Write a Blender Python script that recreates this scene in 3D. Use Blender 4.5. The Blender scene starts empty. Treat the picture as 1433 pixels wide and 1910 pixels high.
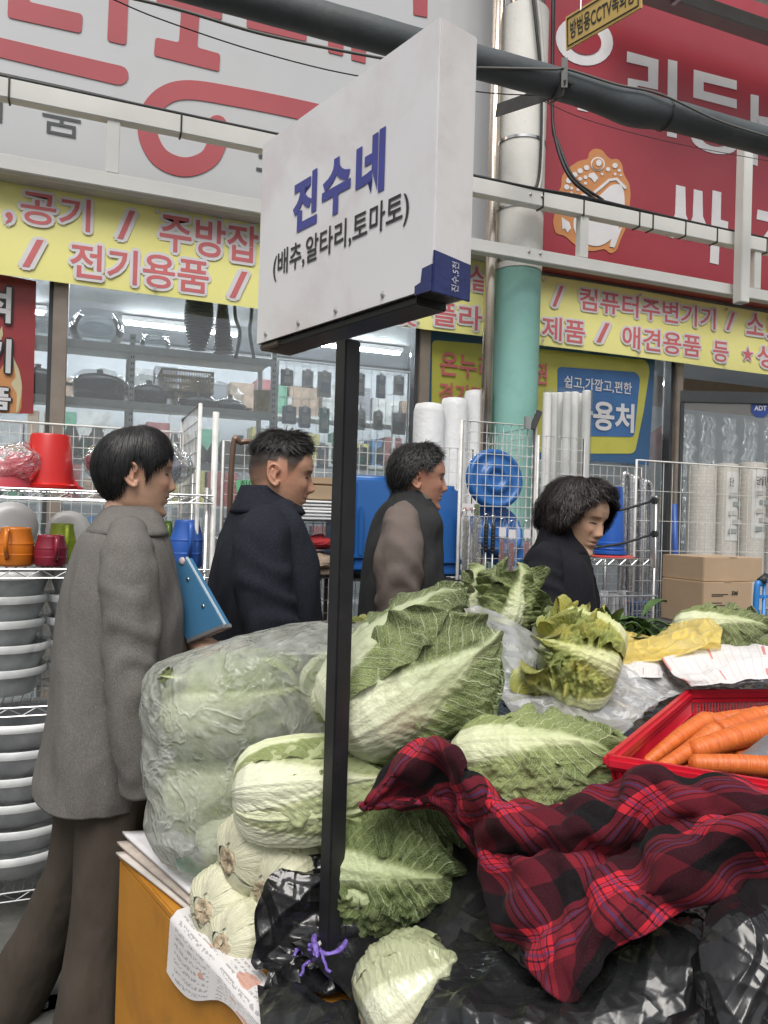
import bpy, bmesh, math, random
import numpy as np
from mathutils import Vector, Matrix
R = math.radians
scene = bpy.context.scene
COL = scene.collection
# ------------------------------------------------------------------ camera
CAMZ, FPX, YAW, PITCH, ROLL = 1.45, 1435.0, R(-21.3), R(0.4), R(1.7)
cam_d = bpy.data.cameras.new('camera')
cam_d.sensor_fit = 'VERTICAL'; cam_d.sensor_height = 24.0; cam_d.lens = 24.0*FPX/1910
cam_d.clip_start = 0.05; cam_d.clip_end = 500
cam = bpy.data.objects.new('camera', cam_d); COL.objects.link(cam)
fw = Vector((-math.sin(YAW)*math.cos(PITCH), math.cos(YAW)*math.cos(PITCH), math.sin(PITCH)))
rt0 = Vector((math.cos(YAW), math.sin(YAW), 0)); up0 = rt0.cross(fw)
rt = rt0*math.cos(ROLL)+up0*math.sin(ROLL); up = up0*math.cos(ROLL)-rt0*math.sin(ROLL)
CP = Vector((0, 0, CAMZ))
cam.matrix_world = Matrix(((rt.x, up.x, -fw.x, CP.x), (rt.y, up.y, -fw.y, CP.y), (rt.z, up.z, -fw.z, CP.z), (0, 0, 0, 1)))
scene.camera = cam
# ------------------------------------------------------------------ light: daylight under an overcast sky
world = bpy.data.worlds.new('World'); scene.world = world; world.use_nodes = True
wn = world.node_tree; bgn = wn.nodes['Background']
sky = wn.nodes.new('ShaderNodeTexSky'); sky.sky_type = 'NISHITA'; sky.sun_disc = False
sky.sun_elevation = R(58); sky.sun_rotation = R(205); sky.dust_density = 4; sky.air_density = 1.2
hs = wn.nodes.new('ShaderNodeHueSaturation'); hs.inputs['Saturation'].default_value = 0.22
wn.links.new(sky.outputs[0], hs.inputs['Color']); wn.links.new(hs.outputs[0], bgn.inputs[0])
bgn.inputs[1].default_value = 0.09
sun_d = bpy.data.lights.new('sun', 'SUN'); sun_d.energy = 1.8; sun_d.angle = R(38); sun_d.color = (1, .96, .9)
sun = bpy.data.objects.new('sun', sun_d); COL.objects.link(sun)
_sd = Vector((math.sin(R(205))*math.cos(R(58)), math.cos(R(205))*math.cos(R(58)), math.sin(R(58))))
sun.rotation_euler = _sd.to_track_quat('Z', 'Y').to_euler()
vs = scene.view_settings
vs.view_transform = 'Standard'; vs.look = 'None'; vs.exposure = 0.58; vs.gamma = 1.0; vs.use_curve_mapping = False
scene.cycles.use_denoising = True
scene.cycles.max_bounces = 6; scene.cycles.diffuse_bounces = 3; scene.cycles.glossy_bounces = 2; scene.cycles.transparent_max_bounces = 12; scene.cycles.caustics_reflective = False
scene.cycles.caustics_refractive = False; scene.cycles.sample_clamp_indirect = 4.0
# ------------------------------------------------------------------ helpers: from a direction in the view to a place
def ray(px, py):
    return fw + rt*((px-716.5)/FPX) - up*((py-955)/FPX)
def P(px, py, d): return CP + ray(px, py)*d
def PY(px, py, Y):
    r = ray(px, py); return CP + r*(Y/r.y)
def PZ(px, py, z):
    r = ray(px, py); return CP + r*((z-CAMZ)/r.z)
def ppm(px, Y):                       # pixels per metre on a plane Y
    r = ray(px, 955); return FPX*r.y/Y
# ------------------------------------------------------------------ helpers: materials
def _n(nt, t, **kw):
    n = nt.nodes.new(t)
    for k, v in kw.items(): setattr(n, k, v)
    return n
def _ramp(nt, fac, stops):
    r = nt.nodes.new('ShaderNodeValToRGB'); e = r.color_ramp.elements
    while len(e) < len(stops): e.new(0.5)
    for x, (p, c) in zip(e, stops):
        x.position = p; x.color = (c[0], c[1], c[2], 1) if not isinstance(c, (int, float)) else (c, c, c, 1)
    nt.links.new(fac, r.inputs[0]); return r.outputs[0]
ORD = ['first', 'second', 'third', 'fourth', 'fifth', 'sixth', 'seventh', 'eighth', 'ninth', 'tenth', 'eleventh', 'twelfth', 'thirteenth', 'fourteenth', 'fifteenth', 'sixteenth', 'seventeenth', 'eighteenth', 'nineteenth']+['%dth' % k for k in range(20, 60)]
def _math(nt, op, a, b=None, c=None):
    m = nt.nodes.new('ShaderNodeMath'); m.operation = op
    for i, v in enumerate((a, b, c)):
        if v is None: continue
        if isinstance(v, (int, float)): m.inputs[i].default_value = v
        else: nt.links.new(v, m.inputs[i])
    return m.outputs[0]
def _mix(nt, f, a, b):
    m = nt.nodes.new('ShaderNodeMix'); m.data_type = 'RGBA'
    for i, v in ((0, f), (6, a), (7, b)):
        if isinstance(v, (int, float)): m.inputs[i].default_value = v
        elif isinstance(v, (tuple, list)): m.inputs[i].default_value = (v[0], v[1], v[2], 1)
        else: nt.links.new(v, m.inputs[i])
    return m.outputs[2]
def _noise(nt, vec, scale, detail=3, rough=.55, dist=0):
    n = nt.nodes.new('ShaderNodeTexNoise'); n.inputs['Scale'].default_value = scale
    n.inputs['Detail'].default_value = detail; n.inputs['Roughness'].default_value = rough; n.inputs['Distortion'].default_value = dist
    if vec is not None: nt.links.new(vec, n.inputs['Vector'])
    return n.outputs[0]
def _bump(nt, h, strength, dist=.01):
    b = nt.nodes.new('ShaderNodeBump'); b.inputs['Strength'].default_value = strength; b.inputs['Distance'].default_value = dist
    nt.links.new(h, b.inputs['Height']); return b.outputs[0]
def newmat(name):
    m = bpy.data.materials.new(name); m.use_nodes = True
    nt = m.node_tree; return m, nt, nt.nodes['Principled BSDF']
MATS = {}
def mat(name, col, rough=.6, metal=0, var=.12, vscale=8, bump=0, bscale=60, spec=.5, dirt=None, dscale=3, damt=.5, trans=0, coat=0, sss=0, dthr=.5):
    """painted / plastic / cloth surface: base colour with an uneven tone, optional stains and fine relief"""
    if name in MATS: return MATS[name]
    m, nt, b = newmat(name)
    tc = _n(nt, 'ShaderNodeTexCoord').outputs['Object']
    f = _noise(nt, tc, vscale, 4)
    c = tuple(col)
    colr = _ramp(nt, f, [(.3, tuple(x*(1-var) for x in c)), (.7, tuple(min(1, x*(1+var)) for x in c))])
    if dirt:
        f2 = _noise(nt, tc, dscale, 6, .65, .4)
        k = _ramp(nt, f2, [(dthr, 0), (min(.95, dthr+.2), damt)])
        colr = _mix(nt, k, colr, dirt)
    nt.links.new(colr, b.inputs['Base Color'])
    b.inputs['Roughness'].default_value = rough; b.inputs['Metallic'].default_value = metal
    b.inputs['Specular IOR Level'].default_value = spec
    if coat: b.inputs['Coat Weight'].default_value = coat
    if trans: b.inputs['Transmission Weight'].default_value = trans
    if sss:
        b.inputs['Subsurface Weight'].default_value = sss; b.inputs['Subsurface Radius'].default_value = (.02, .012, .006); b.inputs['Subsurface Scale'].default_value = .3
    if bump: nt.links.new(_bump(nt, _noise(nt, tc, bscale, 3), bump), b.inputs['Normal'])
    MATS[name] = m; return m
def film(name, col=(.9, .92, .93), alpha=.3, rough=.18, transl=.35, bump=.6, bscale=30, fres=.03, gl_=.8):
    """thin plastic sheet: partly see-through, partly milky, with glossy creases"""
    if name in MATS: return MATS[name]
    m, nt, b = newmat(name); nt.nodes.remove(b); out = nt.nodes['Material Output']
    tc = _n(nt, 'ShaderNodeTexCoord').outputs['Object']
    n1 = _noise(nt, tc, bscale, 4, .6, .15)
    v = _n(nt, 'ShaderNodeTexVoronoi', feature='DISTANCE_TO_EDGE'); v.inputs['Scale'].default_value = bscale*.45
    add = _math(nt, 'ADD', n1, _math(nt, 'MULTIPLY', v.outputs[0], .5))
    wp = _n(nt, 'ShaderNodeVectorMath', operation='ADD'); nt.links.new(tc, wp.inputs[0])
    nz = _n(nt, 'ShaderNodeTexNoise'); nz.inputs['Scale'].default_value = bscale*.2; nt.links.new(tc, nz.inputs[0])
    sc = _n(nt, 'ShaderNodeVectorMath', operation='SCALE'); sc.inputs['Scale'].default_value = .12; nt.links.new(nz.outputs[1], sc.inputs[0]); nt.links.new(sc.outputs[0], wp.inputs[1])
    nt.links.new(wp.outputs[0], v.inputs['Vector'])
    nm = _bump(nt, _math(nt, 'ADD', add, _math(nt, 'MULTIPLY', _ramp(nt, _math(nt, 'ABSOLUTE', _math(nt, 'SUBTRACT', _noise(nt, wp.outputs[0], bscale*.55, 3, .55, .3), .5)), [(0, 1), (.06, 0)]), .5)), bump, .012)
    tr = _n(nt, 'ShaderNodeBsdfTransparent'); tr.inputs[0].default_value = (.97, .98, .98, 1)
    df = _n(nt, 'ShaderNodeBsdfDiffuse'); df.inputs[0].default_value = (*col, 1); nt.links.new(nm, df.inputs['Normal'])
    tl = _n(nt, 'ShaderNodeBsdfTranslucent'); tl.inputs[0].default_value = (*col, 1); nt.links.new(nm, tl.inputs['Normal'])
    gl = _n(nt, 'ShaderNodeBsdfGlossy'); gl.inputs['Roughness'].default_value = rough; nt.links.new(nm, gl.inputs['Normal'])
    m1 = _n(nt, 'ShaderNodeMixShader'); m1.inputs[0].default_value = transl; nt.links.new(df.outputs[0], m1.inputs[1]); nt.links.new(tl.outputs[0], m1.inputs[2])
    m2 = _n(nt, 'ShaderNodeMixShader')
    n3 = _noise(nt, wp.outputs[0], bscale*.55, 3, .55, .3); crease = _ramp(nt, _math(nt, 'ABSOLUTE', _math(nt, 'SUBTRACT', n3, .5)), [(0, 1), (.035, 0)])
    af = _math(nt, 'MINIMUM', _math(nt, 'ADD', _ramp(nt, n1, [(.3, max(0, alpha*.6)), (.7, min(1, alpha*1.4))]), _math(nt, 'MULTIPLY', crease, alpha*.45)), 1.0)
    nt.links.new(af, m2.inputs[0]); nt.links.new(tr.outputs[0], m2.inputs[1]); nt.links.new(m1.outputs[0], m2.inputs[2])
    fr = _n(nt, 'ShaderNodeFresnel'); fr.inputs['IOR'].default_value = 1.45; nt.links.new(nm, fr.inputs['Normal'])
    m3 = _n(nt, 'ShaderNodeMixShader'); nt.links.new(_math(nt, 'MULTIPLY', _math(nt, 'ADD', fr.outputs[0], fres), gl_), m3.inputs[0])
    nt.links.new(m2.outputs[0], m3.inputs[1]); nt.links.new(gl.outputs[0], m3.inputs[2]); nt.links.new(m3.outputs[0], out.inputs[0])
    MATS[name] = m; return m
def glassmat(name, tint=(.93, .96, .96), refl=.06, milk=.0):
    if name in MATS: return MATS[name]
    m, nt, b = newmat(name); nt.nodes.remove(b); out = nt.nodes['Material Output']
    tr = _n(nt, 'ShaderNodeBsdfTransparent'); tr.inputs[0].default_value = (*tint, 1)
    gl = _n(nt, 'ShaderNodeBsdfGlossy'); gl.inputs['Roughness'].default_value = .03
    lw = _n(nt, 'ShaderNodeFresnel'); lw.inputs['IOR'].default_value = 1.4
    m1 = _n(nt, 'ShaderNodeMixShader'); nt.links.new(_math(nt, 'ADD', lw.outputs[0], refl), m1.inputs[0])
    nt.links.new(tr.outputs[0], m1.inputs[1]); nt.links.new(gl.outputs[0], m1.inputs[2])
    res = m1.outputs[0]
    if milk:
        df = _n(nt, 'ShaderNodeBsdfDiffuse'); df.inputs[0].default_value = (.7, .73, .75, 1)
        tc = _n(nt, 'ShaderNodeTexCoord').outputs['Object']
        m2 = _n(nt, 'ShaderNodeMixShader'); nt.links.new(_ramp(nt, _noise(nt, tc, 2.5, 6, .7), [(.35, milk*.4), (.7, milk*1.6)]), m2.inputs[0])
        nt.links.new(res, m2.inputs[1]); nt.links.new(df.outputs[0], m2.inputs[2]); res = m2.outputs[0]
    nt.links.new(res, out.inputs[0]); MATS[name] = m; return m
def emit(name, col, s):
    if name in MATS: return MATS[name]
    m, nt, b = newmat(name); b.inputs['Base Color'].default_value = (.8, .8, .8, 1)
    b.inputs['Emission Color'].default_value = (*col, 1); b.inputs['Emission Strength'].default_value = s
    MATS[name] = m; return m
# ------------------------------------------------------------------ helpers: objects
def link(o, parent=None):
    COL.objects.link(o)
    if parent is not None: o.parent = parent
    return o
def tag(o, label=None, cat=None, group=None, kind=None):
    if label: o['label'] = label
    if cat: o['category'] = cat
    if group: o['group'] = group
    if kind: o['kind'] = kind
    return o
def empty(name, loc=(0, 0, 0), label=None, cat=None, group=None, rz=0):
    o = bpy.data.objects.new(name, None); o.empty_display_size = .1; COL.objects.link(o)
    o.location = loc; o.rotation_euler = (0, 0, rz)
    return tag(o, label, cat, group)
class MB:
    """collects vertices and faces in world coordinates"""
    def __init__(s): s.v = []; s.f = []; s.uv = None
    def add(s, v, f):
        b = len(s.v); s.v += [tuple(x) for x in v]; s.f += [tuple(i+b for i in q) for q in f]; return s
    def box(s, c, size, M=None):
        x, y, z = size[0]/2, size[1]/2, size[2]/2
        vs_ = [Vector((i*x, j*y, k*z)) for i in (-1, 1) for j in (-1, 1) for k in (-1, 1)]
        if M is not None: vs_ = [M @ v for v in vs_]
        c = Vector(c); vs_ = [v+c for v in vs_]
        return s.add(vs_, [(0, 1, 3, 2), (4, 6, 7, 5), (0, 4, 5, 1), (2, 3, 7, 6), (0, 2, 6, 4), (1, 5, 7, 3)])
    def bar(s, a, b, w, h=None, upv=(0, 0, 1)):
        a = Vector(a); b = Vector(b); h = h or w; d = b-a; L = d.length; d.normalize()
        u = Vector(upv); x = d.cross(u)
        if x.length < 1e-4: x = d.cross(Vector((0, 1, 0)))
        x.normalize(); z = x.cross(d)
        M = Matrix((x, d, z)).transposed()
        return s.box((a+b)/2, (w, L, h), M)
    def tube(s, path, r, n=8, cap=True):
        path = [Vector(p) for p in path]; m = len(path)
        rr = r if isinstance(r, (list, tuple)) else [r]*m
        T = [(path[min(i+1, m-1)]-path[max(i-1, 0)]).normalized() for i in range(m)]
        ref = Vector((0, 0, 1)) if abs(T[0].z) < .9 else Vector((1, 0, 0))
        N = T[0].cross(ref).normalized(); vs_ = []
        for i in range(m):
            N = (N-T[i]*N.dot(T[i])); N = N.normalized() if N.length > 1e-6 else T[i].orthogonal().normalized()
            B = T[i].cross(N)
            for k in range(n):
                a = 2*math.pi*k/n; vs_.append(path[i]+(N*math.cos(a)+B*math.sin(a))*rr[i])
        fs = [(i*n+k, i*n+(k+1) % n, (i+1)*n+(k+1) % n, (i+1)*n+k) for i in range(m-1) for k in range(n)]
        if cap: fs += [tuple(range(n))[::-1], tuple((m-1)*n+k for k in range(n))]
        return s.add(vs_, fs)
    def lathe(s, prof, c=(0, 0, 0), n=24, axis=None, cap0=True, cap1=True):
        """prof: list of (radius, height) about the z axis through c"""
        c = Vector(c); vs_ = []
        M = axis if axis is not None else Matrix.Identity(3)
        for r_, h in prof:
            for k in range(n):
                a = 2*math.pi*k/n; vs_.append(M @ Vector((r_*math.cos(a), r_*math.sin(a), h)) + c)
        m = len(prof)
        fs = [(i*n+k, i*n+(k+1) % n, (i+1)*n+(k+1) % n, (i+1)*n+k) for i in range(m-1) for k in range(n)]
        if cap0: fs.append(tuple(range(n))[::-1])
        if cap1: fs.append(tuple((m-1)*n+k for k in range(n)))
        return s.add(vs_, fs)
    def prism(s, pts, off):
        """flat polygon (list of points) with a thickness vector"""
        n = len(pts); pts = [Vector(p) for p in pts]; off = Vector(off)
        return s.add(pts+[p+off for p in pts], [tuple(range(n)), tuple(range(2*n-1, n-1, -1))]+[((i+1) % n, i, n+i, n+(i+1) % n) for i in range(n)])
    def build(s, name, m=None, parent=None, smooth=False, bevel=0, seg=2, uv=None, sub=0, auto=None):
        me = bpy.data.meshes.new(name); me.from_pydata(s.v, [], s.f); me.validate(clean_customdata=False)
        o = bpy.data.objects.new(name, me)
        if m is not None: me.materials.append(m)
        bm = bmesh.new(); bm.from_mesh(me); bmesh.ops.recalc_face_normals(bm, faces=bm.faces)
        if bevel:
            bmesh.ops.bevel(bm, geom=[e for e in bm.edges if len(e.link_faces) == 2 and e.calc_face_angle(0) > .5], offset=bevel, segments=seg, affect='EDGES', clamp_overlap=True)
        bm.to_mesh(me); bm.free()
        if smooth:
            me.polygons.foreach_set('use_smooth', [True]*len(me.polygons))
            if auto: me.set_sharp_from_angle(angle=R(auto))
        link(o, parent)
        return o
def gridmesh(name, V, m, parent=None, uv=None, closed_u=False, thick=0, col=None, recalc=False):
    """V: (ns, nt, 3) array -> smooth sheet; uv (ns, nt, 2); col (ns, nt, 3) stored as attribute 'tone'"""
    V = np.asarray(V, float); ns, nt_ = V.shape[:2]
    idx = np.arange(ns*nt_).reshape(ns, nt_)
    if closed_u: idx = np.concatenate([idx, idx[:, :1]], 1)
    a, b, c, d = idx[:-1, :-1], idx[:-1, 1:], idx[1:, 1:], idx[1:, :-1]
    F = np.stack([a, b, c, d], -1).reshape(-1, 4)
    return npmesh(name, V.reshape(-1, 3), F, m, parent, None if uv is None else np.asarray(uv).reshape(-1, 2), thick, None if col is None else np.asarray(col).reshape(-1, 3))
def npmesh(name, V, F, m, parent=None, uv=None, thick=0, col=None, smooth=True):
    V = np.ascontiguousarray(V, np.float32); F = np.ascontiguousarray(F, np.int32)
    me = bpy.data.meshes.new(name); k = F.shape[1]
    me.vertices.add(len(V)); me.vertices.foreach_set('co', V.ravel())
    me.loops.add(F.size); me.loops.foreach_set('vertex_index', F.ravel())
    me.polygons.add(len(F)); me.polygons.foreach_set('loop_start', np.arange(0, F.size, k, dtype=np.int32))
    me.polygons.foreach_set('use_smooth', np.full(len(F), smooth))
    if uv is not None:
        l = me.uv_layers.new(name='UVMap'); l.data.foreach_set('uv', np.asarray(uv, np.float32)[F.ravel()].ravel())
    if col is not None:
        a = me.color_attributes.new('tone', 'FLOAT_COLOR', 'POINT')
        a.data.foreach_set('color', np.concatenate([np.asarray(col, np.float32), np.ones((len(V), 1), np.float32)], 1).ravel())
    me.update(calc_edges=True); me.validate()
    o = bpy.data.objects.new(name, me)
    if m is not None: me.materials.append(m)
    if thick:
        md = o.modifiers.new('thickness', 'SOLIDIFY'); md.thickness = thick; md.offset = 0
    return link(o, parent)
def sn(p, seed, freq, octv=3, gain=.5):
    """smooth random field from summed sines, about -1..1; p (...,k)"""
    rs = np.random.RandomState(seed); p = np.asarray(p, float); out = np.zeros(p.shape[:-1]); amp = 1; tot = 0
    for o in range(octv):
        acc = 0
        for j in range(5):
            k = rs.normal(size=p.shape[-1]); k *= freq*(.6+.8*rs.rand())/np.linalg.norm(k)
            acc = acc+np.sin(p @ k + rs.rand()*6.283)
        out += amp*acc/2.6; tot += amp; amp *= gain; freq *= 2.1
    return out/tot
def smooth(a, b, x):
    t = np.clip((x-a)/(b-a), 0, 1); return t*t*(3-2*t)
def catmull(pts, n):
    """smooth polyline through pts -> n points (numpy)"""
    p = np.asarray([list(q) for q in pts], float); m = len(p)
    pp = np.concatenate([[2*p[0]-p[1]], p, [2*p[-1]-p[-2]]]); t = np.linspace(0, m-1, n)
    i = np.minimum(t.astype(int), m-2); u = (t-i)[:, None]
    a, b, c, d = pp[i], pp[i+1], pp[i+2], pp[i+3]
    return .5*((2*b)+(-a+c)*u+(2*a-5*b+4*c-d)*u*u+(-a+3*b-3*c+d)*u**3)
def wrinkle(V, excess=1.15, iters=140, lo=0., hi=.03, seed=1, amp=.006, freq=30, closed=False, keep=.02, bend=.35, N=None):
    """let a sheet with too much cloth buckle into folds near its resting shape"""
    V = np.asarray(V, float); X = V.copy()
    if N is None:
        du = np.gradient(V, axis=1); dv = np.gradient(V, axis=0); N = np.cross(du, dv); N /= np.linalg.norm(N, axis=-1, keepdims=True)+1e-9
    X += N*(amp*sn(V, seed, freq, 3, .6))[..., None]
    def edges(A, di, dj):
        if dj == 0: return A[di:], A[:-di]
        if closed:
            B = np.roll(A, -dj, axis=1); return (B[di:], A[:A.shape[0]-di]) if di else (B, A)
        return A[di:, dj:], A[:A.shape[0]-di, :A.shape[1]-dj]
    def apply(A, di, dj, corr):
        if dj == 0: A[di:] -= corr; A[:-di] += corr; return
        if closed:
            if di: A[di:] -= np.roll(corr, dj, axis=1); A[:A.shape[0]-di] += corr
            else: A -= np.roll(corr, dj, axis=1); A += corr
            return
        A[di:, dj:] -= corr; A[:A.shape[0]-di, :A.shape[1]-dj] += corr
    cons = []
    for di, dj, st in ((0, 1, .42), (1, 0, .42), (1, 1, .18), (0, 2, bend*.3), (2, 0, bend*.3)):
        a, b = edges(V, di, dj); L = np.linalg.norm(a-b, axis=-1)*excess*(1 if di+dj < 2 or (di, dj) == (1, 1) else .99); cons.append((di, dj, st, L))
    for it in range(iters):
        for di, dj, st, L in cons:
            a, b = edges(X, di, dj); d = a-b; l = np.linalg.norm(d, axis=-1)+1e-9
            k = (l-L)/l
            apply(X, di, dj, d*(.5*st*k)[..., None])
        D = X-V; h = (D*N).sum(-1); T = D-N*h[..., None]; h = np.clip(h, lo, hi); X = V+N*h[..., None]*(1-keep*.2)+T*(1-keep)
    return X
def crinkle(V, N, amp=.006, wl=(.05, .16), n=9, seed=1, sharp=True, up_bias=None):
    """straight creases in many directions, each fading in and out, as in crumpled film"""
    rs = np.random.RandomState(seed); h = np.zeros(V.shape[:2]); P_ = V+.02*np.stack([sn(V, seed+k, 9, 2) for k in (1, 2, 3)], -1)
    for j in range(n):
        L = wl[0]*(wl[1]/wl[0])**rs.rand(); k = rs.normal(size=3)
        if up_bias is not None: k -= np.array(up_bias)*np.dot(k, up_bias)*.75
        k /= np.linalg.norm(k); u = P_ @ k/L+rs.rand()+.5*sn(V, seed*3+j, 2/L*.5, 1); t = np.abs((u-np.floor(u))-.5)*2
        f = (t**.8 if sharp else .5-.5*np.cos(math.pi*t))-.5; m = smooth(-.2, .8, sn(V, seed*5+j, 7, 2)); h += f*m*(L/wl[1])**.6
    return V+N*(amp*h)[..., None]
def upsample(V, k, closed=False):
    V = np.asarray(V); n0, n1 = V.shape[:2]
    A = catmull(V.reshape(n0, -1), (n0-1)*k+1).reshape(-1, n1, 3); A = np.swapaxes(A, 0, 1)
    if closed: A = np.concatenate([A[-2:], A, A[:3]], 0); m = A.shape[0]; B = catmull(A.reshape(m, -1), (m-1)*k+1).reshape(-1, A.shape[1], 3)[2*k:2*k+n1*k]
    else: B = catmull(A.reshape(n1, -1), (n1-1)*k+1).reshape(-1, A.shape[1], 3)
    return np.swapaxes(B, 0, 1)
# ------------------------------------------------------------------ helpers: lettering
def glyphs(body, offset=0, spacing=1.0):
    c = bpy.data.curves.new('lettering', 'FONT'); c.body = body; c.offset = offset; c.space_character = spacing; c.resolution_u = 4
    o = bpy.data.objects.new('lettering', c); COL.objects.link(o)
    bpy.context.view_layer.update()
    me = bpy.data.meshes.new_from_object(o.evaluated_get(bpy.context.evaluated_depsgraph_get()))
    v = np.empty(len(me.vertices)*3, np.float32); me.vertices.foreach_get('co', v); v = v.reshape(-1, 3)
    f = [tuple(p.vertices) for p in me.polygons]
    bpy.data.objects.remove(o); bpy.data.curves.remove(c); bpy.data.meshes.remove(me)
    return v, f
def letters(name, body, m, parent, o, ux, uy, bold=.02, outline=None, om=None, box=None, shear=0, lift=.003, spacing=1.0):
    """lettering laid on a plane: o = lower left corner, ux / uy = vectors along the full width and full height of the text"""
    v0, f = glyphs(body, bold, spacing); lo = v0.min(0); hi = v0.max(0)
    o = Vector(o); ux = Vector(ux); uy = Vector(uy); nrm = ux.cross(uy).normalized()
    def put(v, l):
        a = (v[:, 0]-lo[0])/(hi[0]-lo[0]); b = (v[:, 1]-lo[1])/(hi[1]-lo[1])
        return [o+ux*float(p+shear*(q-.5))+uy*float(q)+nrm*l for p, q in zip(a, b)]
    if outline:
        v1, f1 = glyphs(body, 0, spacing); ob = MB()           # white edge: the same strokes spread outwards, thin layers
        for k in range(14):
            rr = outline*(1 if k < 10 else .55); t = 2*math.pi*k/10+(.3 if k >= 10 else 0)
            ob.add(put(v1+np.array([rr*math.cos(t), rr*math.sin(t), 0], np.float32), lift+.00014*k), f1)
        ob.build(name+'_outline', om, parent)
    return MB().add(put(v0, lift+.0026 if outline else lift), f).build(name, m, parent)
def on_plane(name, body, m, parent, q, Y, **kw):
    """text on a plane of constant Y; q = (px, py) lower left, (px, py) lower right, and height in px at the left"""
    (x0, y0), (x1, y1), h = q
    a = PY(x0, y0, Y); b = PY(x1, y1, Y); t = PY(x0, y0-h, Y)
    return letters(name, body, m, parent, (a.x, Y, a.z), (b.x-a.x, 0, 0), (0, 0, t.z-a.z), **kw)
def flat(name, pts, Y, m, parent, th=.004, bevel=0):
    """flat cut-out on a plane of constant Y, pts in view pixels"""
    return MB().prism([PY(x, y, Y) for x, y in pts], (0, -th, 0)).build(name, m, parent)
def stroke_poly(pts, w, cap=True, n=8):
    """2D outline of a thick polyline (open), rounded ends"""
    p = [np.array(q, float) for q in pts]; L = []; Rr = []
    for i in range(len(p)):
        d = p[min(i+1, len(p)-1)]-p[max(i-1, 0)]; d /= np.linalg.norm(d); nn = np.array([-d[1], d[0]])
        L.append(p[i]+nn*w/2); Rr.append(p[i]-nn*w/2)
    out = list(L)
    if cap:
        d = p[-1]-p[-2]; a0 = math.atan2(d[1], d[0])+math.pi/2
        out += [p[-1]+w/2*np.array([math.cos(a0-math.pi*k/n), math.sin(a0-math.pi*k/n)]) for k in range(1, n)]
    out += Rr[::-1]
    if cap:
        d = p[0]-p[1]; a0 = math.atan2(d[1], d[0])+math.pi/2
        out += [p[0]+w/2*np.array([math.cos(a0-math.pi*k/n), math.sin(a0-math.pi*k/n)]) for k in range(1, n)]
    return out
def round_poly(pts, r, n=4):
    """round the corners of a 2D polygon"""
    out = []; m = len(pts); p = [np.array(q, float) for q in pts]
    for i in range(m):
        a, b, c = p[i-1], p[i], p[(i+1) % m]
        u = a-b; v = c-b; lu = np.linalg.norm(u); lv = np.linalg.norm(v); k = min(r, lu*.45, lv*.45)
        s0 = b+u/lu*k; s1 = b+v/lv*k
        for j in range(n+1):
            t = j/n; out.append((1-t)**2*s0+2*t*(1-t)*b+t*t*s1)
    return out
# ================================================================== THE SETTING
YG, YF, YB, YR, YT = 4.60, 4.35, 4.46, 3.80, 3.30     # glass, fascia, banner, awning rails, dark roll
M_white = mat('white_paint', (.72, .72, .71), .45, var=.04, vscale=2, dirt=(.35, .34, .3), dscale=9, damt=.35)
M_rail = mat('rail_paint', (.70, .70, .67), .5, var=.05, vscale=4, dirt=(.20, .18, .16), dscale=55, damt=.8, dthr=.66)
M_black = mat('black_rubber', (.02, .021, .023), .55, var=.3, vscale=20)
M_steel = mat('brushed_steel', (.55, .55, .54), .28, 1, var=.1)
M_wire = mat('coated_wire', (.62, .62, .6), .4, 0, var=.1, vscale=20, dirt=(.3, .28, .25), dscale=12)
M_chrome = mat('chrome_wire', (.5, .5, .5), .25, .9, var=.15, vscale=20)
def ground_mat():
    m, nt, b = newmat('concrete_ground'); tc = _n(nt, 'ShaderNodeTexCoord').outputs['Object']
    a = _noise(nt, tc, 1.2, 8, .65, .4); c = _ramp(nt, a, [(.3, (.055, .055, .05)), (.55, (.11, .11, .10)), (.75, (.17, .165, .15))])
    s = _noise(nt, tc, 38, 5, .7); c = _mix(nt, _ramp(nt, s, [(.45, 0), (.7, .5)]), c, (.05, .052, .045))
    nt.links.new(c, b.inputs['Base Color']); nt.links.new(_ramp(nt, a, [(.3, .45), (.7, .85)]), b.inputs['Roughness'])
    nt.links.new(_bump(nt, _math(nt, 'ADD', s, a), .5, .006), b.inputs['Normal']); return m
tag(MB().add([(-60, -60, 0), (60, -60, 0), (60, 60, 0), (-60, 60, 0)], [(0, 1, 2, 3)]).build('ground', ground_mat()), kind='structure')

# ---- shop building
shop = empty('shop_building', (1.5, YG, 0), 'single storey household goods shop with wide windows under big fascia signs', 'building')
def part(mb, name, m, parent, **kw):
    o = mb.build(name, m, None, **kw); o.parent = parent; o.matrix_parent_inverse = parent.matrix_basis.inverted(); return o
def reparent(o, p):
    o.parent = p; o.matrix_parent_inverse = p.matrix_basis.inverted(); return o
zf = PY(0, 322, YF).z                     # underside of the fascia
zb1 = PY(0, 336, YB).z; zb0 = PY(0, 513, YB).z
zb1r = PY(1200, 544, YB).z; zb0r = PY(1200, 668, YB).z
xm = PY(112, 650, YG).x; xm2 = PY(784, 700, YG).x; xm3 = PY(1254, 760, YG).x
XL, XR = -4.5, 9.0
xbound = PY(948, 300, YF).x
M_bwall = mat('building_render', (.45, .45, .44), .8, var=.1, vscale=3, bump=.2, bscale=40, dirt=(.2, .19, .18))
M_in = mat('interior_paint', (.50, .52, .54), .7, var=.06, vscale=2)
M_mull = mat('window_frame_bronze', (.30, .25, .21), .45, .3, var=.1, vscale=12)
M_mulld = mat('window_frame_dark', (.07, .075, .08), .45, .2, var=.1)
part(MB().box(((XL+XR)/2, YG+.08, (zb0+6.4)/2+.06), (XR-XL, .36, 6.4-zb0-.12)), 'wall', M_bwall, shop)
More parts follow.
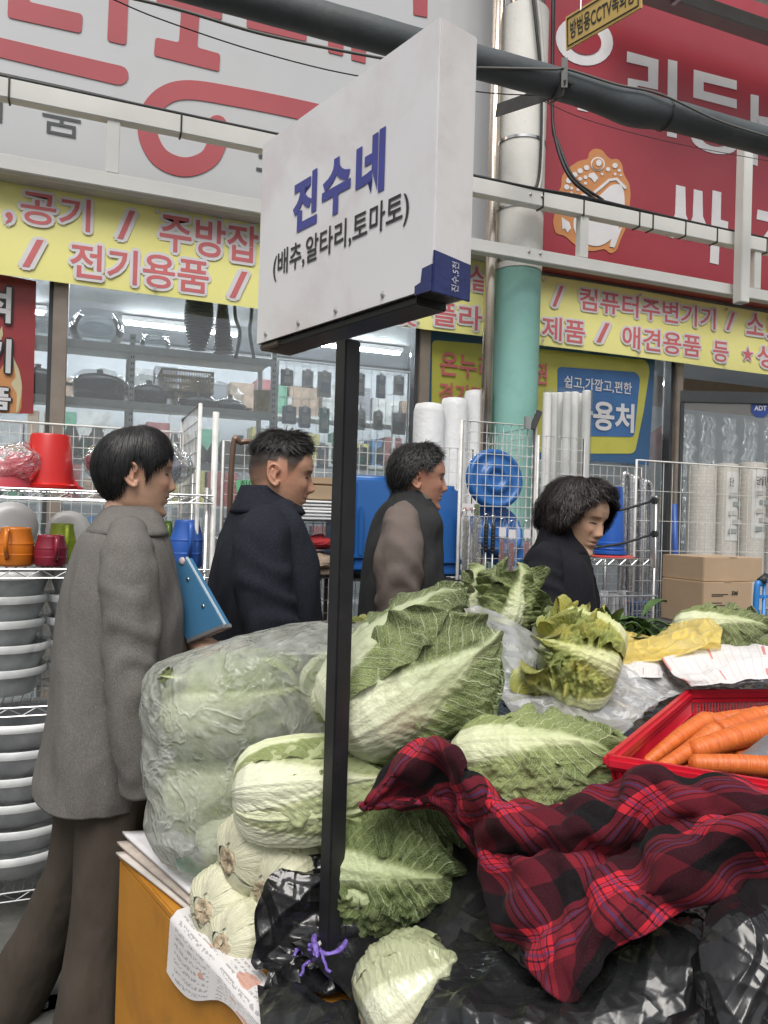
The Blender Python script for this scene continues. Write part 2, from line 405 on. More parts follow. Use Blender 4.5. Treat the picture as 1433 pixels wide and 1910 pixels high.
part(MB().box(((XL+xm3)/2, YG+.05, .2), (xm3-XL, .2, .4)), 'base_wall', M_bwall, shop, bevel=.005)
part(MB().box(((XL+XR)/2, 9.6, 1.7), (XR-XL, .2, 3.4)), 'back_wall', M_in, shop)
part(MB().box((XL-.1, 7.1, 1.7), (.2, 5.2, 3.4)), 'side_wall', M_in, shop)
part(MB().box((XR+.1, 7.1, 1.7), (.2, 5.2, 3.4)), 'side_wall', M_in, shop)
part(MB().box(((XL+XR)/2, 7.2, 3.5), (XR-XL, 4.8, .12)), 'interior_ceiling', M_in, shop)
part(MB().box(((XL+XR)/2, 7.15, .02), (XR-XL, 4.8, .04)), 'interior_floor', mat('vinyl_floor', (.3, .3, .3), .4), shop)
part(MB().box(((XL+XR)/2, 7.1, 6.45), (XR-XL, 5.4, .1)), 'roof', M_bwall, shop)
for x, w in ((xm, .075), (xm2, .07), (xm3, .06), (xm-2.3, .075)):
    part(MB().box((x, YG-.02, zb0/2+.2), (w, .12, zb0+.1)), 'window_mullion', M_mull, shop, bevel=.004)
    part(MB().box((x-w/2-.012, YG+.0, zb0/2+.2), (.022, .08, zb0+.1)), 'window_mullion', M_mulld, shop)
M_glass = glassmat('window_glass', (.90, .93, .94), .05, .10)
for a, b in ((xm-2.25, xm-.06), (xm+.04, xm2-.06), (xm2+.04, xm3-.06)):
    part(MB().box(((a+b)/2, YG+.03, (zb0+.4)/2+.05), (b-a, .008, zb0-.3)), 'window_pane', M_glass, shop)
# shop ceiling tubes
M_tube = emit('fluorescent', (.93, .97, 1.0), 85)
for i, (x, y) in enumerate([(-1.2, 5.9), (.4, 5.9), (2.0, 5.9), (3.6, 5.9), (-1.9, 7.0), (-.2, 7.0), (1.5, 7.0), (3.2, 7.0), (4.9, 7.0), (-1.0, 8.3), (.9, 8.3), (2.8, 8.3), (4.7, 8.3)]):
    L = empty('ceiling_light', (x, y, 3.4), 'lit fluorescent tube in the shop, %s from the left in the %s row' % (ORD[i if i < 4 else i-4 if i < 9 else i-9], 'front' if i < 4 else 'middle' if i < 9 else 'back'), 'light', 'fluorescent tubes on the shop ceiling')
    part(MB().box((x, y, 3.405), (1.2, .09, .05)), 'housing', M_white, L, bevel=.006)
    part(MB().tube([(x-.57, y, 3.36), (x+.57, y, 3.36)], .016, 8), 'tube', M_tube, L, smooth=True)

# ---- white fascia sign with red lettering
M_wsign = mat('white_sign_film', (.52, .53, .545), .22, var=.04, vscale=1.3, bump=.04, bscale=3, dirt=(.5, .5, .49), dscale=2)
M_redfilm = mat('red_letter_film', (.40, .085, .095), .25, var=.06, vscale=2)
ws = empty('fascia_sign', (xbound-2, YF, zf), 'large white fascia sign with rounded red lettering, left of the column', 'sign')
part(MB().box(((XL+xbound)/2, YF+.06, (zf+6.2)/2), (xbound-XL, .12, 6.2-zf)), 'sign_panel', M_wsign, ws)
def wl(pts, r=8, m=M_redfilm, nm='red_letter', p=ws, Y=YF, rnd=True):
    o = flat(nm, round_poly(pts, r) if rnd else pts, Y-.001, m, None, .004); return reparent(o, p)
wl([(18, -60), (52, -60), (54, 4), (155, 27), (152, 63), (14, 33)])
wl([(206, -60), (242, -60), (236, 85), (200, 77)])
wl([(292, -40), (416, -12), (414, 38), (372, 28), (368, 89), (411, 101), (409, 134), (287, 104), (290, 70), (334, 80), (338, 20), (292, 8)], 6)
wl([(462, -60), (494, -60), (492, 14), (573, 47), (572, 78), (460, 52)], 6)
wl([(612, 40), (642, 48), (640, 105), (612, 98)], 4); wl([(656, 50), (684, 56), (682, 119), (655, 112)], 4)
wl([(770, -40), (798, -40), (797, 33), (771, 28)], 3)
wl(stroke_poly([(-120, 60), (0, 89), (110, 115), (222, 141)], 36), rnd=False)
c0 = catmull([(700, 238), (560, 205), (440, 181), (352, 168), (305, 180), (278, 214), (277, 255), (300, 295), (345, 312), (388, 297), (406, 262), (405, 233)], 60)
wl(stroke_poly([tuple(q) for q in c0], 36), rnd=False)
M_grey = mat('dark_letter_film', (.06, .065, .07), .4, var=.05)
reparent(on_plane('small_lettering', '품', M_grey, None, ((78, 246), (150, 258), 68), YF-.002, bold=.0), ws)
reparent(on_plane('small_lettering', '제', M_grey, None, ((-64, 216), (4, 232), 68), YF-.002, bold=.0), ws)
reparent(on_plane('small_lettering', '소', M_grey, None, ((478, 318), (540, 330), 62), YF-.002, bold=.0), ws)

# ---- red fascia sign
M_rsign = mat('red_sign_film', (.34, .042, .058), .3, var=.08, vscale=1.2, dirt=(.36, .06, .07), dscale=2.5, damt=.5)
M_wl = mat('white_letter_film', (.70, .69, .70), .4, var=.05)
M_or = mat('orange_film', (.55, .24, .09), .4, var=.08, vscale=5)
rs_ = empty('fascia_sign', (xbound+2, YF, zf), 'large red fascia sign with white lettering and an orange toad emblem', 'sign')
part(MB().box(((xbound+XR)/2+.01, YF+.05, (zf+6.2)/2), (XR-xbound-.02, .12, 6.2-zf)), 'sign_panel', M_rsign, rs_)
ro = lambda nm, pts, m, lift=.001, r=0: reparent(flat(nm, round_poly(pts, r) if r else pts, YF-.01-lift, m, None, .003), rs_)
def ell(cx, cy, a, b, n=26, rot=.22):
    return [(cx+a*math.cos(t)*math.cos(rot)-b*math.sin(t)*math.sin(rot), cy+a*math.cos(t)*math.sin(rot)+b*math.sin(t)*math.cos(rot)) for t in [2*math.pi*k/n for k in range(n)]]
ro('white_letter', ell(1090, 76, 54, 46, rot=.3), M_wl); ro('white_letter', ell(1090, 77, 32, 25, rot=.3), M_rsign, .005)
ro('white_letter', [(1076, 160), (1096, 164), (1096, 209), (1077, 205)], M_wl)
ro('white_letter', [(1170, 96), (1228, 112), (1227, 168), (1189, 160), (1189, 176), (1171, 172), (1171, 146), (1209, 153), (1209, 125), (1169, 116)], M_wl)
ro('white_letter', [(1246, 111), (1263, 115), (1262, 258), (1244, 254)], M_wl)
ro('white_letter', [(1294, 130), (1374, 151), (1374, 168), (1312, 153), (1312, 170), (1374, 186), (1374, 203), (1293, 182)], M_wl)
ro('white_letter', [(1280, 206), (1390, 232), (1390, 246), (1280, 220)], M_wl)
ro('white_letter', ell(1332, 264, 44, 22, rot=.25), M_wl); ro('white_letter', ell(1332, 263, 22, 9, rot=.25), M_rsign, .005)
ro('white_letter', [(1400, 176), (1415, 179), (1413, 310), (1399, 306)], M_wl); ro('white_letter', [(1413, 216), (1445, 222), (1445, 240), (1413, 233)], M_wl)
# lower word
ro('white_letter', [(1261, 345), (1278, 349), (1279, 400), (1296, 446), (1283, 448), (1268, 416), (1256, 445), (1243, 440), (1259, 400)], M_wl)
ro('white_letter', [(1294, 353), (1310, 357), (1311, 404), (1330, 452), (1314, 455), (1301, 424), (1290, 449), (1277, 448), (1292, 404)], M_wl)
ro('white_letter', [(1329, 355), (1345, 359), (1344, 410), (1358, 414), (1357, 434), (1343, 431), (1340, 494), (1324, 490)], M_wl)
ro('white_letter', [(1413, 391), (1460, 402), (1460, 420), (1411, 409)], M_wl); ro('white_letter', [(1440, 420), (1455, 423), (1420, 470), (1405, 468)], M_wl)
# toad emblem
ro('toad_emblem', [(1030, 368), (1046, 352), (1048, 328), (1062, 312), (1080, 300), (1097, 297), (1098, 285), (1108, 277), (1122, 279), (1132, 292), (1140, 298), (1152, 296), (1160, 306), (1163, 325), (1174, 343), (1176, 362), (1173, 400), (1168, 424), (1158, 446), (1150, 468), (1138, 474), (1128, 464), (1106, 469), (1084, 466), (1066, 452), (1054, 440), (1036, 436), (1031, 415), (1036, 392)], M_or, .001, 6)
ro('toad_emblem', catmull([(1158, 344), (1164, 362), (1163, 400), (1145, 440), (1120, 458), (1095, 455), (1072, 432), (1072, 405), (1090, 385), (1118, 365), (1140, 346), (1158, 344)], 40)[:-1].tolist(), M_wl, .005)
ro('toad_emblem', stroke_poly([(1086, 364), (1100, 366), (1120, 350), (1136, 336), (1150, 334), (1166, 350)], 5), M_wl, .006)
ro('toad_emblem', ell(1115, 306, 13, 13), M_wl, .005); ro('toad_emblem', ell(1115, 306, 10.5, 10.5), M_or, .009); ro('toad_emblem', ell(1117, 304, 5, 6), M_wl, .013)
for x, y, r_ in [(1094, 313, 5), (1082, 319, 5), (1072, 326, 5), (1061, 337, 5.5), (1057, 349, 5), (1092, 331, 3.6), (1082, 334, 3.6), (1074, 343, 3.2), (1066, 351, 3), (1092, 342, 2.8), (1085, 348, 2.6), (1078, 354, 3), (1066, 360, 2.6), (1075, 364, 2.6), (1147, 309, 5), (1134, 316, 4), (1155, 318, 3), (1123, 325, 2.4), (1147, 325, 2.6), (1158, 327, 2.2)]:
    ro('toad_emblem', ell(x, y, r_, r_, 10), M_wl, .005)
ro('toad_emblem', [(1099, 324), (1108, 322), (1116, 332), (1109, 341), (1103, 333), (1097, 330)], M_wl, .005)
ro('toad_emblem', [(1047, 405), (1062, 415), (1065, 426), (1058, 434), (1054, 426), (1049, 428)], M_wl, .005)
ro('toad_emblem', [(1150, 428), (1160, 424), (1152, 446), (1146, 462), (1137, 460), (1140, 446)], M_wl, .0055)

# ---- yellow banners under the fascia
def banner_mat():
    m, nt, b = newmat('yellow_banner'); tc = _n(nt, 'ShaderNodeTexCoord').outputs['Object']
    a = _noise(nt, tc, 1.6, 4); c = _ramp(nt, a, [(.3, (.86, .82, .28)), (.7, (.92, .88, .36))])
    nt.links.new(c, b.inputs['Base Color']); b.inputs['Roughness'].default_value = .45; return m
M_yb = banner_mat()
M_br = mat('banner_red', (.60, .15, .16), .5, var=.06); M_bw = mat('banner_white', (.72, .70, .72), .5, var=.04)
def banner(xa, xb, z0, z1, label, items):
    e = empty('shop_banner', ((xa+xb)/2, YB, z0), label, 'banner')
    n = 90; s = np.linspace(0, 1, n); t = np.linspace(0, 1, 10)
    S, T = np.meshgrid(s, t, indexing='ij')
    V = np.stack([xa+(xb-xa)*S, YB+.004+.0016*np.sin(S*23+2*T)+.0012*np.sin(S*51+T*3), z0+(z1-z0)*T+.004*np.sin(S*14)], -1)
    reparent(gridmesh('cloth', V, M_yb), e)
    for body, q in items:
        o = on_plane('lettering', body, M_br, None, q, YB, bold=.016, outline=.10, om=M_bw, lift=.0012)
        for ob in [x for x in COL.objects if x.name.startswith('lettering') and x.parent is None]: reparent(ob, e)
    for k in range(int((xb-xa)/.8)+1):
        for z in (z0+.03, z1-.03):
            part(MB().lathe([(.004, -.002), (.011, -.002), (.011, .002), (.004, .002)], (xa+.03+k*.8, YB-.012, z), 10, Matrix.Rotation(R(90), 3, 'X')), 'eyelet', M_steel, e)
    return e
banner(XL, PY(950, 560, YB).x, zb0, zb1, 'yellow banner with red lettering for kitchenware, left of the green column', [
    (',', ((10, 417), (24, 419), 22)), ('공기', ((38, 414), (168, 438), 62)), ('/', ((219, 445), (251, 449), 56)), ('주방잡', ((297, 466), (480, 503), 72)),
    ('/', ((42, 497), (80, 503), 54)), ('전기용품', ((130, 516), (388, 558), 66)), ('/', ((428, 555), (460, 560), 52)), ('화', ((-60, 402), (-20, 410), 56)), ('구', ((-60, 490), (-12, 498), 56)),
    ('실', ((874, 540), (912, 546), 46)), ('및', ((738, 605), (776, 611), 42)), ('플라', ((806, 606), (898, 622), 46))])
banner(PY(1006, 560, YB).x, XR-.2, zb0r, zb1r, 'yellow banner with red lettering for computer goods, right of the green column', [
    ('/', ((1030, 571), (1050, 574), 40)), ('컴퓨터주변기기', ((1080, 577), (1334, 618), 42)), ('/', ((1354, 615), (1370, 618), 34)), ('소', ((1392, 622), (1424, 628), 40)), ('모', ((1430, 630), (1462, 636), 40)),
    ('제품', ((1010, 632), (1090, 644), 44)), ('/', ((1112, 638), (1136, 642), 38)), ('애견용품', ((1160, 648), (1306, 674), 42)), ('등', ((1329, 673), (1358, 678), 38)), ('★', ((1383, 672), (1405, 676), 28)), ('생', ((1412, 684), (1446, 690), 42))])

# ---- awning frame of white box section
def zline(x, y, Y): return PY(x, y, Y).z
af = empty('awning_frame', (0, YR, 2.6), 'white painted steel frame of two rails with short uprights in front of the signs', 'frame')
zt = zline(700, 311, YR); zl = zline(700, 427, YR)
for z, hgt in ((zt, .088), (zl, .07)):
    part(MB().box(((XL+XR)/2, YR, z), (XR-XL, .06, hgt)), 'rail', M_rail, af, bevel=.004)
for px, w in ((207, .058), (-480, .058), (1088, .058), (1412, .058), (640, .058)):
    p = PY(px, 400, YR); part(MB().box((p.x, YR+.004, (zt+zl)/2), (w, .05, zt-zl-.08)), 'upright', M_rail, af, bevel=.003)
p = PY(1398, 420, YR-.15)
part(MB().box((p.x, YR-.10, zl+.42), (.07, .07, 1.05)), 'post', M_rail, af, bevel=.004)
part(MB().bar((p.x+.03, YR-.10, zl+.90), (p.x+.9, YR-.35, zl+1.02), .07, .06), 'brace', M_rail, af, bevel=.004)
for px in (985, 1006):
    for z in (zt, zl):
        q = PY(px, 350, YR); part(MB().lathe([(.008, 0), (.008, .006), (.004, .009)], (q.x, YR-.03, z+.012), 8, Matrix.Rotation(R(90), 3, 'X')), 'bolt', M_steel, af)
for px in (14, 335, 1010, 1086, 1190, 1215, 1276, 1335, 1428):     # cable ties round the top rail
    q = PY(px, 300, YR); x = q.x
    part(MB().box((x, YR, zt), (.008, .068, .098)), 'cable_tie', M_black, af)
# cables on the top rail
def cable(label, pts, r=.008, group=None, m=None, n=60):
    o = MB().tube([tuple(q) for q in catmull(pts, n)], r, 6).build('cable', m or M_black, smooth=True); return tag(o, label, 'cable', group)
xr = lambda px: PY(px, 300, YR).x
cable('thick black cable lying along the top rail of the white frame', [(xr(-200), YR, zt+.06), (xr(100), YR-.01, zt+.057), (xr(335), YR, zt+.054), (xr(560), YR, zt+.056), (xr(880), YR, zt+.06), (xr(1086), YR, zt+.054), (xr(1190), YR-.01, zt+.056), (xr(1433), YR, zt+.055), (xr(1700), YR, zt+.06)], .012)
cable('thin black cable tied beside the thick one on the top rail', [(xr(-200), YR-.02, zt+.052), (xr(300), YR-.022, zt+.05), (xr(880), YR-.02, zt+.052), (xr(1000), YR-.03, zt+.05), (xr(1100), YR-.02, zt+.066), (xr(1300), YR-.02, zt+.052), (xr(1700), YR-.02, zt+.052)], .008)
cable('grey overhead wire sagging across the white sign', [PY(200, -14, 3.5), PY(330, 17, 3.5), PY(500, 66, 3.5), PY(715, 109, 3.5), PY(900, 137, 3.45)], .007, m=mat('grey_cable', (.12, .12, .115), .6))
cable('hair-thin black wire below the overhead wire', [PY(200, -6, 3.4), PY(300, 36, 3.4), PY(480, 96, 3.4), PY(670, 142, 3.4), PY(900, 172, 3.4), PY(1000, 178, 3.4)], .0028)
cable('thin wire running across the red sign', [PY(1000, 183, 3.6), PY(1100, 225, 3.6), PY(1250, 265, 3.6), PY(1410, 296, 3.6), PY(1500, 312, 3.6)], .002)

# ---- round column
cx = PY(972, 500, YR+.20); CX, CY, CR = cx.x, YR+.24, .142
M_teal = mat('teal_paint', (.24, .48, .42), .5, var=.06, vscale=2, dirt=(.18, .38, .33), dscale=5, damt=.5, bump=.05, bscale=12)
M_colw = mat('cream_column_paint', (.70, .69, .65), .6, var=.06, vscale=4, dirt=(.16, .15, .13), dscale=60, damt=.8, dthr=.62, bump=.15, bscale=50)
col_ = empty('round_column', (CX, CY, 0), 'round column painted teal below and speckled cream above, in front of the shop', 'column')
zs = zl-.02; ztop = PY(1000, 35, CY).z
part(MB().lathe([(CR, 0), (CR, zs)], (CX, CY, 0), 40), 'lower_shaft', M_teal, col_, smooth=True, auto=40)
part(MB().lathe([(CR+.004, zs+.0), (CR+.004, ztop)], (CX, CY, 0), 40), 'upper_shaft', M_colw, col_, smooth=True, auto=40)
part(MB().lathe([(CR-.02, ztop+.002), (CR-.02, 6.0)], (CX, CY, 0), 32), 'steel_sleeve', mat('polished_steel', (.6, .6, .58), .15, 1, var=.1), col_, smooth=True, auto=40)
for z in (PY(985, 252, CY-CR).z, zt+.012, zs+.05):
    part(MB().lathe([(CR+.006, z-.008), (CR+.009, z-.008), (CR+.009, z+.008), (CR+.006, z+.008)], (CX, CY, 0), 40, cap0=False, cap1=False), 'band_clamp', M_steel, col_, smooth=True, auto=40)
# stainless conduits beside the column
pp = PY(912, 500, CY-.02)
o = tag(MB().tube([(pp.x+.012, CY-.02, 0), (pp.x+.012, CY-.02, 6)], .036, 16).build('steel_conduit', mat('stained_steel', (.50, .43, .36), .22, 1, var=.25, vscale=5), smooth=True), 'shiny brownish steel conduit running up left of the column', 'pipe')
tag(MB().tube([(pp.x+.095, CY+.10, zs), (pp.x+.095, CY+.10, 6)], .028, 12).build('steel_conduit', M_steel, smooth=True), 'thin grey conduit tucked behind the column top', 'pipe')
for dx, seed in ((0, 1), (.03, 2)):
    a = [(CX-.055+dx, CY-CR-.02, ztop+.05), (CX-.02+dx, CY-CR-.03, ztop-.20), (CX+.03+dx*.4, CY-CR-.025, ztop-.55), (CX+.035+dx*.4, CY-CR-.02, ztop-1.0), (CX-.01+dx, CY-CR-.02, zt+.06)]
    cable(['black cable hanging down the front of the cream column', 'pale flexible conduit hanging beside the black cable on the column'][seed-1], a, [.009, .011][seed-1], m=[M_black, mat('pale_conduit', (.5, .49, .46), .6)][seed-1])
cable('black cable dropping along the right edge of the column to the rail', [(CX+CR+.012, CY-.06, ztop+.3), (CX+CR+.016, CY-.08, ztop-.5), (CX+CR+.02, CY-.12, zt+.45), (CX+CR+.07, CY-.2, zt+.2), (CX+CR+.22, CY-.25, zt+.07)], .010)
cable('second black cable dropping beside the column to the rail', [(CX+CR+.026, CY-.05, ztop+.3), (CX+CR+.028, CY-.07, ztop-.6), (CX+CR+.045, CY-.12, zt+.42), (CX+CR+.11, CY-.2, zt+.19), (CX+CR+.28, CY-.25, zt+.075)], .009)

# ---- dark rolled awning tube on its bracket
M_roll = mat('dark_roll_cloth', (.062, .072, .078), .6, var=.18, vscale=5, bump=.25, bscale=22, dirt=(.10, .105, .105), dscale=4, damt=.5)
ra = PY(500, -8, YT); rb = PY(1433, 262, YT)
zr = (PY(850, 108, YT).z+rb.z)/2
roll = empty('rolled_awning', (2, YT, zr), 'long dark grey rolled awning slung across above the stall sign', 'awning')
S = np.linspace(-3.2, 8.5, 240); A = np.linspace(0, 2*math.pi, 20, endpoint=False)
SS, AA = np.meshgrid(S, A, indexing='ij'); xk = PY(1180, 180, YT).x
rad = .074+.014*np.exp(-((SS-xk)/.14)**2)+.009*np.exp(-((SS-xk-.3)/.1)**2)*np.cos(AA-1)+.003*sn(np.stack([SS*3, np.cos(AA), np.sin(AA)], -1), 5, 2.5, 3)
V = np.stack([SS, YT+rad*np.cos(AA), zr+rad*np.sin(AA)-.02*np.exp(-((SS-xk)/.25)**2)], -1)
reparent(gridmesh('cloth_roll', V, M_roll, closed_u=True), roll)
for px in (1035, 1172, 1182, 1240):
    x = PY(px, 170, YT).x
    part(MB().lathe([(.080, -.006), (.084, 0), (.080, .006)], (x, YT, zr-.008), 20, Matrix.Rotation(R(90), 3, 'Y'), False, False), 'strap', M_black, roll, smooth=True)
cable('thin grey cord winding over the rolled awning', [(PY(880, 130, YT).x, YT-.05, zr-.06), (PY(1010, 150, YT).x, YT-.09, zr+.005), (PY(1040, 150, YT).x, YT-.085, zr+.03), (PY(1130, 150, YT).x, YT-.09, zr+.02), (PY(1210, 165, YT).x, YT-.095, zr+.03), (PY(1320, 200, YT).x, YT-.09, zr-.02), (PY(1433, 260, YT).x, YT-.085, zr-.03)], .006, m=mat('grey_cable', (.12, .12, .115), .6))
br = empty('angle_bracket', (CX, YT, zr-.1), 'dark angle iron bracket holding the rolled awning off the column', 'bracket')
b0 = Vector((PY(1036, 160, YT-.02).x, YT-.10, zr-.075)); b1 = Vector((PY(918, 222, YR+.1).x, YR+.05, PY(918, 214, YR+.1).z))
M_iron = mat('dark_iron', (.07, .07, .068), .6, .3, var=.2, vscale=12)
part(MB().bar(b0, b1, .008, .07), 'flange', M_iron, br); part(MB().bar(b0+Vector((.03, 0, .034)), b1+Vector((.03, 0, .034)), .06, .007), 'flange', M_iron, br)
part(MB().bar(b0+Vector((0, 0, 0)), b0+Vector((.01, .02, .16)), .03, .006), 'hanger', M_iron, br)

# ---- hanging yellow CCTV notice
M_cy = mat('yellow_notice', (.58, .40, .12), .5, var=.06, vscale=8, dirt=(.4, .27, .09), damt=.4)
dC = 2.55
q0, q1, q2, q3 = P(1056, 94, dC+.16), P(1196, 14, dC-.12), P(1194, -36, dC-.12), P(1055, 32, dC+.16)
q2 = q1+(q3-q0); nrm = (q1-q0).cross(q3-q0).normalized()
cs = empty('hanging_notice', (q0+q1)/2, 'small yellow hanging camera notice with black border and lettering', 'sign')
part(MB().prism([q0, q1, q2, q3], -nrm*.006), 'board', M_cy, cs)
u = q1-q0; v = q3-q0
for a, b, w in (((.03, .09), (.97, .09), .003), ((.03, .91), (.97, .91), .003), ((.03, .09), (.03, .91), .003), ((.97, .09), (.97, .91), .003)):
    part(MB().bar(q0+u*a[0]+v*a[1]+nrm*.001, q0+u*b[0]+v*b[1]+nrm*.001, .003, .003, nrm), 'border', M_black, cs)
reparent(letters('lettering', '방범용CCTV녹화중', M_black, None, q0+u*.07+v*.24, u*.86, v*.54, bold=.015, lift=.0015), cs)
for f_ in (.22, .8):
    part(MB().tube([q3+u*f_-v*.1, q3+u*f_+Vector((0, 0, .08)), q3+u*f_+Vector((0, 0, .4))], .003, 6), 'chain', M_steel, cs)
cable_p = MB().tube([(CX-.02, CY-CR, ztop+.16), (CX+.35, YT-.5, ztop+.36), (CX+1.0, YT-1.2, ztop+.55)], .025, 10)
tag(cable_p.build('support_pipe', M_steel, smooth=True), 'galvanised pipe reaching out from the column top', 'pipe')

# ---- roof edge at the upper right
re_ = empty('arcade_eave', (4, 4.0, 4), 'grey eave beam with a pale translucent roofing sheet, upper right', 'roof edge')
e0 = PY(1190, -22, 4.1); 
part(MB().box((e0.x+3.2, 4.1, e0.z+.0), (6.6, .12, .10)), 'beam', mat('grey_beam', (.28, .29, .29), .5, var=.08), re_, bevel=.006)
part(MB().box((e0.x+3.2, 3.86, e0.z+.12), (6.6, .30, .02)), 'roof_sheet', mat('pale_roofing', (.8, .81, .8), .5, var=.03), re_)
part(MB().box((e0.x+3.2, 3.70, e0.z+.11), (6.6, .04, .10)), 'gutter', mat('pale_gutter', (.62, .63, .62), .45, var=.05), re_, bevel=.006)
for k in range(6): part(MB().box((e0.x+.25+k*1.1, 4.02, e0.z-.03), (.03, .08, .08)), 'clip', M_steel, re_)
# ================================================================== THE STALL
def sheet(name, rows, m, parent=None, nu=120, nv=80, amp=.004, freq=14, seed=1, ridged=False, thick=0, uvs=(1, 1), post=None, wr=None, up=1):
    """smooth cloth or film through rows of points (px, py, depth)"""
    Rw = [catmull([P(*q) for q in r], nu) for r in rows]
    V = catmull(np.array(Rw).reshape(len(Rw), -1), nv).reshape(nv, nu, 3)
    du = np.gradient(V, axis=1); dv = np.gradient(V, axis=0); N = np.cross(du, dv); N /= np.linalg.norm(N, axis=-1, keepdims=True)+1e-9
    f = sn(V, seed, freq, 4, .55)
    if ridged: f = .6*(1-2*np.abs(f)**.75)+.4*sn(V, seed+50, freq*.6, 2)
    V = V+N*(amp*f)[..., None]
    if post is not None: V = post(V, N)
    if wr and wr.get('cr'): V = crinkle(V, N, wr['cr'], wr.get('wl', (.03, .12)), wr.get('n', 10), seed, True, wr.get('ub'))
    elif wr:
        st = wr.pop('step', 1); V = wrinkle(V[::st, ::st], seed=seed, **wr)
        if st > 1: V = upsample(V, st)
        du = np.gradient(V, axis=1); dv = np.gradient(V, axis=0); N = np.cross(du, dv); N /= np.linalg.norm(N, axis=-1, keepdims=True)+1e-9
        V = crinkle(V, N, .006, (.05, .14), 8, seed+3, False); nv, nu = V.shape[:2]
    if up > 1: V = upsample(V, up); nv, nu = V.shape[:2]
    U = np.stack(np.meshgrid(np.linspace(0, uvs[1], nv), np.linspace(0, uvs[0], nu), indexing='ij')[::-1], -1)
    return gridmesh(name, V, m, parent, uv=U, thick=thick)
# ---- the orange stall table
TZ = .62
A = PZ(222, 1588, TZ); Bq = PZ(500, 1908, TZ); ed = (Bq-A); ed.z = 0; ed.normalize()
A = Vector((A.x, A.y, 0)); B0 = A+ed*1.75; ex = Vector((-ed.y, ed.x, 0))
if ex.x < 0: ex = -ex
M_orange = mat('orange_board', (.46, .20, .022), .55, var=.12, vscale=3, dirt=(.28, .11, .02), dscale=5, damt=.55, bump=.12, bscale=30)
tab = empty('stall_table', A, 'orange painted box table carrying the vegetables', 'table')
cor = [A, A+ex*2.6, B0+ex*2.6, B0]
th = -.02
for i, (p, q) in enumerate(((cor[3], cor[0]), (cor[0], cor[1]), (cor[1], cor[2]), (cor[2], cor[3]))):
    d = (q-p).normalized(); nn = Vector((-d.y, d.x, 0))
    part(MB().prism([p+d*.0105, q-d*.0105, q-d*.0105+Vector((0, 0, TZ-.02)), p+d*.0105+Vector((0, 0, TZ-.02))], nn*.02*(1 if nn.dot((cor[0]+cor[2])/2-p) > 0 else -1)), 'side_panel', M_orange, tab)
part(MB().prism([c+Vector((0, 0, TZ-.019)) for c in cor], (0, 0, .019)), 'table_top', M_orange, tab, bevel=.004)
# cardboard and paper on the table
M_card = mat('white_cardboard', (.66, .65, .66), .75, var=.06, vscale=6, dirt=(.45, .42, .38), dscale=6, damt=.4)
M_brown = mat('brown_cardboard', (.34, .25, .16), .8, var=.1, vscale=6, bump=.1, bscale=80)
def slab(name, quad, z, t, m, parent=None, warp=0, n=14):
    q = [PZ(x, y, z) for x, y in quad]; S, T = np.meshgrid(np.linspace(0, 1, n), np.linspace(0, 1, n), indexing='ij')
    q = [np.array(v) for v in q]
    V = ((1-S)*(1-T))[..., None]*q[0]+(S*(1-T))[..., None]*q[1]+(S*T)[..., None]*q[2]+((1-S)*T)[..., None]*q[3]
    V[..., 2] += t/2+warp*(sn(V, 3, 9, 2)+1)
    return gridmesh(name, V, m, parent, thick=t)
cb = slab('cardboard_sheet', [(228, 1560), (400, 1555), (520, 1690), (352, 1672)], TZ+.025, .008, M_card, warp=.004); tag(cb, 'white cardboard sheet with a green print under the cabbage bag', 'cardboard')
reparent(slab('green_print', [(318, 1604), (352, 1598), (398, 1632), (352, 1632)], TZ+.038, .001, mat('green_ink', (.03, .28, .18), .6, var=.2)), cb)
tag(slab('cardboard_sheet', [(218, 1578), (402, 1563), (530, 1715), (356, 1694)], TZ+.012, .007, mat('printed_cardboard', (.42, .36, .31), .8, var=.35, vscale=14), warp=.004), 'flattened brown cardboard carton under the white sheet', 'cardboard')
tag(slab('cardboard_sheet', [(216, 1596), (402, 1578), (540, 1740), (344, 1698)], TZ+.002, .006, mat('grey_cardboard', (.5, .46, .42), .8, var=.2, vscale=9), warp=.003), 'lowest grey cardboard on the orange table edge', 'cardboard')
def newsprint():
    m, nt, b = newmat('newsprint'); uvn = _n(nt, 'ShaderNodeTexCoord').outputs['UV']
    sp = _n(nt, 'ShaderNodeSeparateXYZ'); nt.links.new(uvn, sp.inputs[0])
    rows = _math(nt, 'FRACT', _math(nt, 'MULTIPLY', sp.outputs[1], 26)); line = _math(nt, 'LESS_THAN', rows, .5)
    w = _noise(nt, uvn, 60, 2); word = _math(nt, 'GREATER_THAN', w, .5)
    colm = _math(nt, 'LESS_THAN', _math(nt, 'FRACT', _math(nt, 'MULTIPLY', sp.outputs[0], 3.2)), .85)
    k = _math(nt, 'MULTIPLY', _math(nt, 'MULTIPLY', line, word), _math(nt, 'MULTIPLY', colm, .55))
    c = _mix(nt, k, (.62, .6, .6), (.12, .12, .12)); c = _mix(nt, _math(nt, 'MULTIPLY', _math(nt, 'GREATER_THAN', _noise(nt, uvn, 5, 1), .62), .7), c, (.5, .2, .12))
    nt.links.new(c, b.inputs['Base Color']); b.inputs['Roughness'].default_value = .8; return m
E_, I_ = np.meshgrid(np.linspace(.36, 1.0, 60), np.linspace(0, 1, 30), indexing='ij')
low = .075+.05*np.sin(E_*5+.6)+.018*np.sin(E_*17)
ins = np.interp(I_, [0, .35, .45, 1], [.05, .004, -.010, -.014]); zz = np.interp(I_, [0, .35, .45], [TZ+.012, TZ+.010, TZ-.004])-np.clip((I_-.45)/.55, 0, 1)*low
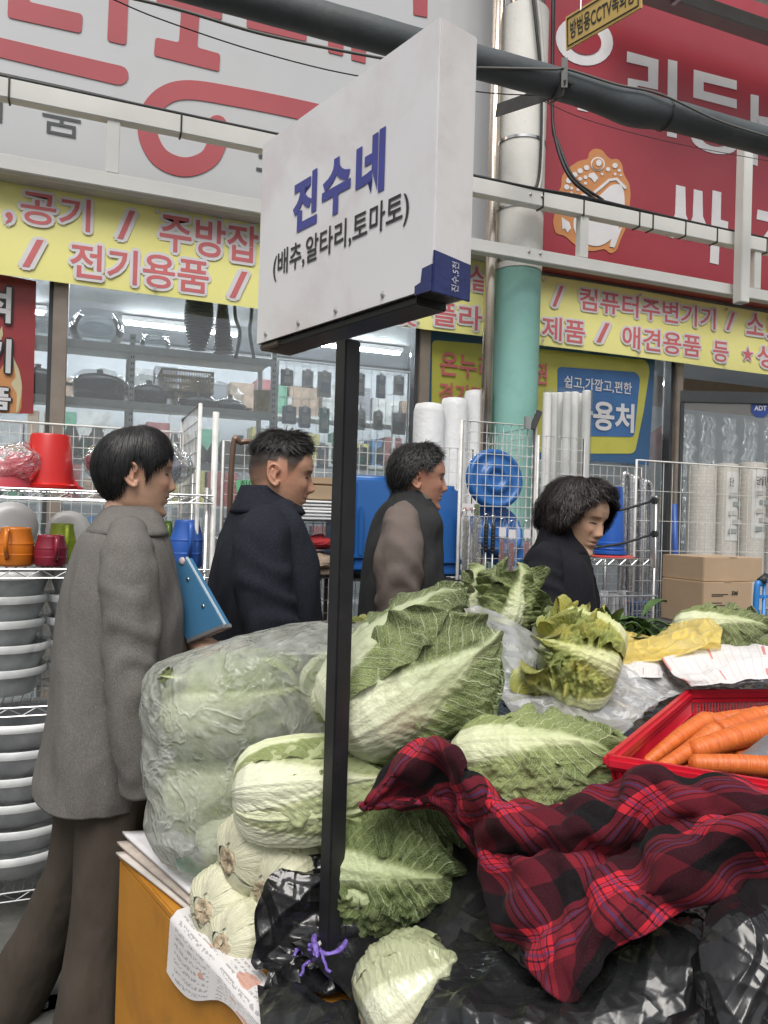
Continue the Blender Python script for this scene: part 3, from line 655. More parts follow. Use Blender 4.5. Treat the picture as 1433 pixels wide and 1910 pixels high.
V = np.array(A)+E_[..., None]*np.array(ed)+ins[..., None]*np.array(ex); V[..., 2] = zz; V += .003*sn(V, 4, 18, 3)[..., None]*-np.array(ex)
np_ = gridmesh('newspaper', V, newsprint(), uv=np.stack([E_*1.6, I_*.5], -1))
tag(np_, 'printed newspaper sheet hanging over the orange table edge', 'newspaper')
# ---- black plastic ground sheet under the heap
M_bag = None
def bagmat(name, base=(.012, .012, .013), rough=.22, bs=.9):
    m, nt, b = newmat(name); tc = _n(nt, 'ShaderNodeTexCoord').outputs['Object']
    mp = _n(nt, 'ShaderNodeMapping'); mp.inputs['Scale'].default_value = (1.8, .6, 1); mp.inputs['Rotation'].default_value = (.4, .3, .9); nt.links.new(tc, mp.inputs[0])
    n1 = _noise(nt, mp.outputs[0], 7, 2, .5, .9); n2 = _noise(nt, tc, 26, 2, .5, .5)
    rg = _math(nt, 'ABSOLUTE', _math(nt, 'SUBTRACT', n1, .5)); h = _math(nt, 'ADD', _math(nt, 'MULTIPLY', rg, -2.0), _math(nt, 'MULTIPLY', n2, .35))
    b.inputs['Base Color'].default_value = (*base, 1); b.inputs['Roughness'].default_value = rough; b.inputs['Specular IOR Level'].default_value = .6
    nt.links.new(_ramp(nt, n2, [(.3, rough*.7), (.7, rough*1.5)]), b.inputs['Roughness'])
    nt.links.new(_bump(nt, h, bs*.5, .012), b.inputs['Normal']); return m
M_bag = bagmat('black_bag_film', rough=.17, bs=1.1); M_bag2 = bagmat('black_bag_film_dull', (.014, .015, .016), .24, 1.0)
S, T = np.meshgrid(np.linspace(0, 1, 110), np.linspace(0, 1, 90), indexing='ij')
o0 = np.array(A+ed*.36+ex*.10); V = o0+S[..., None]*np.array(ex*2.25)+T[..., None]*np.array(ed*1.25)
V[..., 2] = TZ+.045+.31*smooth(.42, .92, V[..., 0])+.012*sn(V, 4, 9, 4)
V = crinkle(V, np.zeros_like(V)+np.array([0, 0, 1.]), .016, (.03, .16), 14, 9)
tag(gridmesh('plastic_sheet', V, M_bag), 'black plastic sheet spread under the heaped cabbages', 'plastic sheet')

# ---- napa cabbages
def cabbage_mat(name, dark=(.042, .068, .013), light=(.24, .30, .08), rib=(.70, .73, .50), ribw=.55, yel=0., seed=0, veins=1.0, base=.5):
    m, nt, b = newmat(name); uvn = _n(nt, 'ShaderNodeTexCoord').outputs['UV']
    sp = _n(nt, 'ShaderNodeSeparateXYZ'); nt.links.new(uvn, sp.inputs[0]); s = sp.outputs[0]
    nz = _noise(nt, uvn, 5+seed*.3, 4, .6); tt = _math(nt, 'ABSOLUTE', _math(nt, 'SUBTRACT', _math(nt, 'MULTIPLY', sp.outputs[1], 2), 1))
    wob = _math(nt, 'MULTIPLY', _math(nt, 'SUBTRACT', nz, .5), .5)
    # midrib
    w = _math(nt, 'ADD', _math(nt, 'MULTIPLY', _math(nt, 'POWER', _math(nt, 'MAXIMUM', _math(nt, 'SUBTRACT', 1.0, s), 0.001), 1.6), ribw), .018)
    e = _math(nt, 'SUBTRACT', _math(nt, 'ADD', tt, _math(nt, 'MULTIPLY', wob, .10)), w)
    mid = _ramp(nt, _math(nt, 'ADD', _math(nt, 'MULTIPLY', e, 5.), .5), [(.25, 1), (.8, 0)])
    # side veins, leaning towards the tip
    def vein(freq, lean, w0, ph):
        a = _math(nt, 'ADD', _math(nt, 'SUBTRACT', _math(nt, 'MULTIPLY', s, freq), _math(nt, 'MULTIPLY', tt, lean)), _math(nt, 'ADD', _math(nt, 'MULTIPLY', wob, 1.6), ph))
        d = _math(nt, 'MULTIPLY', _math(nt, 'ABSOLUTE', _math(nt, 'SUBTRACT', _math(nt, 'FRACT', a), .5)), 2)
        return _ramp(nt, _math(nt, 'ADD', d, _math(nt, 'MULTIPLY', tt, w0)), [(.0, 1), (.08, .75), (.17, 0)])
    v1 = vein(13, 4.4, .06, .13); v2 = vein(31, 11, .0, .4)
    vo = _n(nt, 'ShaderNodeTexVoronoi', feature='DISTANCE_TO_EDGE'); vo.inputs['Scale'].default_value = 32
    mp = _n(nt, 'ShaderNodeCombineXYZ'); nt.links.new(_math(nt, 'SUBTRACT', _math(nt, 'MULTIPLY', s, 1.7), _math(nt, 'MULTIPLY', tt, .5)), mp.inputs[0]); nt.links.new(sp.outputs[1], mp.inputs[1]); nt.links.new(nz, mp.inputs[2]); nt.links.new(mp.outputs[0], vo.inputs['Vector'])
    ret = _ramp(nt, vo.outputs[0], [(.0, 1), (.07, .5), (.16, 0)])
    vv = _math(nt, 'MAXIMUM', v1, _math(nt, 'MAXIMUM', _math(nt, 'MULTIPLY', v2, .5), _math(nt, 'MULTIPLY', ret, .62)))
    vv = _math(nt, 'MULTIPLY', vv, veins)
    # blade tone
    g = _math(nt, 'ADD', _math(nt, 'ADD', s, _math(nt, 'MULTIPLY', tt, .35)), wob)
    blade = _ramp(nt, _math(nt, 'MULTIPLY', g, .7), [(base*.35, light), (base, tuple(.5*(x+y) for x, y in zip(dark, light))), (min(1, base*1.7), dark)])
    if yel: blade = _mix(nt, _ramp(nt, _noise(nt, uvn, 2.3, 3), [(.42, 0), (.62, yel)]), blade, (.55, .46, .06))
    c = _mix(nt, vv, blade, tuple(.60*x+.40*y for x, y in zip(rib, light)))
    stri = _ramp(nt, _noise(nt, _vscale(nt, uvn, (1.5, 40, 1)), 1.0, 3), [(.35, tuple(x*.82 for x in rib)), (.65, rib)])
    stri = _mix(nt, _ramp(nt, s, [(.05, 0), (.6, .45)]), stri, light)
    c = _mix(nt, mid, c, stri)
    nt.links.new(c, b.inputs['Base Color']); b.inputs['Roughness'].default_value = .42; b.inputs['Specular IOR Level'].default_value = .35
    h = _math(nt, 'MAXIMUM', _math(nt, 'MULTIPLY', vv, 1.), _math(nt, 'MULTIPLY', mid, 1.0))
    h = _math(nt, 'ADD', h, _math(nt, 'MULTIPLY', _noise(nt, uvn, 34, 3), .7))
    nt.links.new(_bump(nt, h, .65, .006), b.inputs['Normal'])
    return m
def _vscale(nt, v, sc):
    m = _n(nt, 'ShaderNodeVectorMath', operation='MULTIPLY'); nt.links.new(v, m.inputs[0]); m.inputs[1].default_value = sc; return m.outputs[0]
def leaf(parent, m, Bp, a, n, b, L, Rr, phi=0, span=1.2, ln=1., lay=0., flat=0., W=.12, ruf=1., crk=1., seed=1, curl=0., ns=84, nt_=60, s0=0., bend=0.):
    s = np.linspace(s0, 1, ns); t = np.linspace(-1, 1, nt_); S, T = np.meshgrid(s, t, indexing='ij'); at = np.abs(T)
    prof = np.interp(S, [0, .03, .09, .2, .42, .7, .88, 1], [.25, .52, .74, .9, 1, .95, .78, .5])
    wf = np.interp(S, [0, .12, .35, .65, .88, 1], [.75, .8, .9, 1, .85, .5])
    ax = L*ln*S*(1-.20*at**3*smooth(.2, 1, S))
    ang = phi+T*span*wf; nv, bv, av, B_ = (np.array(x) for x in (n, b, a, Bp))
    dr = np.cos(ang)[..., None]*nv+np.sin(ang)[..., None]*bv
    np_h = math.cos(phi)*nv+math.sin(phi)*bv; bp_h = -math.sin(phi)*nv+math.cos(phi)*bv
    r = Rr*prof+lay
    wrap = B_+ax[..., None]*av+r[..., None]*dr
    fl = B_+ax[..., None]*av+(Rr*prof+lay)[..., None]*np_h+(T*W*wf)[..., None]*bp_h
    k = (flat*smooth(.25, .85, S))[..., None]; V = wrap*(1-k)+fl*k; D = dr*(1-k)+np_h*k
    q = np.stack([S*3, T*1.4], -1)
    lat = (S*13-at*4.4)+.8*sn(q, seed, 3, 2); lf = np.abs(lat-np.floor(lat)-.5)*2
    ridge = np.maximum(0, 1-np.abs(T)/(.55*(1-S)**1.3+.05))
    disp = .010*(1-S)**.8*ridge**.8+.0012*np.cos(T*34)*ridge*(1-S)
    disp += .0026*smooth(.15, .5, S+at*.3)*(1-ridge)*(lf**1.5)*(-1)
    disp += crk*.0055*sn(q, seed+9, 9, 3, .6)*smooth(.15, .6, S+.35*at)*(1-ridge*.8)
    eg = at**3*smooth(.12, .5, S)
    disp += ruf*.013*eg*np.sin(S*26+seed+3*sn(q, seed+2, 2, 2)+(T > 0)*1.7)
    tip = smooth(.80, 1, S)
    disp += ruf*.012*tip*np.sin(T*13+seed*1.3+2*sn(q, seed+5, 3, 2))+curl*smooth(.55, 1, S)**2+bend*at**2*smooth(.2, 1, S)
    V = V+D*disp[..., None]
    V = V+(av*(ruf*.010)*(tip*np.sin(T*9+seed*2.1))[..., None])
    return gridmesh('leaf', V, m, parent, uv=np.stack([S, T*.5+.5], -1))
def napa(label, base, tip, Rr, leaves, m, seed=1, core=None, stub=True, roll=0, group=None, name='napa_cabbage'):
    base = Vector(base); tip = Vector(tip); a = tip-base; L = a.length; a.normalize()
    tocam = CP-(base+tip)/2; n = tocam-a*tocam.dot(a); n.normalize(); b = a.cross(n)
    if roll: n, b = n*math.cos(roll)+b*math.sin(roll), b*math.cos(roll)-n*math.sin(roll)
    e = empty(name, (0, 0, 0), label, 'cabbage', group)
    M3 = Matrix((n, b, a)).transposed()
    o = MB().lathe([(.001, .01*L), (Rr*.4, .02*L), (Rr*.66, .09*L), (Rr*.8, .2*L), (Rr*.9, .42*L), (Rr*.85, .7*L), (Rr*.68, .88*L), (Rr*.35, .97*L), (.001, L)], base, 26, M3).build('heart', core or m, e, smooth=True)
    uvl = o.data.uv_layers.new(name='UVMap')
    for p_ in o.data.polygons:
        for li in p_.loop_indices:
            v = o.data.vertices[o.data.loops[li].vertex_index].co-base; uvl.data[li].uv = (v.dot(a)/L, .5+.5*math.atan2(v.dot(b), v.dot(n))/math.pi)
    if stub:
        rs = np.random.RandomState(seed); st = MB().lathe([(Rr*.26, .04*L), (Rr*.34, .010), (Rr*.33, .002), (Rr*.28, -.002), (Rr*.2, .0), (.002, .001)], base, 20, M3)
        st.v = [tuple(np.array(v)+rs.normal(size=3)*.0014) for v in st.v]
        st.build('root_end', mat('cabbage_root', (.42, .34, .23), .85, var=.35, vscale=60, bump=.5, bscale=120), e, smooth=True)
    for i, kw in enumerate(leaves): leaf(e, kw.pop('m', m), base, a, n, b, L, Rr, seed=seed*7+i*3, **kw)
    return e
C_dark = cabbage_mat('cabbage_dark'); C_mid = cabbage_mat('cabbage_mid', (.062, .105, .020), (.30, .36, .11), seed=3, base=.62)
C_top = cabbage_mat('cabbage_top', (.045, .076, .015), (.25, .32, .09), (.72, .75, .55), ribw=.85, seed=2, base=.55)
C_wilt = cabbage_mat('cabbage_wilted', (.042, .074, .014), (.17, .23, .06), (.56, .62, .38), ribw=.34, seed=6, base=.42)
C_pale = cabbage_mat('cabbage_pale', (.26, .36, .10), (.52, .56, .30), (.70, .71, .55), ribw=1.0, seed=5, veins=.6, base=.8)
C_wrap = cabbage_mat('cabbage_in_film', (.30, .37, .14), (.55, .58, .36), (.66, .68, .52), ribw=.5, seed=9, veins=.7, base=.9)
_b = C_wrap.node_tree.nodes['Principled BSDF']; _b.inputs['Coat Weight'].default_value = .9; _b.inputs['Coat Roughness'].default_value = .12
C_yel = cabbage_mat('cabbage_yellow', (.10, .17, .025), (.42, .46, .10), (.66, .68, .40), ribw=.45, yel=.75, seed=7)
C_core = cabbage_mat('cabbage_heart', (.30, .38, .12), (.55, .58, .30), (.68, .70, .5), seed=8, veins=.6)
W_ = lambda *l: [dict(x) for x in l]
# top centre: leaning head with a broad open leaf
napa('big napa cabbage on top of the heap with a broad crinkled leaf fanned open', P(622, 1366, 1.52), P(858, 1198, 1.57), .122, W_(
    dict(phi=.28, span=1.25, ln=1.20, lay=.012, flat=.62, W=.180, ruf=1.0, crk=.75, curl=.015, ns=130, nt_=100),
    dict(phi=1.95, span=.95, ln=1.05, lay=.012, ruf=1.3, crk=1.4), dict(phi=-1.0, span=.9, ln=1.22, lay=.020, flat=.45, W=.13, ruf=1.1, crk=.9, curl=.01, ns=110, nt_=80),
    dict(phi=-2.0, span=1.0, ln=1.12, lay=.01, ruf=1.4, crk=1.4), dict(phi=3.0, span=1.1, ln=1.0, lay=.006), dict(phi=-.4, span=1.1, ln=.95, lay=.003, ruf=1.2)), C_top, 3, C_core)
napa('napa cabbage half hidden behind the pole with its pale base turned left', P(572, 1316, 1.62), P(740, 1240, 1.70), .080, W_(
    dict(phi=.0, span=1.2, lay=.01, ruf=1.2, m=C_mid), dict(phi=1.7, span=1.1, lay=.005), dict(phi=-1.6, span=1.1, lay=.005, ln=1.1), dict(phi=3.1, span=1.1)), C_dark, 5, C_core)
# right: head lying flat with fine veins
napa('napa cabbage lying flat beside the carrot basket, green tip towards the basket', P(848, 1432, 1.44), P(1165, 1430, 1.33), .088, W_(
    dict(phi=-.5, span=1.25, ln=1.0, lay=.012, ruf=1.0, crk=1.2, ns=120, nt_=90, m=C_mid), dict(phi=.75, span=.9, ln=1.02, lay=.018, ruf=1.1, crk=1.1, ns=110, nt_=70, m=C_mid),
    dict(phi=-1.9, span=1.0, lay=.006), dict(phi=2.2, span=1.1, lay=.004), dict(phi=.1, span=1.0, ln=.98, lay=.003)), C_mid, 11, C_core)
# left: pale head with the root end to the left
napa('pale napa cabbage lying behind the pole, torn leaf on its side', P(438, 1482, 1.50), P(735, 1462, 1.52), .088, W_(
    dict(phi=-.15, span=.85, lay=.012, ruf=.6, crk=.7, m=C_pale, ns=100), dict(phi=1.25, span=.75, lay=.014, ruf=.5, crk=.5, m=C_pale), dict(phi=-1.35, span=.8, lay=.014, ruf=.7, crk=.8, m=C_mid, ln=1.04),
    dict(phi=.55, span=.9, lay=.005, ln=1.02, m=C_mid), dict(phi=2.7, span=1.1, lay=.004), dict(phi=-2.5, span=1.1, lay=.004)), C_pale, 13, C_core)
# lower middle: wilted dark head
napa('dark wilted napa cabbage below the blanket corner, right of the pole', P(622, 1592, 1.53), P(862, 1625, 1.46), .124, W_(
    dict(phi=.15, span=1.05, ln=1.08, lay=.014, ruf=1.6, crk=2.0, ns=120, nt_=90), dict(phi=1.15, span=.7, ln=.95, lay=.022, ruf=1.8, crk=1.8, flat=.3, W=.09),
    dict(phi=-.95, span=.95, ln=1.05, lay=.012, ruf=1.5, crk=1.8), dict(phi=-2.1, span=1.1, lay=.006, ruf=1.2), dict(phi=2.2, span=1.1, lay=.008, ruf=1.4), dict(phi=.6, span=1., ln=.93, lay=.006, crk=1.6)), C_wilt, 17, C_core, stub=False)
# root ends facing out, lower left
for i, (x, y, d, x2, y2, d2, r_, lab) in enumerate([(424, 1606, 1.50, 560, 1560, 1.62, .084, 'white cabbage with a large brown root scar, topmost of the root-end group'), (378, 1700, 1.50, 500, 1660, 1.64, .076, 'white cabbage root end lying lowest left above the newspaper'),
        (412, 1766, 1.44, 530, 1730, 1.56, .070, 'small pale green cabbage root end resting on the newspaper'), (492, 1668, 1.46, 590, 1590, 1.60, .080, 'white cabbage root end tucked beside the black plastic')]):
    napa(lab, P(x, y, d), P(x2, y2, d2), r_, W_(dict(phi=0, span=1.3, lay=.006, ruf=.1, crk=.25, ln=1.2), dict(phi=2.1, span=1.3, lay=.004, ruf=.1, crk=.25, ln=1.2), dict(phi=-2.1, span=1.3, lay=.005, ruf=.1, crk=.25, ln=1.2), dict(phi=-.9, span=.7, lay=.009, ruf=.2, crk=.3, ln=.9)),
         cabbage_mat('cabbage_root_skin%d' % i, (.36, .42, .17) if i in (1, 2) else (.48, .47, .30), (.56, .58, .36), (.64, .63, .46), ribw=1.6, seed=i, veins=.35, base=1.2), 21+i, C_pale, group='cabbage root ends at the table corner')
# wrapped head at the bottom
wr = napa('pale cabbage wrapped in clear film at the bottom edge, between black bags', P(690, 1925, 1.17), P(850, 1790, 1.22), .092, W_(
    dict(phi=0, span=1.5, lay=.003, ruf=.15, crk=.7, ns=100, nt_=80), dict(phi=2.1, span=1.4, lay=.003, ruf=.1, crk=.6), dict(phi=-2.1, span=1.4, lay=.002, ruf=.1, crk=.6)), C_wrap, 31, C_wrap)
def blob(name, c, ax3, m, parent=None, seed=1, amp=.01, freq=12, n=(70, 90), pw=1., ridged=False, zmin=None, thick=0):
    """closed lumpy shell: ax3 = three half-axis vectors"""
    th = np.linspace(.02, math.pi-.02, n[0]); ph = np.linspace(0, 2*math.pi, n[1], endpoint=False); TH, PH = np.meshgrid(th, ph, indexing='ij')
    sg = lambda v: np.sign(v)*np.abs(v)**pw
    X, Y, Z = sg(np.sin(TH))*sg(np.cos(PH)), sg(np.sin(TH))*sg(np.sin(PH)), sg(np.cos(TH)); D = np.stack([X, Y, Z], -1)
    f = sn(D, seed, freq, 4, .55); f = (1-2*np.abs(f)**.8) if ridged else f
    a3 = np.array([list(v) for v in ax3]); V = np.array(c)+D @ a3
    V = V+(D @ a3)/np.linalg.norm(D @ a3, axis=-1, keepdims=True)*(amp*f)[..., None]
    if zmin is not None: V[..., 2] = np.maximum(V[..., 2], zmin)
    return gridmesh(name, V, m, parent, closed_u=True)
F_clear = film('clear_film', (.9, .93, .9), .12, .22, .4, .2, 22, fres=.0)
# bag of cabbages on the left
F_bag = film('milky_bag_film', (.97, 1.0, .94), .36, .2, .5, .6, 20, fres=.02, gl_=.5)
bc = P(438, 1398, 1.68)
bg = empty('cabbage_bag', bc, 'large milky plastic bag full of cabbages standing on white cardboard', 'bag')
S, T = np.meshgrid(np.linspace(0, 1, 150), np.linspace(0, 2*math.pi, 190, endpoint=False), indexing='ij')
# outline of the bag by height: y px, left px, right px
prof_b = np.array([[1612, 330, 470], [1590, 300, 560], [1500, 282, 640], [1400, 276, 690], [1300, 272, 720], [1255, 285, 740], [1225, 340, 750], [1195, 430, 745], [1172, 520, 720], [1160, 600, 660]], float)
yy = np.interp(S, np.linspace(0, 1, 10), prof_b[:, 0]); xl = catmull(prof_b[:, 1:2], 150)[:, 0]; xr_ = catmull(prof_b[:, 2:3], 150)[:, 0]
cxp = (xl+xr_)/2; hw = (xr_-xl)/2
dd = 1.72
cen = np.array([list(P(cxp[i], yy[i, 0], dd)) for i in range(150)]); hwm = hw/FPX*dd
rtv = np.array(rt0); fwv = np.array((fw.x, fw.y, 0))
dep = np.minimum(hwm, .19)*.85
V = cen[:, None, :]+(hwm[:, None]*np.cos(T))[..., None]*rtv+(dep[:, None]*np.sin(T))[..., None]*fwv
dirv = np.cos(T)[..., None]*rtv+np.sin(T)[..., None]*fwv
q = np.stack([V[..., 0], V[..., 1], V[..., 2]*.6], -1)
V = V+dirv*(.012*sn(q, 3, 11, 2))[..., None]; V = crinkle(V, dirv, .0085, (.03, .16), 16, 6); V[..., 2] = np.maximum(V[..., 2], TZ+.052)
reparent(gridmesh('bag_film', V, F_bag, closed_u=True), bg)
for i, (x, y, x2, y2, d, d2, r_, lab) in enumerate([(318, 1490, 560, 1430, 1.73, 1.72, .110, 'lower cabbage showing dimly through the milky bag'), (312, 1345, 560, 1280, 1.71, 1.71, .112, 'upper cabbage showing dimly through the milky bag'), (372, 1565, 600, 1500, 1.68, 1.70, .085, 'cabbage in the milky bag nearest the pole')]):
    napa(lab, P(x, y, d), P(x2, y2, d2), r_, W_(dict(phi=0, span=1.3, lay=.005, ruf=1, crk=1), dict(phi=2.1, span=1.2, lay=.004), dict(phi=-2.1, span=1.2, lay=.004)), C_mid, 41+i, C_core, stub=False)
napa('leaf tip sticking out of the top of the milky bag', P(345, 1268, 1.62), P(306, 1262, 1.62), .012, W_(dict(phi=0, span=1.6, ln=1.2, flat=.9, W=.025, ruf=.5, crk=.4, ns=30, nt_=24), dict(phi=2.6, span=1.4, ln=1.0, flat=.6, W=.02, ruf=.4, crk=.3, ns=30, nt_=24)), C_dark, 47, C_core, stub=False, name='cabbage_leaf')
# behind: open leafy heads
napa('upright green cabbage leaves standing behind the big open cabbage', P(925, 1185, 1.86), P(938, 1085, 1.92), .075, W_(
    dict(phi=.5, span=1.2, ln=1.1, lay=.01, ruf=2.2, crk=1.5, curl=.04, flat=.4, W=.13, ns=100, nt_=80), dict(phi=-.9, span=1.1, ln=1.0, lay=.01, ruf=2, crk=1.5, curl=.03), dict(phi=2.3, span=1.2, ln=1.05, lay=.01, ruf=2, curl=.04), dict(phi=-2.4, span=1.1, lay=.01, ruf=2, curl=.05)), C_mid, 51, C_core, stub=False)
napa('loose frilly cabbage with yellowing leaves lying on the clear plastic', P(1150, 1262, 1.66), P(1005, 1205, 1.70), .088, W_(
    dict(phi=.2, span=.9, ln=1.0, lay=.018, ruf=2.6, crk=2.2, curl=.02, ns=110, nt_=80), dict(phi=1.2, span=.8, ln=.9, lay=.026, ruf=2.6, crk=2.2, curl=.02, ns=100, nt_=70), dict(phi=-.9, span=.9, ln=1.05, lay=.02, ruf=2.6, crk=2, curl=.03),
    dict(phi=-2., span=1., lay=.012, ruf=2.4, curl=.03), dict(phi=2.4, span=1., lay=.012, ruf=2.4, curl=.02)), C_yel, 57, C_core, stub=False)
napa('small leaf fan between the frilly cabbage and the woman in black', P(1040, 1196, 1.80), P(1035, 1148, 1.84), .05, W_(dict(phi=.2, span=1.3, ln=1.1, ruf=2, crk=1.5, flat=.5, W=.075), dict(phi=-1.5, span=1.2, ruf=2), dict(phi=2.0, span=1.2, ruf=2)), C_mid, 61, C_core, stub=False)
napa('far napa cabbage at the right edge behind the striped cloth', P(1255, 1176, 2.0), P(1450, 1185, 1.9), .062, W_(dict(phi=-.5, span=1.2, lay=.008, ruf=.8), dict(phi=.9, span=1.1, lay=.008, ruf=.8), dict(phi=2.4, span=1.2), dict(phi=-2.2, span=1.2)), C_dark, 67, C_core, stub=False)
napa('yellow leaved cabbage head peeping out behind the pole', P(640, 1215, 1.78), P(690, 1172, 1.80), .04, W_(dict(phi=.1, span=1.2, ruf=1.6), dict(phi=2., span=1.2, ruf=1.6), dict(phi=-2., span=1.2, ruf=1.6)), C_yel, 71, C_core, stub=False)

# ---- clear sheets, yellow bag, striped cloth, greens
F_sheet = film('clear_sheet_film', (.99, 1.0, 1.0), .60, .14, .4, .35, 16, fres=.03, gl_=.45)
pw = lambda s_: (lambda V, N: V)
tag(sheet('clear_sheet', [[(905, 1172, 1.80), (1000, 1178, 1.85), (1100, 1215, 1.88), (1230, 1205, 1.9), (1470, 1215, 1.9)], [(905, 1235, 1.70), (1000, 1255, 1.72), (1110, 1262, 1.74), (1240, 1240, 1.80), (1470, 1245, 1.84)], [(925, 1290, 1.62), (1010, 1300, 1.62), (1120, 1305, 1.64), (1230, 1275, 1.74), (1440, 1268, 1.80)], [(960, 1330, 1.56), (1050, 1345, 1.54), (1130, 1365, 1.52), (1190, 1330, 1.60), (1270, 1290, 1.74)], [(1010, 1370, 1.52), (1080, 1395, 1.46), (1110, 1405, 1.43), (1150, 1380, 1.48), (1225, 1315, 1.68)]], F_sheet, nu=110, nv=80, up=2, amp=.008, freq=9, seed=5, wr=dict(cr=.016, wl=(.05, .22), n=11)), 'crumpled clear plastic sheet spread behind the lying cabbage', 'plastic sheet')
tag(sheet('clear_bag', [[(865, 1130, 1.72), (900, 1128, 1.74), (950, 1150, 1.78), (1010, 1190, 1.80)], [(872, 1145, 1.68), (915, 1160, 1.70), (960, 1190, 1.72), (1005, 1225, 1.72)], [(890, 1180, 1.66), (925, 1200, 1.67), (960, 1225, 1.68), (1000, 1250, 1.68)], [(920, 1240, 1.64), (945, 1250, 1.65), (975, 1262, 1.66), (1010, 1275, 1.66)]], F_sheet, nu=60, nv=50, amp=.010, freq=18, seed=9, ridged=True), 'clear bag draped over leaves right of the big open cabbage', 'bag')
rsg = np.random.RandomState(5)
def greens(label, pts, m, n, spread, ln, seed):
    rs = np.random.RandomState(seed); mb_v = []; mb_f = []; e = None; mb = MB()
    for i in range(n):
        p = Vector(pts[i % len(pts)])+Vector(rs.normal(size=3)*spread*np.array([1, 1, .5])); d = Vector((rs.normal(), rs.normal()*.6, rs.normal()*.3)); d.normalize(); sd = d.cross(Vector((0, 0, 1))).normalized(); L = ln*(.6+.7*rs.rand()); w = L*.22; b_ = len(mb.v)
        for k in range(6):
            u = k/5; wd = w*math.sin(math.pi*min(1, u*.9+.08)); c_ = p+d*L*u+Vector((0, 0, .02*math.sin(u*3+i)))
            mb.v += [tuple(c_-sd*wd+Vector((0, 0, .006))), tuple(c_), tuple(c_+sd*wd+Vector((0, 0, .006*math.cos(i))))]
        for k in range(5):
            mb.f += [(b_+3*k, b_+3*k+1, b_+3*k+4, b_+3*k+3), (b_+3*k+1, b_+3*k+2, b_+3*k+5, b_+3*k+4)]
    return tag(mb.build('leafy_greens', m, smooth=True), label, 'greens')
M_gr = mat('leaf_green', (.055, .11, .03), .5, var=.4, vscale=30)
greens('bunch of dark leafy greens beside the yellow bag', [P(1120, 1192, 1.98), P(1160, 1186, 1.98), P(1200, 1182, 2.0)], M_gr, 110, .03, .07, 3)
F_yel = film('yellow_bag_film', (.85, .66, .17), .92, .3, .35, .4, 18, fres=.0, gl_=.25)
tag(sheet('yellow_bag', [[(1120, 1196, 1.92), (1200, 1172, 1.96), (1290, 1160, 1.98), (1352, 1168, 1.98)], [(1125, 1212, 1.86), (1200, 1186, 1.87), (1290, 1166, 1.88), (1348, 1176, 1.88)], [(1135, 1226, 1.80), (1210, 1206, 1.80), (1290, 1192, 1.80), (1345, 1192, 1.80)], [(1160, 1234, 1.78), (1220, 1226, 1.77), (1300, 1210, 1.76), (1345, 1200, 1.77)]], F_yel, nu=70, nv=36, up=2, amp=.004, freq=14, seed=12, wr=dict(cr=.040, wl=(.03, .09), n=12, ub=tuple((P(1345, 1180, 1.88)-P(1125, 1210, 1.86)).normalized()))), 'crumpled yellow plastic bag at the back of the stall', 'bag')
def stripes():
    m, nt, b = newmat('striped_white_cloth'); uvn = _n(nt, 'ShaderNodeTexCoord').outputs['UV']; sp = _n(nt, 'ShaderNodeSeparateXYZ'); nt.links.new(uvn, sp.inputs[0])
    x = _math(nt, 'FRACT', _math(nt, 'MULTIPLY', sp.outputs[0], 16)); l = _math(nt, 'MULTIPLY', _math(nt, 'LESS_THAN', x, .08), .4)
    y = _math(nt, 'FRACT', _math(nt, 'MULTIPLY', sp.outputs[0], 2.6)); r_ = _math(nt, 'LESS_THAN', y, .045)
    r_ = _math(nt, 'MULTIPLY', r_, _math(nt, 'GREATER_THAN', _math(nt, 'FRACT', _math(nt, 'MULTIPLY', sp.outputs[1], 2.2)), .5))
    c = _mix(nt, l, (.62, .60, .60), (.32, .28, .28)); c = _mix(nt, _math(nt, 'MULTIPLY', r_, .8), c, (.5, .12, .10)); nt.links.new(c, b.inputs['Base Color']); b.inputs['Roughness'].default_value = .8
    nt.links.new(_bump(nt, _noise(nt, uvn, 9, 4), .5, .01), b.inputs['Normal']); return m
tag(sheet('striped_cloth', [[(1225, 1222, 1.84), (1300, 1206, 1.88), (1380, 1200, 1.9), (1500, 1205, 1.9)], [(1240, 1238, 1.76), (1310, 1220, 1.78), (1390, 1212, 1.79), (1500, 1216, 1.79)], [(1270, 1262, 1.70), (1330, 1250, 1.70), (1400, 1240, 1.70), (1500, 1240, 1.70)], [(1290, 1280, 1.69), (1350, 1275, 1.67), (1410, 1265, 1.67), (1500, 1262, 1.67)]], stripes(), nu=60, nv=40, up=2, amp=.004, freq=10, seed=14, wr=dict(cr=.022, wl=(.05, .16), n=10)), 'white cloth with thin grey and red stripes behind the carrots', 'cloth')
tag(sheet('striped_cloth', [[(1170, 1238, 1.80), (1195, 1214, 1.83), (1225, 1218, 1.85), (1240, 1236, 1.83)], [(1168, 1250, 1.76), (1195, 1236, 1.78), (1225, 1240, 1.78), (1238, 1250, 1.78)], [(1172, 1266, 1.74), (1195, 1264, 1.74), (1222, 1264, 1.74), (1235, 1264, 1.75)]], stripes(), nu=30, nv=24, amp=.004, freq=20, seed=15), 'small printed white bag end in front of the yellow bag', 'bag')

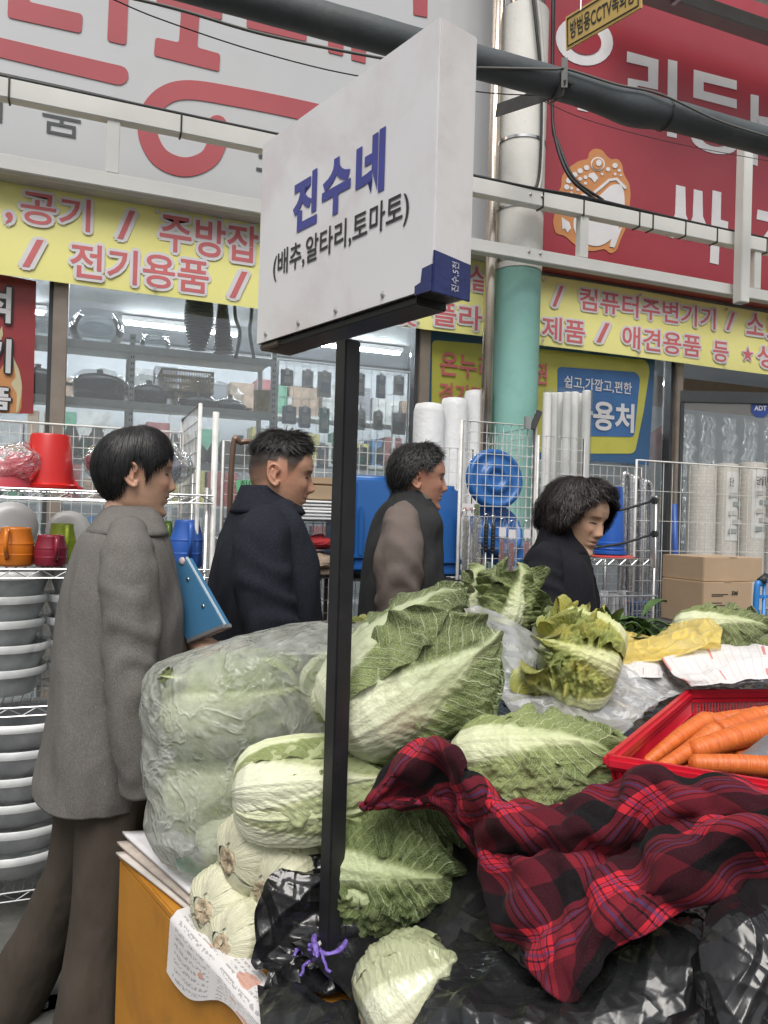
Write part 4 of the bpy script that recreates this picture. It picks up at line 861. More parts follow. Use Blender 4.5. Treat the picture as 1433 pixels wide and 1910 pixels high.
# ---- red basket with carrots
M_redp = mat('red_basket_plastic', (.52, .012, .03), .32, var=.08, vscale=10, spec=.5)
zr_ = 1.075; c0_ = PZ(1142, 1420, zr_); c1_ = PZ(1288, 1296, zr_); c2_ = PZ(1520, 1294, zr_); c3_ = PZ(1520, 1482, zr_)
bk = empty('carrot_basket', (c0_+c2_)/2-Vector((0, 0, .12)), 'red slotted plastic basket full of carrots at the right edge', 'basket')
cc = (c0_+c1_+c2_+c3_)/4; ring = [c0_, c1_, c2_, c3_]
inn = [p+(cc-p).normalized()*.03-Vector((0, 0, .105)) for p in ring]
for i in range(4):
    p, q = ring[i], ring[(i+1) % 4]; p2, q2 = inn[i], inn[(i+1) % 4]
    dn = Vector((0, 0, -.012)); out = ((p+q)/2-cc); out.z = 0; out.normalize()
    part(MB().bar(p+out*.004-(q-p).normalized()*.008, q+out*.004+(q-p).normalized()*.008, .020, .022), 'rim', M_redp, bk, bevel=.006)
    sl = MB(); n = int((q-p).length/.0075)
    for k in range(n+1):
        f_ = k/n; a_ = p.lerp(q, f_)-Vector((0, 0, .012)); b_ = p2.lerp(q2, f_); sl.bar(a_, b_, .0035, .003, out)
    for f_ in (.12, .40, .68, .95):
        sl.bar(p.lerp(p2, f_), q.lerp(q2, f_), .0045, .007 if f_ < .9 else .014)
    o = part(sl, 'slotted_wall', M_redp, bk); o['kind'] = 'stuff'
part(MB().prism(inn, (0, 0, -.004)), 'floor', M_redp, bk)
def carrot_mat():
    m, nt, b = newmat('carrot_skin'); uvn = _n(nt, 'ShaderNodeTexCoord').outputs['UV']; v = _vscale(nt, uvn, (42, 3, 1)); n1 = _noise(nt, v, 1., 4, .6)
    rgm = _ramp(nt, _noise(nt, _vscale(nt, uvn, (75, 1.2, 1)), 1., 2, .5), [(.60, 0), (.68, .55)])
    c = _ramp(nt, n1, [(.3, (.46, .085, .016)), (.5, (.60, .135, .024)), (.75, (.68, .20, .05))]); c = _mix(nt, rgm, c, (.36, .10, .03)); c = _mix(nt, _ramp(nt, _noise(nt, uvn, 5, 3), [(.5, 0), (.8, .35)]), c, (.52, .20, .09))
    nt.links.new(c, b.inputs['Base Color']); b.inputs['Roughness'].default_value = .42
    nt.links.new(_bump(nt, n1, .35, .004), b.inputs['Normal']); return m
M_car = carrot_mat()
def carrot(label, a, b, r0, r1, seed):
    a = np.array(P(*a)); b = np.array(P(*b)); rs = np.random.RandomState(seed); s = np.linspace(0, 1, 70); t = np.linspace(0, 2*math.pi, 22, endpoint=False); S, T = np.meshgrid(s, t, indexing='ij')
    d = (b-a)/np.linalg.norm(b-a); u = np.cross(d, [0, 0, 1]); u /= np.linalg.norm(u); w = np.cross(u, d)
    r = (r0+(r1-r0)*S)*np.clip(np.minimum((S/.05)**.5, ((1-S)/.07)**.5), 0.02, 1)*(1+.012*np.sin(S*90+3*np.sin(S*17+seed))+.02*sn(np.stack([S*8, np.cos(T), np.sin(T)], -1), seed, 2, 2))
    cen = a+(b-a)*S[..., None]+(.003*np.sin(S*math.pi)*rs.normal())[..., None]*w
    V = cen+(r*np.cos(T))[..., None]*u+(r*np.sin(T))[..., None]*w
    return tag(gridmesh('carrot', V, M_car, closed_u=True, uv=np.stack([S, T/6.283], -1)), label, 'carrot', 'carrots in the red basket')
for i, c_ in enumerate([('carrot nearest the basket\'s left wall, pointing at the far corner', (1196, 1432, 1.36), (1328, 1338, 1.46), .0085, .0165), ('second carrot from the left wall, alongside the first', (1222, 1438, 1.33), (1342, 1358, 1.41), .009, .0170),
        ('thick carrot in the middle of the basket running to the right edge', (1286, 1404, 1.36), (1450, 1356, 1.42), .016, .0200), ('carrot lying along the near rim of the basket', (1284, 1424, 1.31), (1480, 1434, 1.30), .0135, .0165),
        ('carrot behind the thick middle one', (1340, 1366, 1.44), (1420, 1334, 1.50), .0165, .0175), ('carrot end showing at the far left corner of the basket', (1318, 1342, 1.50), (1362, 1352, 1.50), .014, .014),
        ('small carrot tip at the near rim under the others', (1246, 1440, 1.30), (1296, 1438, 1.32), .006, .011), ('carrot lying against the far wall of the basket', (1300, 1350, 1.56), (1470, 1330, 1.56), .014, .017), ('carrot at the bottom of the basket under the thick one', (1230, 1430, 1.40), (1440, 1400, 1.40), .012, .017), ('carrot lying under the grey bag at the right edge', (1370, 1420, 1.38), (1500, 1370, 1.44), .014, .017)]):
    carrot(c_[0], c_[1], c_[2], c_[3]*1.14, c_[4]*1.14, seed=80+i)
tag(sheet('grey_bag', [[(1362, 1414, 1.32), (1400, 1392, 1.34), (1440, 1366, 1.36), (1480, 1350, 1.36)], [(1370, 1418, 1.30), (1405, 1405, 1.31), (1445, 1392, 1.32), (1480, 1380, 1.32)], [(1382, 1418, 1.30), (1410, 1418, 1.30), (1450, 1418, 1.30), (1480, 1415, 1.30)]], mat('grey_plastic_bag', (.13, .13, .14), .3, var=.2, bump=.4, bscale=40), nu=40, nv=24, amp=.006, freq=24, seed=3, ridged=True), 'scrap of grey plastic bag lying on the carrots', 'bag')

# ---- plaid blanket
def plaid():
    m, nt, b = newmat('plaid_wool'); uvn = _n(nt, 'ShaderNodeTexCoord').outputs['UV']
    mp = _n(nt, 'ShaderNodeMapping'); mp.inputs['Rotation'].default_value = (0, 0, R(33)); nt.links.new(uvn, mp.inputs[0])
    wob = _noise(nt, uvn, 160, 2); sp = _n(nt, 'ShaderNodeSeparateXYZ'); nt.links.new(mp.outputs[0], sp.inputs[0])
    def axis(o):
        p = _math(nt, 'FRACT', _math(nt, 'ADD', _math(nt, 'MULTIPLY', o, 1/.225), _math(nt, 'MULTIPLY', _math(nt, 'SUBTRACT', wob, .5), .012)))
        return p
    def steps(p, edges):
        r = nt.nodes.new('ShaderNodeValToRGB'); r.color_ramp.interpolation = 'CONSTANT'; e = r.color_ramp.elements
        while len(e) < len(edges): e.new(.5)
        for x, (q, v) in zip(e, edges): x.position = q; x.color = (v, v, v, 1)
        nt.links.new(p, r.inputs[0]); return r.outputs[0]
    red = [(0, 0), (.30, 1), (.37, .15), (.385, 1), (.44, .15), (.455, 1), (.52, .15), (.535, 1), (.60, .15), (.615, 1), (.67, 0.45), (.98, 0)]
    blue = [(0, 0), (.405, 1), (.425, 0), (.555, 1), (.58, 0)]
    px_, py_ = axis(sp.outputs[0]), axis(sp.outputs[1])
    rx, ry = steps(px_, red), steps(py_, red); bx, by = steps(px_, blue), steps(py_, blue)
    k = _math(nt, 'MULTIPLY', _math(nt, 'ADD', rx, ry), .5)
    c = _ramp(nt, k, [(0, (.008, .008, .009)), (.25, (.035, .008, .012)), (.5, (.105, .012, .020)), (.78, (.19, .016, .025)), (1, (.48, .024, .038))])
    c = _mix(nt, _math(nt, 'MULTIPLY', _math(nt, 'MAXIMUM', bx, by), .6), c, (.035, .04, .11))
    fz = _noise(nt, uvn, 330, 3, .7); c = _mix(nt, _ramp(nt, fz, [(.5, 0), (.8, .25)]), c, (.14, .08, .09))
    nt.links.new(c, b.inputs['Base Color']); b.inputs['Roughness'].default_value = .95; b.inputs['Specular IOR Level'].default_value = .05
    b.inputs['Sheen Weight'].default_value = .03; b.inputs['Sheen Roughness'].default_value = .5
    nt.links.new(_bump(nt, fz, .35, .003), b.inputs['Normal']); return m
rows = [
 [(690, 1492, 1.38), (755, 1408, 1.40), (808, 1382, 1.40), (850, 1396, 1.38), (885, 1445, 1.34), (950, 1494, 1.30), (1010, 1510, 1.26), (1090, 1490, 1.20), (1180, 1452, 1.14), (1300, 1458, 1.085), (1433, 1472, 1.045), (1560, 1486, 1.02)],
 [(678, 1502, 1.34), (745, 1440, 1.31), (805, 1400, 1.29), (848, 1410, 1.26), (884, 1455, 1.24), (945, 1500, 1.21), (1020, 1516, 1.17), (1110, 1500, 1.14), (1200, 1470, 1.10), (1300, 1472, 1.06), (1433, 1488, 1.02), (1560, 1500, 1.0)],
 [(682, 1506, 1.34), (760, 1462, 1.33), (820, 1450, 1.31), (862, 1480, 1.27), (905, 1520, 1.22), (965, 1548, 1.17), (1040, 1552, 1.13), (1120, 1545, 1.10), (1200, 1520, 1.08), (1300, 1505, 1.045), (1433, 1515, 1.005), (1560, 1525, .98)],
 [(700, 1506, 1.34), (775, 1488, 1.34), (830, 1490, 1.31), (872, 1540, 1.28), (912, 1580, 1.25), (965, 1594, 1.21), (1040, 1598, 1.17), (1130, 1590, 1.14), (1215, 1565, 1.10), (1300, 1540, 1.05), (1433, 1548, 1.0), (1560, 1556, .975)],
 [(720, 1504, 1.33), (790, 1494, 1.33), (845, 1518, 1.30), (885, 1566, 1.28), (918, 1598, 1.23), (975, 1606, 1.16), (1045, 1612, 1.12), (1120, 1616, 1.09), (1200, 1602, 1.06), (1295, 1562, 1.01), (1398, 1536, .98), (1520, 1585, .985)],
 [(735, 1503, 1.33), (805, 1500, 1.33), (855, 1540, 1.30), (893, 1585, 1.28), (920, 1625, 1.22), (985, 1650, 1.13), (1050, 1668, 1.09), (1110, 1672, 1.06), (1190, 1645, 1.03), (1290, 1595, .99), (1402, 1555, .97), (1500, 1605, .985)],
 [(745, 1505, 1.34), (812, 1506, 1.34), (862, 1556, 1.31), (900, 1606, 1.29), (918, 1670, 1.20), (990, 1720, 1.10), (1050, 1750, 1.05), (1090, 1755, 1.03), (1170, 1700, 1.01), (1275, 1645, .99), (1385, 1605, .99), (1490, 1628, .99)],
 [(750, 1508, 1.36), (818, 1510, 1.36), (868, 1566, 1.33), (905, 1620, 1.31), (932, 1715, 1.19), (985, 1790, 1.09), (1030, 1842, 1.03), (1075, 1858, 1.01), (1145, 1770, 1.01), (1245, 1710, 1.0), (1360, 1665, 1.0), (1480, 1668, 1.0)]]
bl = sheet('plaid_blanket', rows, plaid(), nu=193, nv=129, amp=.002, freq=12, seed=21, thick=.010, uvs=(1.05, .66), wr=dict(step=4, excess=1.09, iters=220, lo=-.02, hi=.05, amp=.010, freq=14, keep=.008, bend=.6))
tag(bl, 'crumpled red and black plaid wool blanket thrown over the heap', 'blanket')

# ---- black bags
tag(sheet('black_bag', [[(880, 1690, 1.40), (960, 1700, 1.36), (1060, 1690, 1.34), (1200, 1640, 1.32), (1330, 1600, 1.30), (1460, 1590, 1.3)], [(845, 1760, 1.22), (930, 1790, 1.18), (1050, 1800, 1.12), (1180, 1740, 1.10), (1310, 1660, 1.12), (1460, 1630, 1.14)], [(810, 1850, 1.10), (900, 1840, 1.08), (1030, 1850, 1.03), (1160, 1800, 1.01), (1290, 1740, 1.02), (1460, 1690, 1.04)], [(770, 1910, 1.06), (880, 1900, 1.02), (1000, 1905, .98), (1140, 1880, .96), (1280, 1850, .96), (1460, 1800, .97)], [(740, 1990, 1.04), (860, 1990, .98), (1000, 1990, .94), (1140, 1980, .92), (1280, 1960, .92), (1460, 1940, .93)]], M_bag2, nu=130, nv=90, up=2, amp=.008, freq=6, seed=31, wr=dict(cr=.016, wl=(.025, .2), n=18)), 'large glossy black plastic bag filling the lower right corner', 'bag')
tag(sheet('black_bag', [[(1335, 1660, 1.04), (1370, 1640, 1.02), (1410, 1640, 1.0), (1480, 1650, 1.0)], [(1325, 1700, .98), (1365, 1690, .95), (1410, 1685, .94), (1480, 1690, .94)], [(1300, 1780, .95), (1345, 1770, .92), (1400, 1760, .90), (1480, 1760, .90)], [(1275, 1880, .94), (1330, 1860, .90), (1390, 1850, .88), (1480, 1850, .88)], [(1255, 1990, .94), (1320, 1980, .88), (1390, 1970, .86), (1480, 1970, .86)]], M_bag, nu=60, nv=74, up=2, amp=.008, freq=8, seed=33, wr=dict(cr=.016, wl=(.02, .15), n=16)), 'gathered neck of a black bag in the bottom right corner', 'bag')
def torn(V, N):
    nv, nu = V.shape[:2]; rs = np.random.RandomState(4); k = np.interp(np.arange(nv), np.linspace(0, nv-1, 8), rs.rand(8)*.45)
    S = np.linspace(0, 1, nu)[None, :]; sh = (1-S)**3*(k[:, None]*.05); return V+np.array(rt0)*sh[..., None]
tag(sheet('black_bag', [[(535, 1600, 1.46), (590, 1590, 1.48), (650, 1596, 1.50), (700, 1610, 1.48)], [(480, 1640, 1.42), (560, 1640, 1.43), (640, 1640, 1.44), (720, 1650, 1.44)], [(462, 1690, 1.38), (550, 1690, 1.42), (640, 1690, 1.44), (728, 1700, 1.43)], [(460, 1760, 1.37), (550, 1750, 1.40), (640, 1745, 1.39), (722, 1750, 1.38)], [(470, 1808, 1.335), (550, 1806, 1.37), (640, 1800, 1.37), (712, 1800, 1.35)], [(490, 1846, 1.285), (560, 1850, 1.30), (640, 1846, 1.30), (700, 1846, 1.285)]], M_bag, nu=80, nv=76, up=2, amp=.010, freq=10, seed=35, wr=dict(cr=.020, wl=(.02, .12), n=16), post=torn), 'torn black plastic bag crumpled round the foot of the sign pole', 'bag')
tag(sheet('black_bag', [[(480, 1836, 1.305), (560, 1842, 1.295), (620, 1858, 1.27), (690, 1850, 1.27)], [(484, 1880, 1.235), (560, 1880, 1.225), (620, 1884, 1.215), (690, 1885, 1.215)], [(488, 1935, 1.17), (560, 1940, 1.16), (620, 1940, 1.15), (690, 1940, 1.15)], [(486, 1990, 1.10), (560, 1990, 1.09), (620, 1990, 1.08), (690, 1990, 1.08)]], M_bag2, nu=70, nv=60, amp=.009, freq=9, seed=37, wr=dict(cr=.018, wl=(.02, .12), n=14)), 'dull black plastic at the bottom edge under the purple string', 'bag')
tag(sheet('black_bag', [[(836, 1735, 1.32), (890, 1705, 1.34), (950, 1720, 1.34), (990, 1740, 1.34)], [(862, 1770, 1.26), (900, 1755, 1.24), (950, 1770, 1.20), (985, 1790, 1.20)], [(872, 1806, 1.17), (905, 1800, 1.16), (940, 1805, 1.16), (980, 1825, 1.16)], [(886, 1830, 1.18), (905, 1830, 1.17), (935, 1832, 1.17), (970, 1845, 1.17)]], M_bag, nu=50, nv=44, amp=.008, freq=13, seed=39, wr=dict(cr=.011, wl=(.03, .2), n=12)), 'piece of black plastic tucked over the wrapped cabbage', 'bag')

# ---- the stall sign on its pole
dn_, df_ = 1.17, 1.17/.734
N_ = P(812, 300, dn_); F_ = P(485, 450, df_)
z1n, z0n = P(816, 42, dn_).z, P(808, 546, dn_).z
z1f, z0f = P(487, 262, df_).z, P(482, 636, df_).z
zt_, zb_ = (z1n+z1f)/2, (z0n+z0f)/2
N_ = Vector((N_.x, N_.y, 0)); F_ = Vector((F_.x, F_.y, 0)); wv = N_-F_; wl_ = wv.length; wd_ = wv.normalized()
tv = Vector((-wd_.y, wd_.x, 0)); tv = tv if tv.dot(fw) > 0 else -tv; TH = .081
M_acr = mat('white_acrylic', (.70, .69, .71), .28, var=.04, vscale=3, dirt=(.55, .47, .48), dscale=5, damt=.45, dthr=.46)
M_signside = mat('sign_side_film', (.66, .64, .64), .4, var=.05, vscale=4, dirt=(.42, .38, .34), dscale=7, damt=.35)
sg = empty('stall_sign', (N_+F_)/2+Vector((0, 0, TZ)), 'white box sign with blue and black Korean lettering on a black post', 'sign')
up_ = Vector((0, 0, 1)); H_ = zt_-zb_
def fpt(a, b, out=0): return F_+wv*a+up_*(zb_+H_*b)-tv*out
part(MB().prism([fpt(0, 0), fpt(1, 0), fpt(1, 1), fpt(0, 1)], tv*.004), 'face_panel', M_acr, sg)
part(MB().prism([fpt(0, 0)+tv*TH, fpt(1, 0)+tv*TH, fpt(1, 1)+tv*TH, fpt(0, 1)+tv*TH], -tv*.004), 'back_panel', M_acr, sg)
part(MB().prism([fpt(1, 0)+tv*.0042-wd_*.004, fpt(1, 1)+tv*.0042-wd_*.004, fpt(1, 1)+tv*(TH-.0042)-wd_*.004, fpt(1, 0)+tv*(TH-.0042)-wd_*.004], wd_*.006), 'side_panel', M_signside, sg)
part(MB().prism([fpt(0, 0)+tv*.0042+wd_*.004, fpt(0, 1)+tv*.0042+wd_*.004, fpt(0, 1)+tv*(TH-.0042)+wd_*.004, fpt(0, 0)+tv*(TH-.0042)+wd_*.004], -wd_*.006), 'side_panel', M_signside, sg)
part(MB().prism([fpt(0, 1)+tv*.0042-up_*.005, fpt(1, 1)+tv*.0042-up_*.005, fpt(1, 1)+tv*(TH-.0042)-up_*.005, fpt(0, 1)+tv*(TH-.0042)-up_*.005], up_*.004), 'top_panel', M_signside, sg)
M_blk = mat('black_steel_paint', (.014, .014, .016), .42, var=.25, vscale=12, dirt=(.03, .03, .032), dscale=14, damt=.6)
part(MB().prism([fpt(.06, -.003)+tv*.010, fpt(.92, -.003)+tv*.010, fpt(.92, -.003)+tv*(TH-.008), fpt(.06, -.003)+tv*(TH-.008)], up_*-.013), 'base_frame', M_blk, sg, bevel=.002)
part(MB().prism([fpt(.0, -.002)+tv*.006, fpt(.14, -.002)+tv*.006, fpt(.14, -.002)+tv*(TH), fpt(.0, -.002)+tv*(TH)], up_*-.012), 'corner_foot', mat('dirty_corner', (.16, .13, .10), .7, var=.4, vscale=30), sg, bevel=.003)
for a in (.07, .30, .53, .78): part(MB().lathe([(.0045, 0), (.0045, .003), (.002, .0045)], fpt(a, .035, .0), 10, Matrix((wd_, up_, -tv)).transposed()), 'screw', M_steel, sg)
def sgpix(px, py):
    r = ray(px, py); o = fpt(0, 0); k = (o-CP).dot(tv)/r.dot(tv); return CP+r*k
def sgtext(nm, body, ll, lr, h, m, bold, spc=1.0):
    a = sgpix(*ll); b = sgpix(*lr); t = sgpix(ll[0], ll[1]-h); wv_ = b-a; wv_.z = 0
    reparent(letters(nm, body, m, None, a, wv_, up_*(t.z-a.z), bold=bold, lift=.0015, spacing=spc), sg)
# letters run level on the face: keep the lower left corner and the width
M_blue = mat('blue_letter_film', (.045, .052, .26), .35, var=.1, vscale=20); M_bk = mat('black_letter_film', (.02, .02, .022), .4, var=.1)
sgtext('blue_lettering', '진수네', (546, 441), (717, 378), 99, M_blue, .045, 1.18)
sgtext('black_lettering', '(배추,알타리,토마토)', (510, 528), (763, 430), 54, M_bk, .014)
# blue taped corner
tb = MB().prism([fpt(.935, -.012, .004), fpt(1.0, -.012, .004)+wd_*.004, fpt(1.0, .085, .004)+wd_*.004, fpt(.965, .08, .004), fpt(.96, .03, .004), fpt(.935, .022, .004)], tv*.003)
M_tape = mat('navy_tape', (.02, .028, .12), .25, var=.15, vscale=20, bump=.25, bscale=50)
part(tb, 'corner_tape', M_tape, sg)
sd = fpt(1, 0)+wd_*.004
part(MB().prism([sd+up_*(-.008)-tv*.003, sd+up_*(-.008)+tv*(TH-.006), sd+up_*(.050)+tv*(TH-.006), sd+up_*.056-tv*.003], wd_*.004), 'corner_tape', M_tape, sg, bevel=.001)
reparent(letters('chalk_lettering', '진수,5천', mat('chalk', (.55, .55, .58), .8), None, sd+wd_*.0045+tv*.048+up_*.000, up_*.046, -tv*.016, bold=0, lift=.001), sg)
# post
pc = P(640, 700, 1.33); pcx = Vector((pc.x, pc.y, 0)); Mr = Matrix((wd_, tv, up_)).transposed()
mid_s = F_+wv*.5+tv*TH*.5
o_ = F_+tv*TH*.5; r_ = ray(650, 640); k_ = (o_-CP).dot(tv)/r_.dot(tv); q_ = CP+r_*k_; pcx = Vector((q_.x, q_.y, 0))
part(MB().box((pcx.x, pcx.y, (zb_-.03+TZ+.02)/2), (.034, .034, zb_-.03-TZ-.02), Mr), 'post', M_blk, sg, bevel=.003)
part(MB().box((pcx.x, pcx.y, TZ+.012), (.12, .12, .012), Mr), 'foot_plate', M_blk, sg, bevel=.002)
# purple string
M_pur = mat('purple_string', (.17, .11, .42), .45, var=.3, vscale=60, bump=.5, bscale=150)
st = empty('purple_string', pcx+Vector((0, 0, .6)), 'purple plastic string knotted round the foot of the black post', 'string')
zs_ = TZ+.055; k = pcx
loop = [k+wd_*.030*math.cos(t)+tv*.030*math.sin(t)+Vector((0, 0, zs_+.006*math.sin(t*2))) for t in np.linspace(0, 2*math.pi, 22)]
part(MB().tube(loop, .0055, 7), 'loop', M_pur, st, smooth=True)
kp = k-tv*.036+Vector((0, 0, zs_))
part(MB().tube([kp-wd_*.01, kp+wd_*.006+up_*.008, kp+wd_*.014-up_*.004, kp-wd_*.004-up_*.01, kp-wd_*.01+up_*.006], .0062, 7), 'knot', M_pur, st, smooth=True)
rs = np.random.RandomState(3)
for a0, L_ in ((.5, .08), (2.6, .07), (3.4, .09), (5.4, .08), (-.3, .06), (.9, .05), (2.2, .05)):
    pts = [kp]; dr = wd_*math.cos(a0)+up_*(.35*math.sin(a0))-tv*.25
    for q_ in range(5):
        dr = (dr+Vector(rs.normal(size=3)*.35)-up_*.22).normalized(); nx = pts[-1]+dr*L_/5; nx.z = max(nx.z, TZ+.048); pts.append(nx)
    part(MB().tube([tuple(x) for x in catmull(pts, 16)], .0030, 6), 'string_end', M_pur, st, smooth=True)
# ================================================================== GOODS IN FRONT OF AND INSIDE THE SHOP
def mpx(px, Y): return 1/ppm(px, Y)               # metres per pixel on plane Y
def grid_panel(label, o, ux, uz, nx, nz, r=.0015, fr=.0075, m=None, group=None, name='display_grid'):
    o = Vector(o); ux = Vector(ux); uz = Vector(uz); e = empty(name, o, label, 'wire grid', group); m = m or M_wire
    f_ = MB().tube([o, o+uz, o+uz+ux, o+ux], fr, 8)
    f_.tube([o, o+ux], fr, 8); part(f_, 'frame', m, e, smooth=True)
    g = MB()
    for i in range(1, nx): g.bar(o+ux*(i/nx), o+ux*(i/nx)+uz, r*2)
    for k in range(1, nz): g.bar(o+uz*(k/nz)+Vector((0, -r, 0)), o+uz*(k/nz)+ux+Vector((0, -r, 0)), r*2)
    w = part(g, 'wire_grid', m, e); w['kind'] = 'stuff'
    return e
def lathe_thing(name, label, cat, base, prof, m, group=None, n=32, extra=None, tilt=None):
    base = Vector(base); e = empty(name, base, label, cat, group)
    o = MB().lathe(prof, (0, 0, 0), n, cap0=False, cap1=False).build('body', m, e, smooth=True, auto=50)
    if tilt: e.rotation_euler = tilt
    return e
YS = 2.95
# ---- chrome shelf rack at the left
zS = [PY(0, y, YS).z for y in (910, 1062, 1322, 1668)]
xS0, xS1 = -2.35, PY(398, 930, YS).x
rk = empty('wire_shelf_rack', (xS0, YS, 0), 'chrome wire shelf rack full of plastic jugs and basins, behind the woman in grey', 'shelf rack')
for x in (xS0+.02, xS1-.02):
    for y in (YS+.02, YS+.46):
        part(MB().tube([(x, y, 0), (x, y, zS[0]+.22 if y > YS+.1 else zS[0]+.03)], .0125, 10), 'post', M_chrome, rk, smooth=True)
for z in zS:
    d = MB()
    for y in (YS, YS+.48):
        d.tube([(xS0, y, z), (xS1, y, z)], .0035, 6); d.tube([(xS0, y, z-.03), (xS1, y, z-.03)], .003, 6)
        n = int((xS1-xS0)/.045); d.tube([(xS0+(xS1-xS0)*i/n, y, z-.002 if i % 2 else z-.028) for i in range(n+1)], .0022, 5)
    for i in range(int((xS1-xS0)/.03)): d.bar((xS0+i*.03, YS, z), (xS0+i*.03, YS+.48, z), .003)
    o = part(d, 'shelf', M_chrome, rk)
def std(px, ypx, Y, zi): # stand on a rack shelf
    p = PY(px, ypx, Y); return Vector((p.x, Y, zS[zi]+.004))
def plast(name, col, rough=.3, **k): return mat(name, col, rough, var=.06, vscale=6, **k)
# red bucket upside down
b = std(92, 903, YS+.16, 0); s_ = mpx(92, YS+.16)
bu = lathe_thing('plastic_bucket', 'red plastic bucket standing upside down on the top shelf', 'bucket', b, [(.088, 0), (.098, .004), (.099, .016), (.088, .022), (.083, .05), (.070, .195), (.066, .203), (.03, .206), (.001, .206)], plast('red_plastic', (.55, .016, .014)))
MB().prism([(.075, -.03, .004), (.112, -.02, .002), (.118, 0, .0), (.112, .02, .002), (.075, .03, .004), (.075, 0, .07)], (0, 0, .012)).build('spout', plast('red_plastic', (.55, .016, .014)), bu, bevel=.004)
F_pink = film('pink_film', (.75, .35, .38), .45, .12, .4, .6, 22)
pk = empty('bagged_basin', std(18, 903, YS+.14, 0), 'pink red basin wrapped in clear film at the left edge of the top shelf', 'basin')
p = std(10, 903, YS+.15, 0)
part(MB().lathe([(.02, .14), (.075, .125), (.11, .03), (.115, .0)], p, 28, cap1=False), 'basin', plast('rose_plastic', (.5, .05, .07)), pk, smooth=True)
reparent(blob('plastic_wrap', p+Vector((.02, 0, .075)), (Vector((.125, 0, 0)), Vector((0, .12, 0)), Vector((.02, 0, .085))), F_pink, None, 3, .012, 6), pk)
bb = empty('bagged_pillow', std(255, 903, YS+.2, 0), 'big bluish clear bag on the top shelf behind the woman\'s head', 'bag')
p = std(256, 903, YS+.2, 0)
reparent(blob('cushion', p+Vector((0, 0, .10)), (Vector((.17, 0, 0)), Vector((0, .13, 0)), Vector((0, 0, .10))), mat('lilac_cloth', (.20, .22, .36), .8, var=.3, vscale=9), None, 5, .012, 5), bb)
reparent(blob('plastic_wrap', p+Vector((.005, 0, .112)), (Vector((.205, 0, 0)), Vector((0, .15, 0)), Vector((0, 0, .112))), film('bag_film_blue', (.72, .74, .8), .30, .14, .4, .7, 18), None, 6, .012, 7), bb)
# jugs on the second shelf
def jug(label, px, Y, zi, r, h, m, spx=1, handle=1, name='plastic_jug', lid=None, taper=.82):
    p = std(px, 1055, Y, zi); e = empty(name, p, label, 'jug')
    MB().lathe([(r*.88, 0), (r, .01), (r, h*.55), (r*.97, h*.62), (r*taper, h*.92), (r*taper*1.02, h*.96), (r*taper*.95, h), (r*.3, h*1.01), (.001, h*1.01)], (0, 0, 0), 28).build('body', m, e, smooth=True, auto=60)
    for z in (.3, .58): MB().lathe([(r*1.0, h*z-.004), (r*1.03, h*z), (r*1.0, h*z+.004)], (0, 0, 0), 28, cap0=False, cap1=False).build('band', m, e, smooth=True)
    hx = handle*r*.35; hy = -r*.92
    MB().tube([tuple(q) for q in catmull([(hx, hy, h*.92), (hx*1.1, hy-.03, h*.86), (hx*1.1, hy-.036, h*.5), (hx, hy, h*.22)], 14)], .0085, 8).build('handle', m, e, smooth=True)
    return e
jug('clear orange plastic jug in wrap on the second shelf, far left', 28, YS+.12, 1, .062, .14, plast('orange_plastic', (.66, .19, .02), .2), handle=-1)
jug('dark red wine coloured jug beside the orange one', 94, YS+.10, 1, .056, .115, plast('maroon_plastic', (.22, .016, .035), .2))
jug('lime green jug behind the dark red one', 114, YS+.24, 1, .05, .155, plast('lime_plastic', (.34, .44, .03), .3))
jug('dark green jug between the woman\'s collar and the blue pitcher', 300, YS+.20, 1, .048, .175, plast('olive_plastic', (.10, .19, .025), .3))
jug('large blue plastic pitcher upside down on the second shelf', 347, YS+.08, 1, .064, .182, plast('blue_plastic', (.035, .12, .45), .3), handle=.1, taper=.72)
for i, (px, rr) in enumerate(((20, .1), (128, .085))):
    p = std(px, 1000, YS+.36, 1)
    tag(MB().lathe([(.03, 0), (.06, .004), (rr, .022), (rr, .026), (.05, .012), (.002, .01)], p+Vector((0, 0, rr+.03)), 28, Matrix.Rotation(R(75), 3, 'X')).build('serving_plate', plast('white_melamine', (.62, .62, .62)), smooth=True), ['grey scalloped plate leaning at the back of the second shelf, far left', 'white plate leaning behind the lime green jug'][i], 'plate')
# stacked basins
M_bas = plast('white_basin', (.82, .82, .82), .35); M_basg = mat('grey_basin', (.42, .43, .44), .3, var=.25, vscale=8)
def basin(label, p, r, group):
    e = empty('wash_basin', p, label, 'basin', group)
    MB().lathe([(r*.70, 0), (r*.76, .012), (r*.93, .075), (r*.93, .080)], (0, 0, 0), 40, cap1=False).build('bowl', M_basg, e, smooth=True)
    MB().lathe([(r*.92, .078), (r, .074), (r*1.012, .082), (r*1.012, .098), (r*.99, .102), (r*.93, .094)], (0, 0, 0), 44, cap0=False, cap1=False).build('rim', M_bas, e, smooth=True, auto=60)
    return e
for k in range(5):
    p = std(4, 1300, YS+.2, 2); basin('white rimmed basin, %s from the bottom of the left stack on the third shelf' % ORD[k], p+Vector((.012*math.sin(k*2.1), 0, .012+k*.087)), .148, 'basins stacked on the third shelf, left')
    p = std(150, 1300, YS+.24, 2); basin('white rimmed basin, %s from the bottom of the stack beside the woman\'s back' % ORD[k], p+Vector((.01*math.sin(k*1.3+1), 0, .010+k*.087)), .13, 'basins stacked on the third shelf, right')
for k in range(6):
    p = std(30, 1620, YS+.21, 3); basin('wide white rimmed basin, %s from the bottom of the lowest shelf\'s stack' % ORD[k], p+Vector((.01*math.sin(k*1.7), 0, .012+k*.092)), .215, 'wide basins on the lowest shelf')
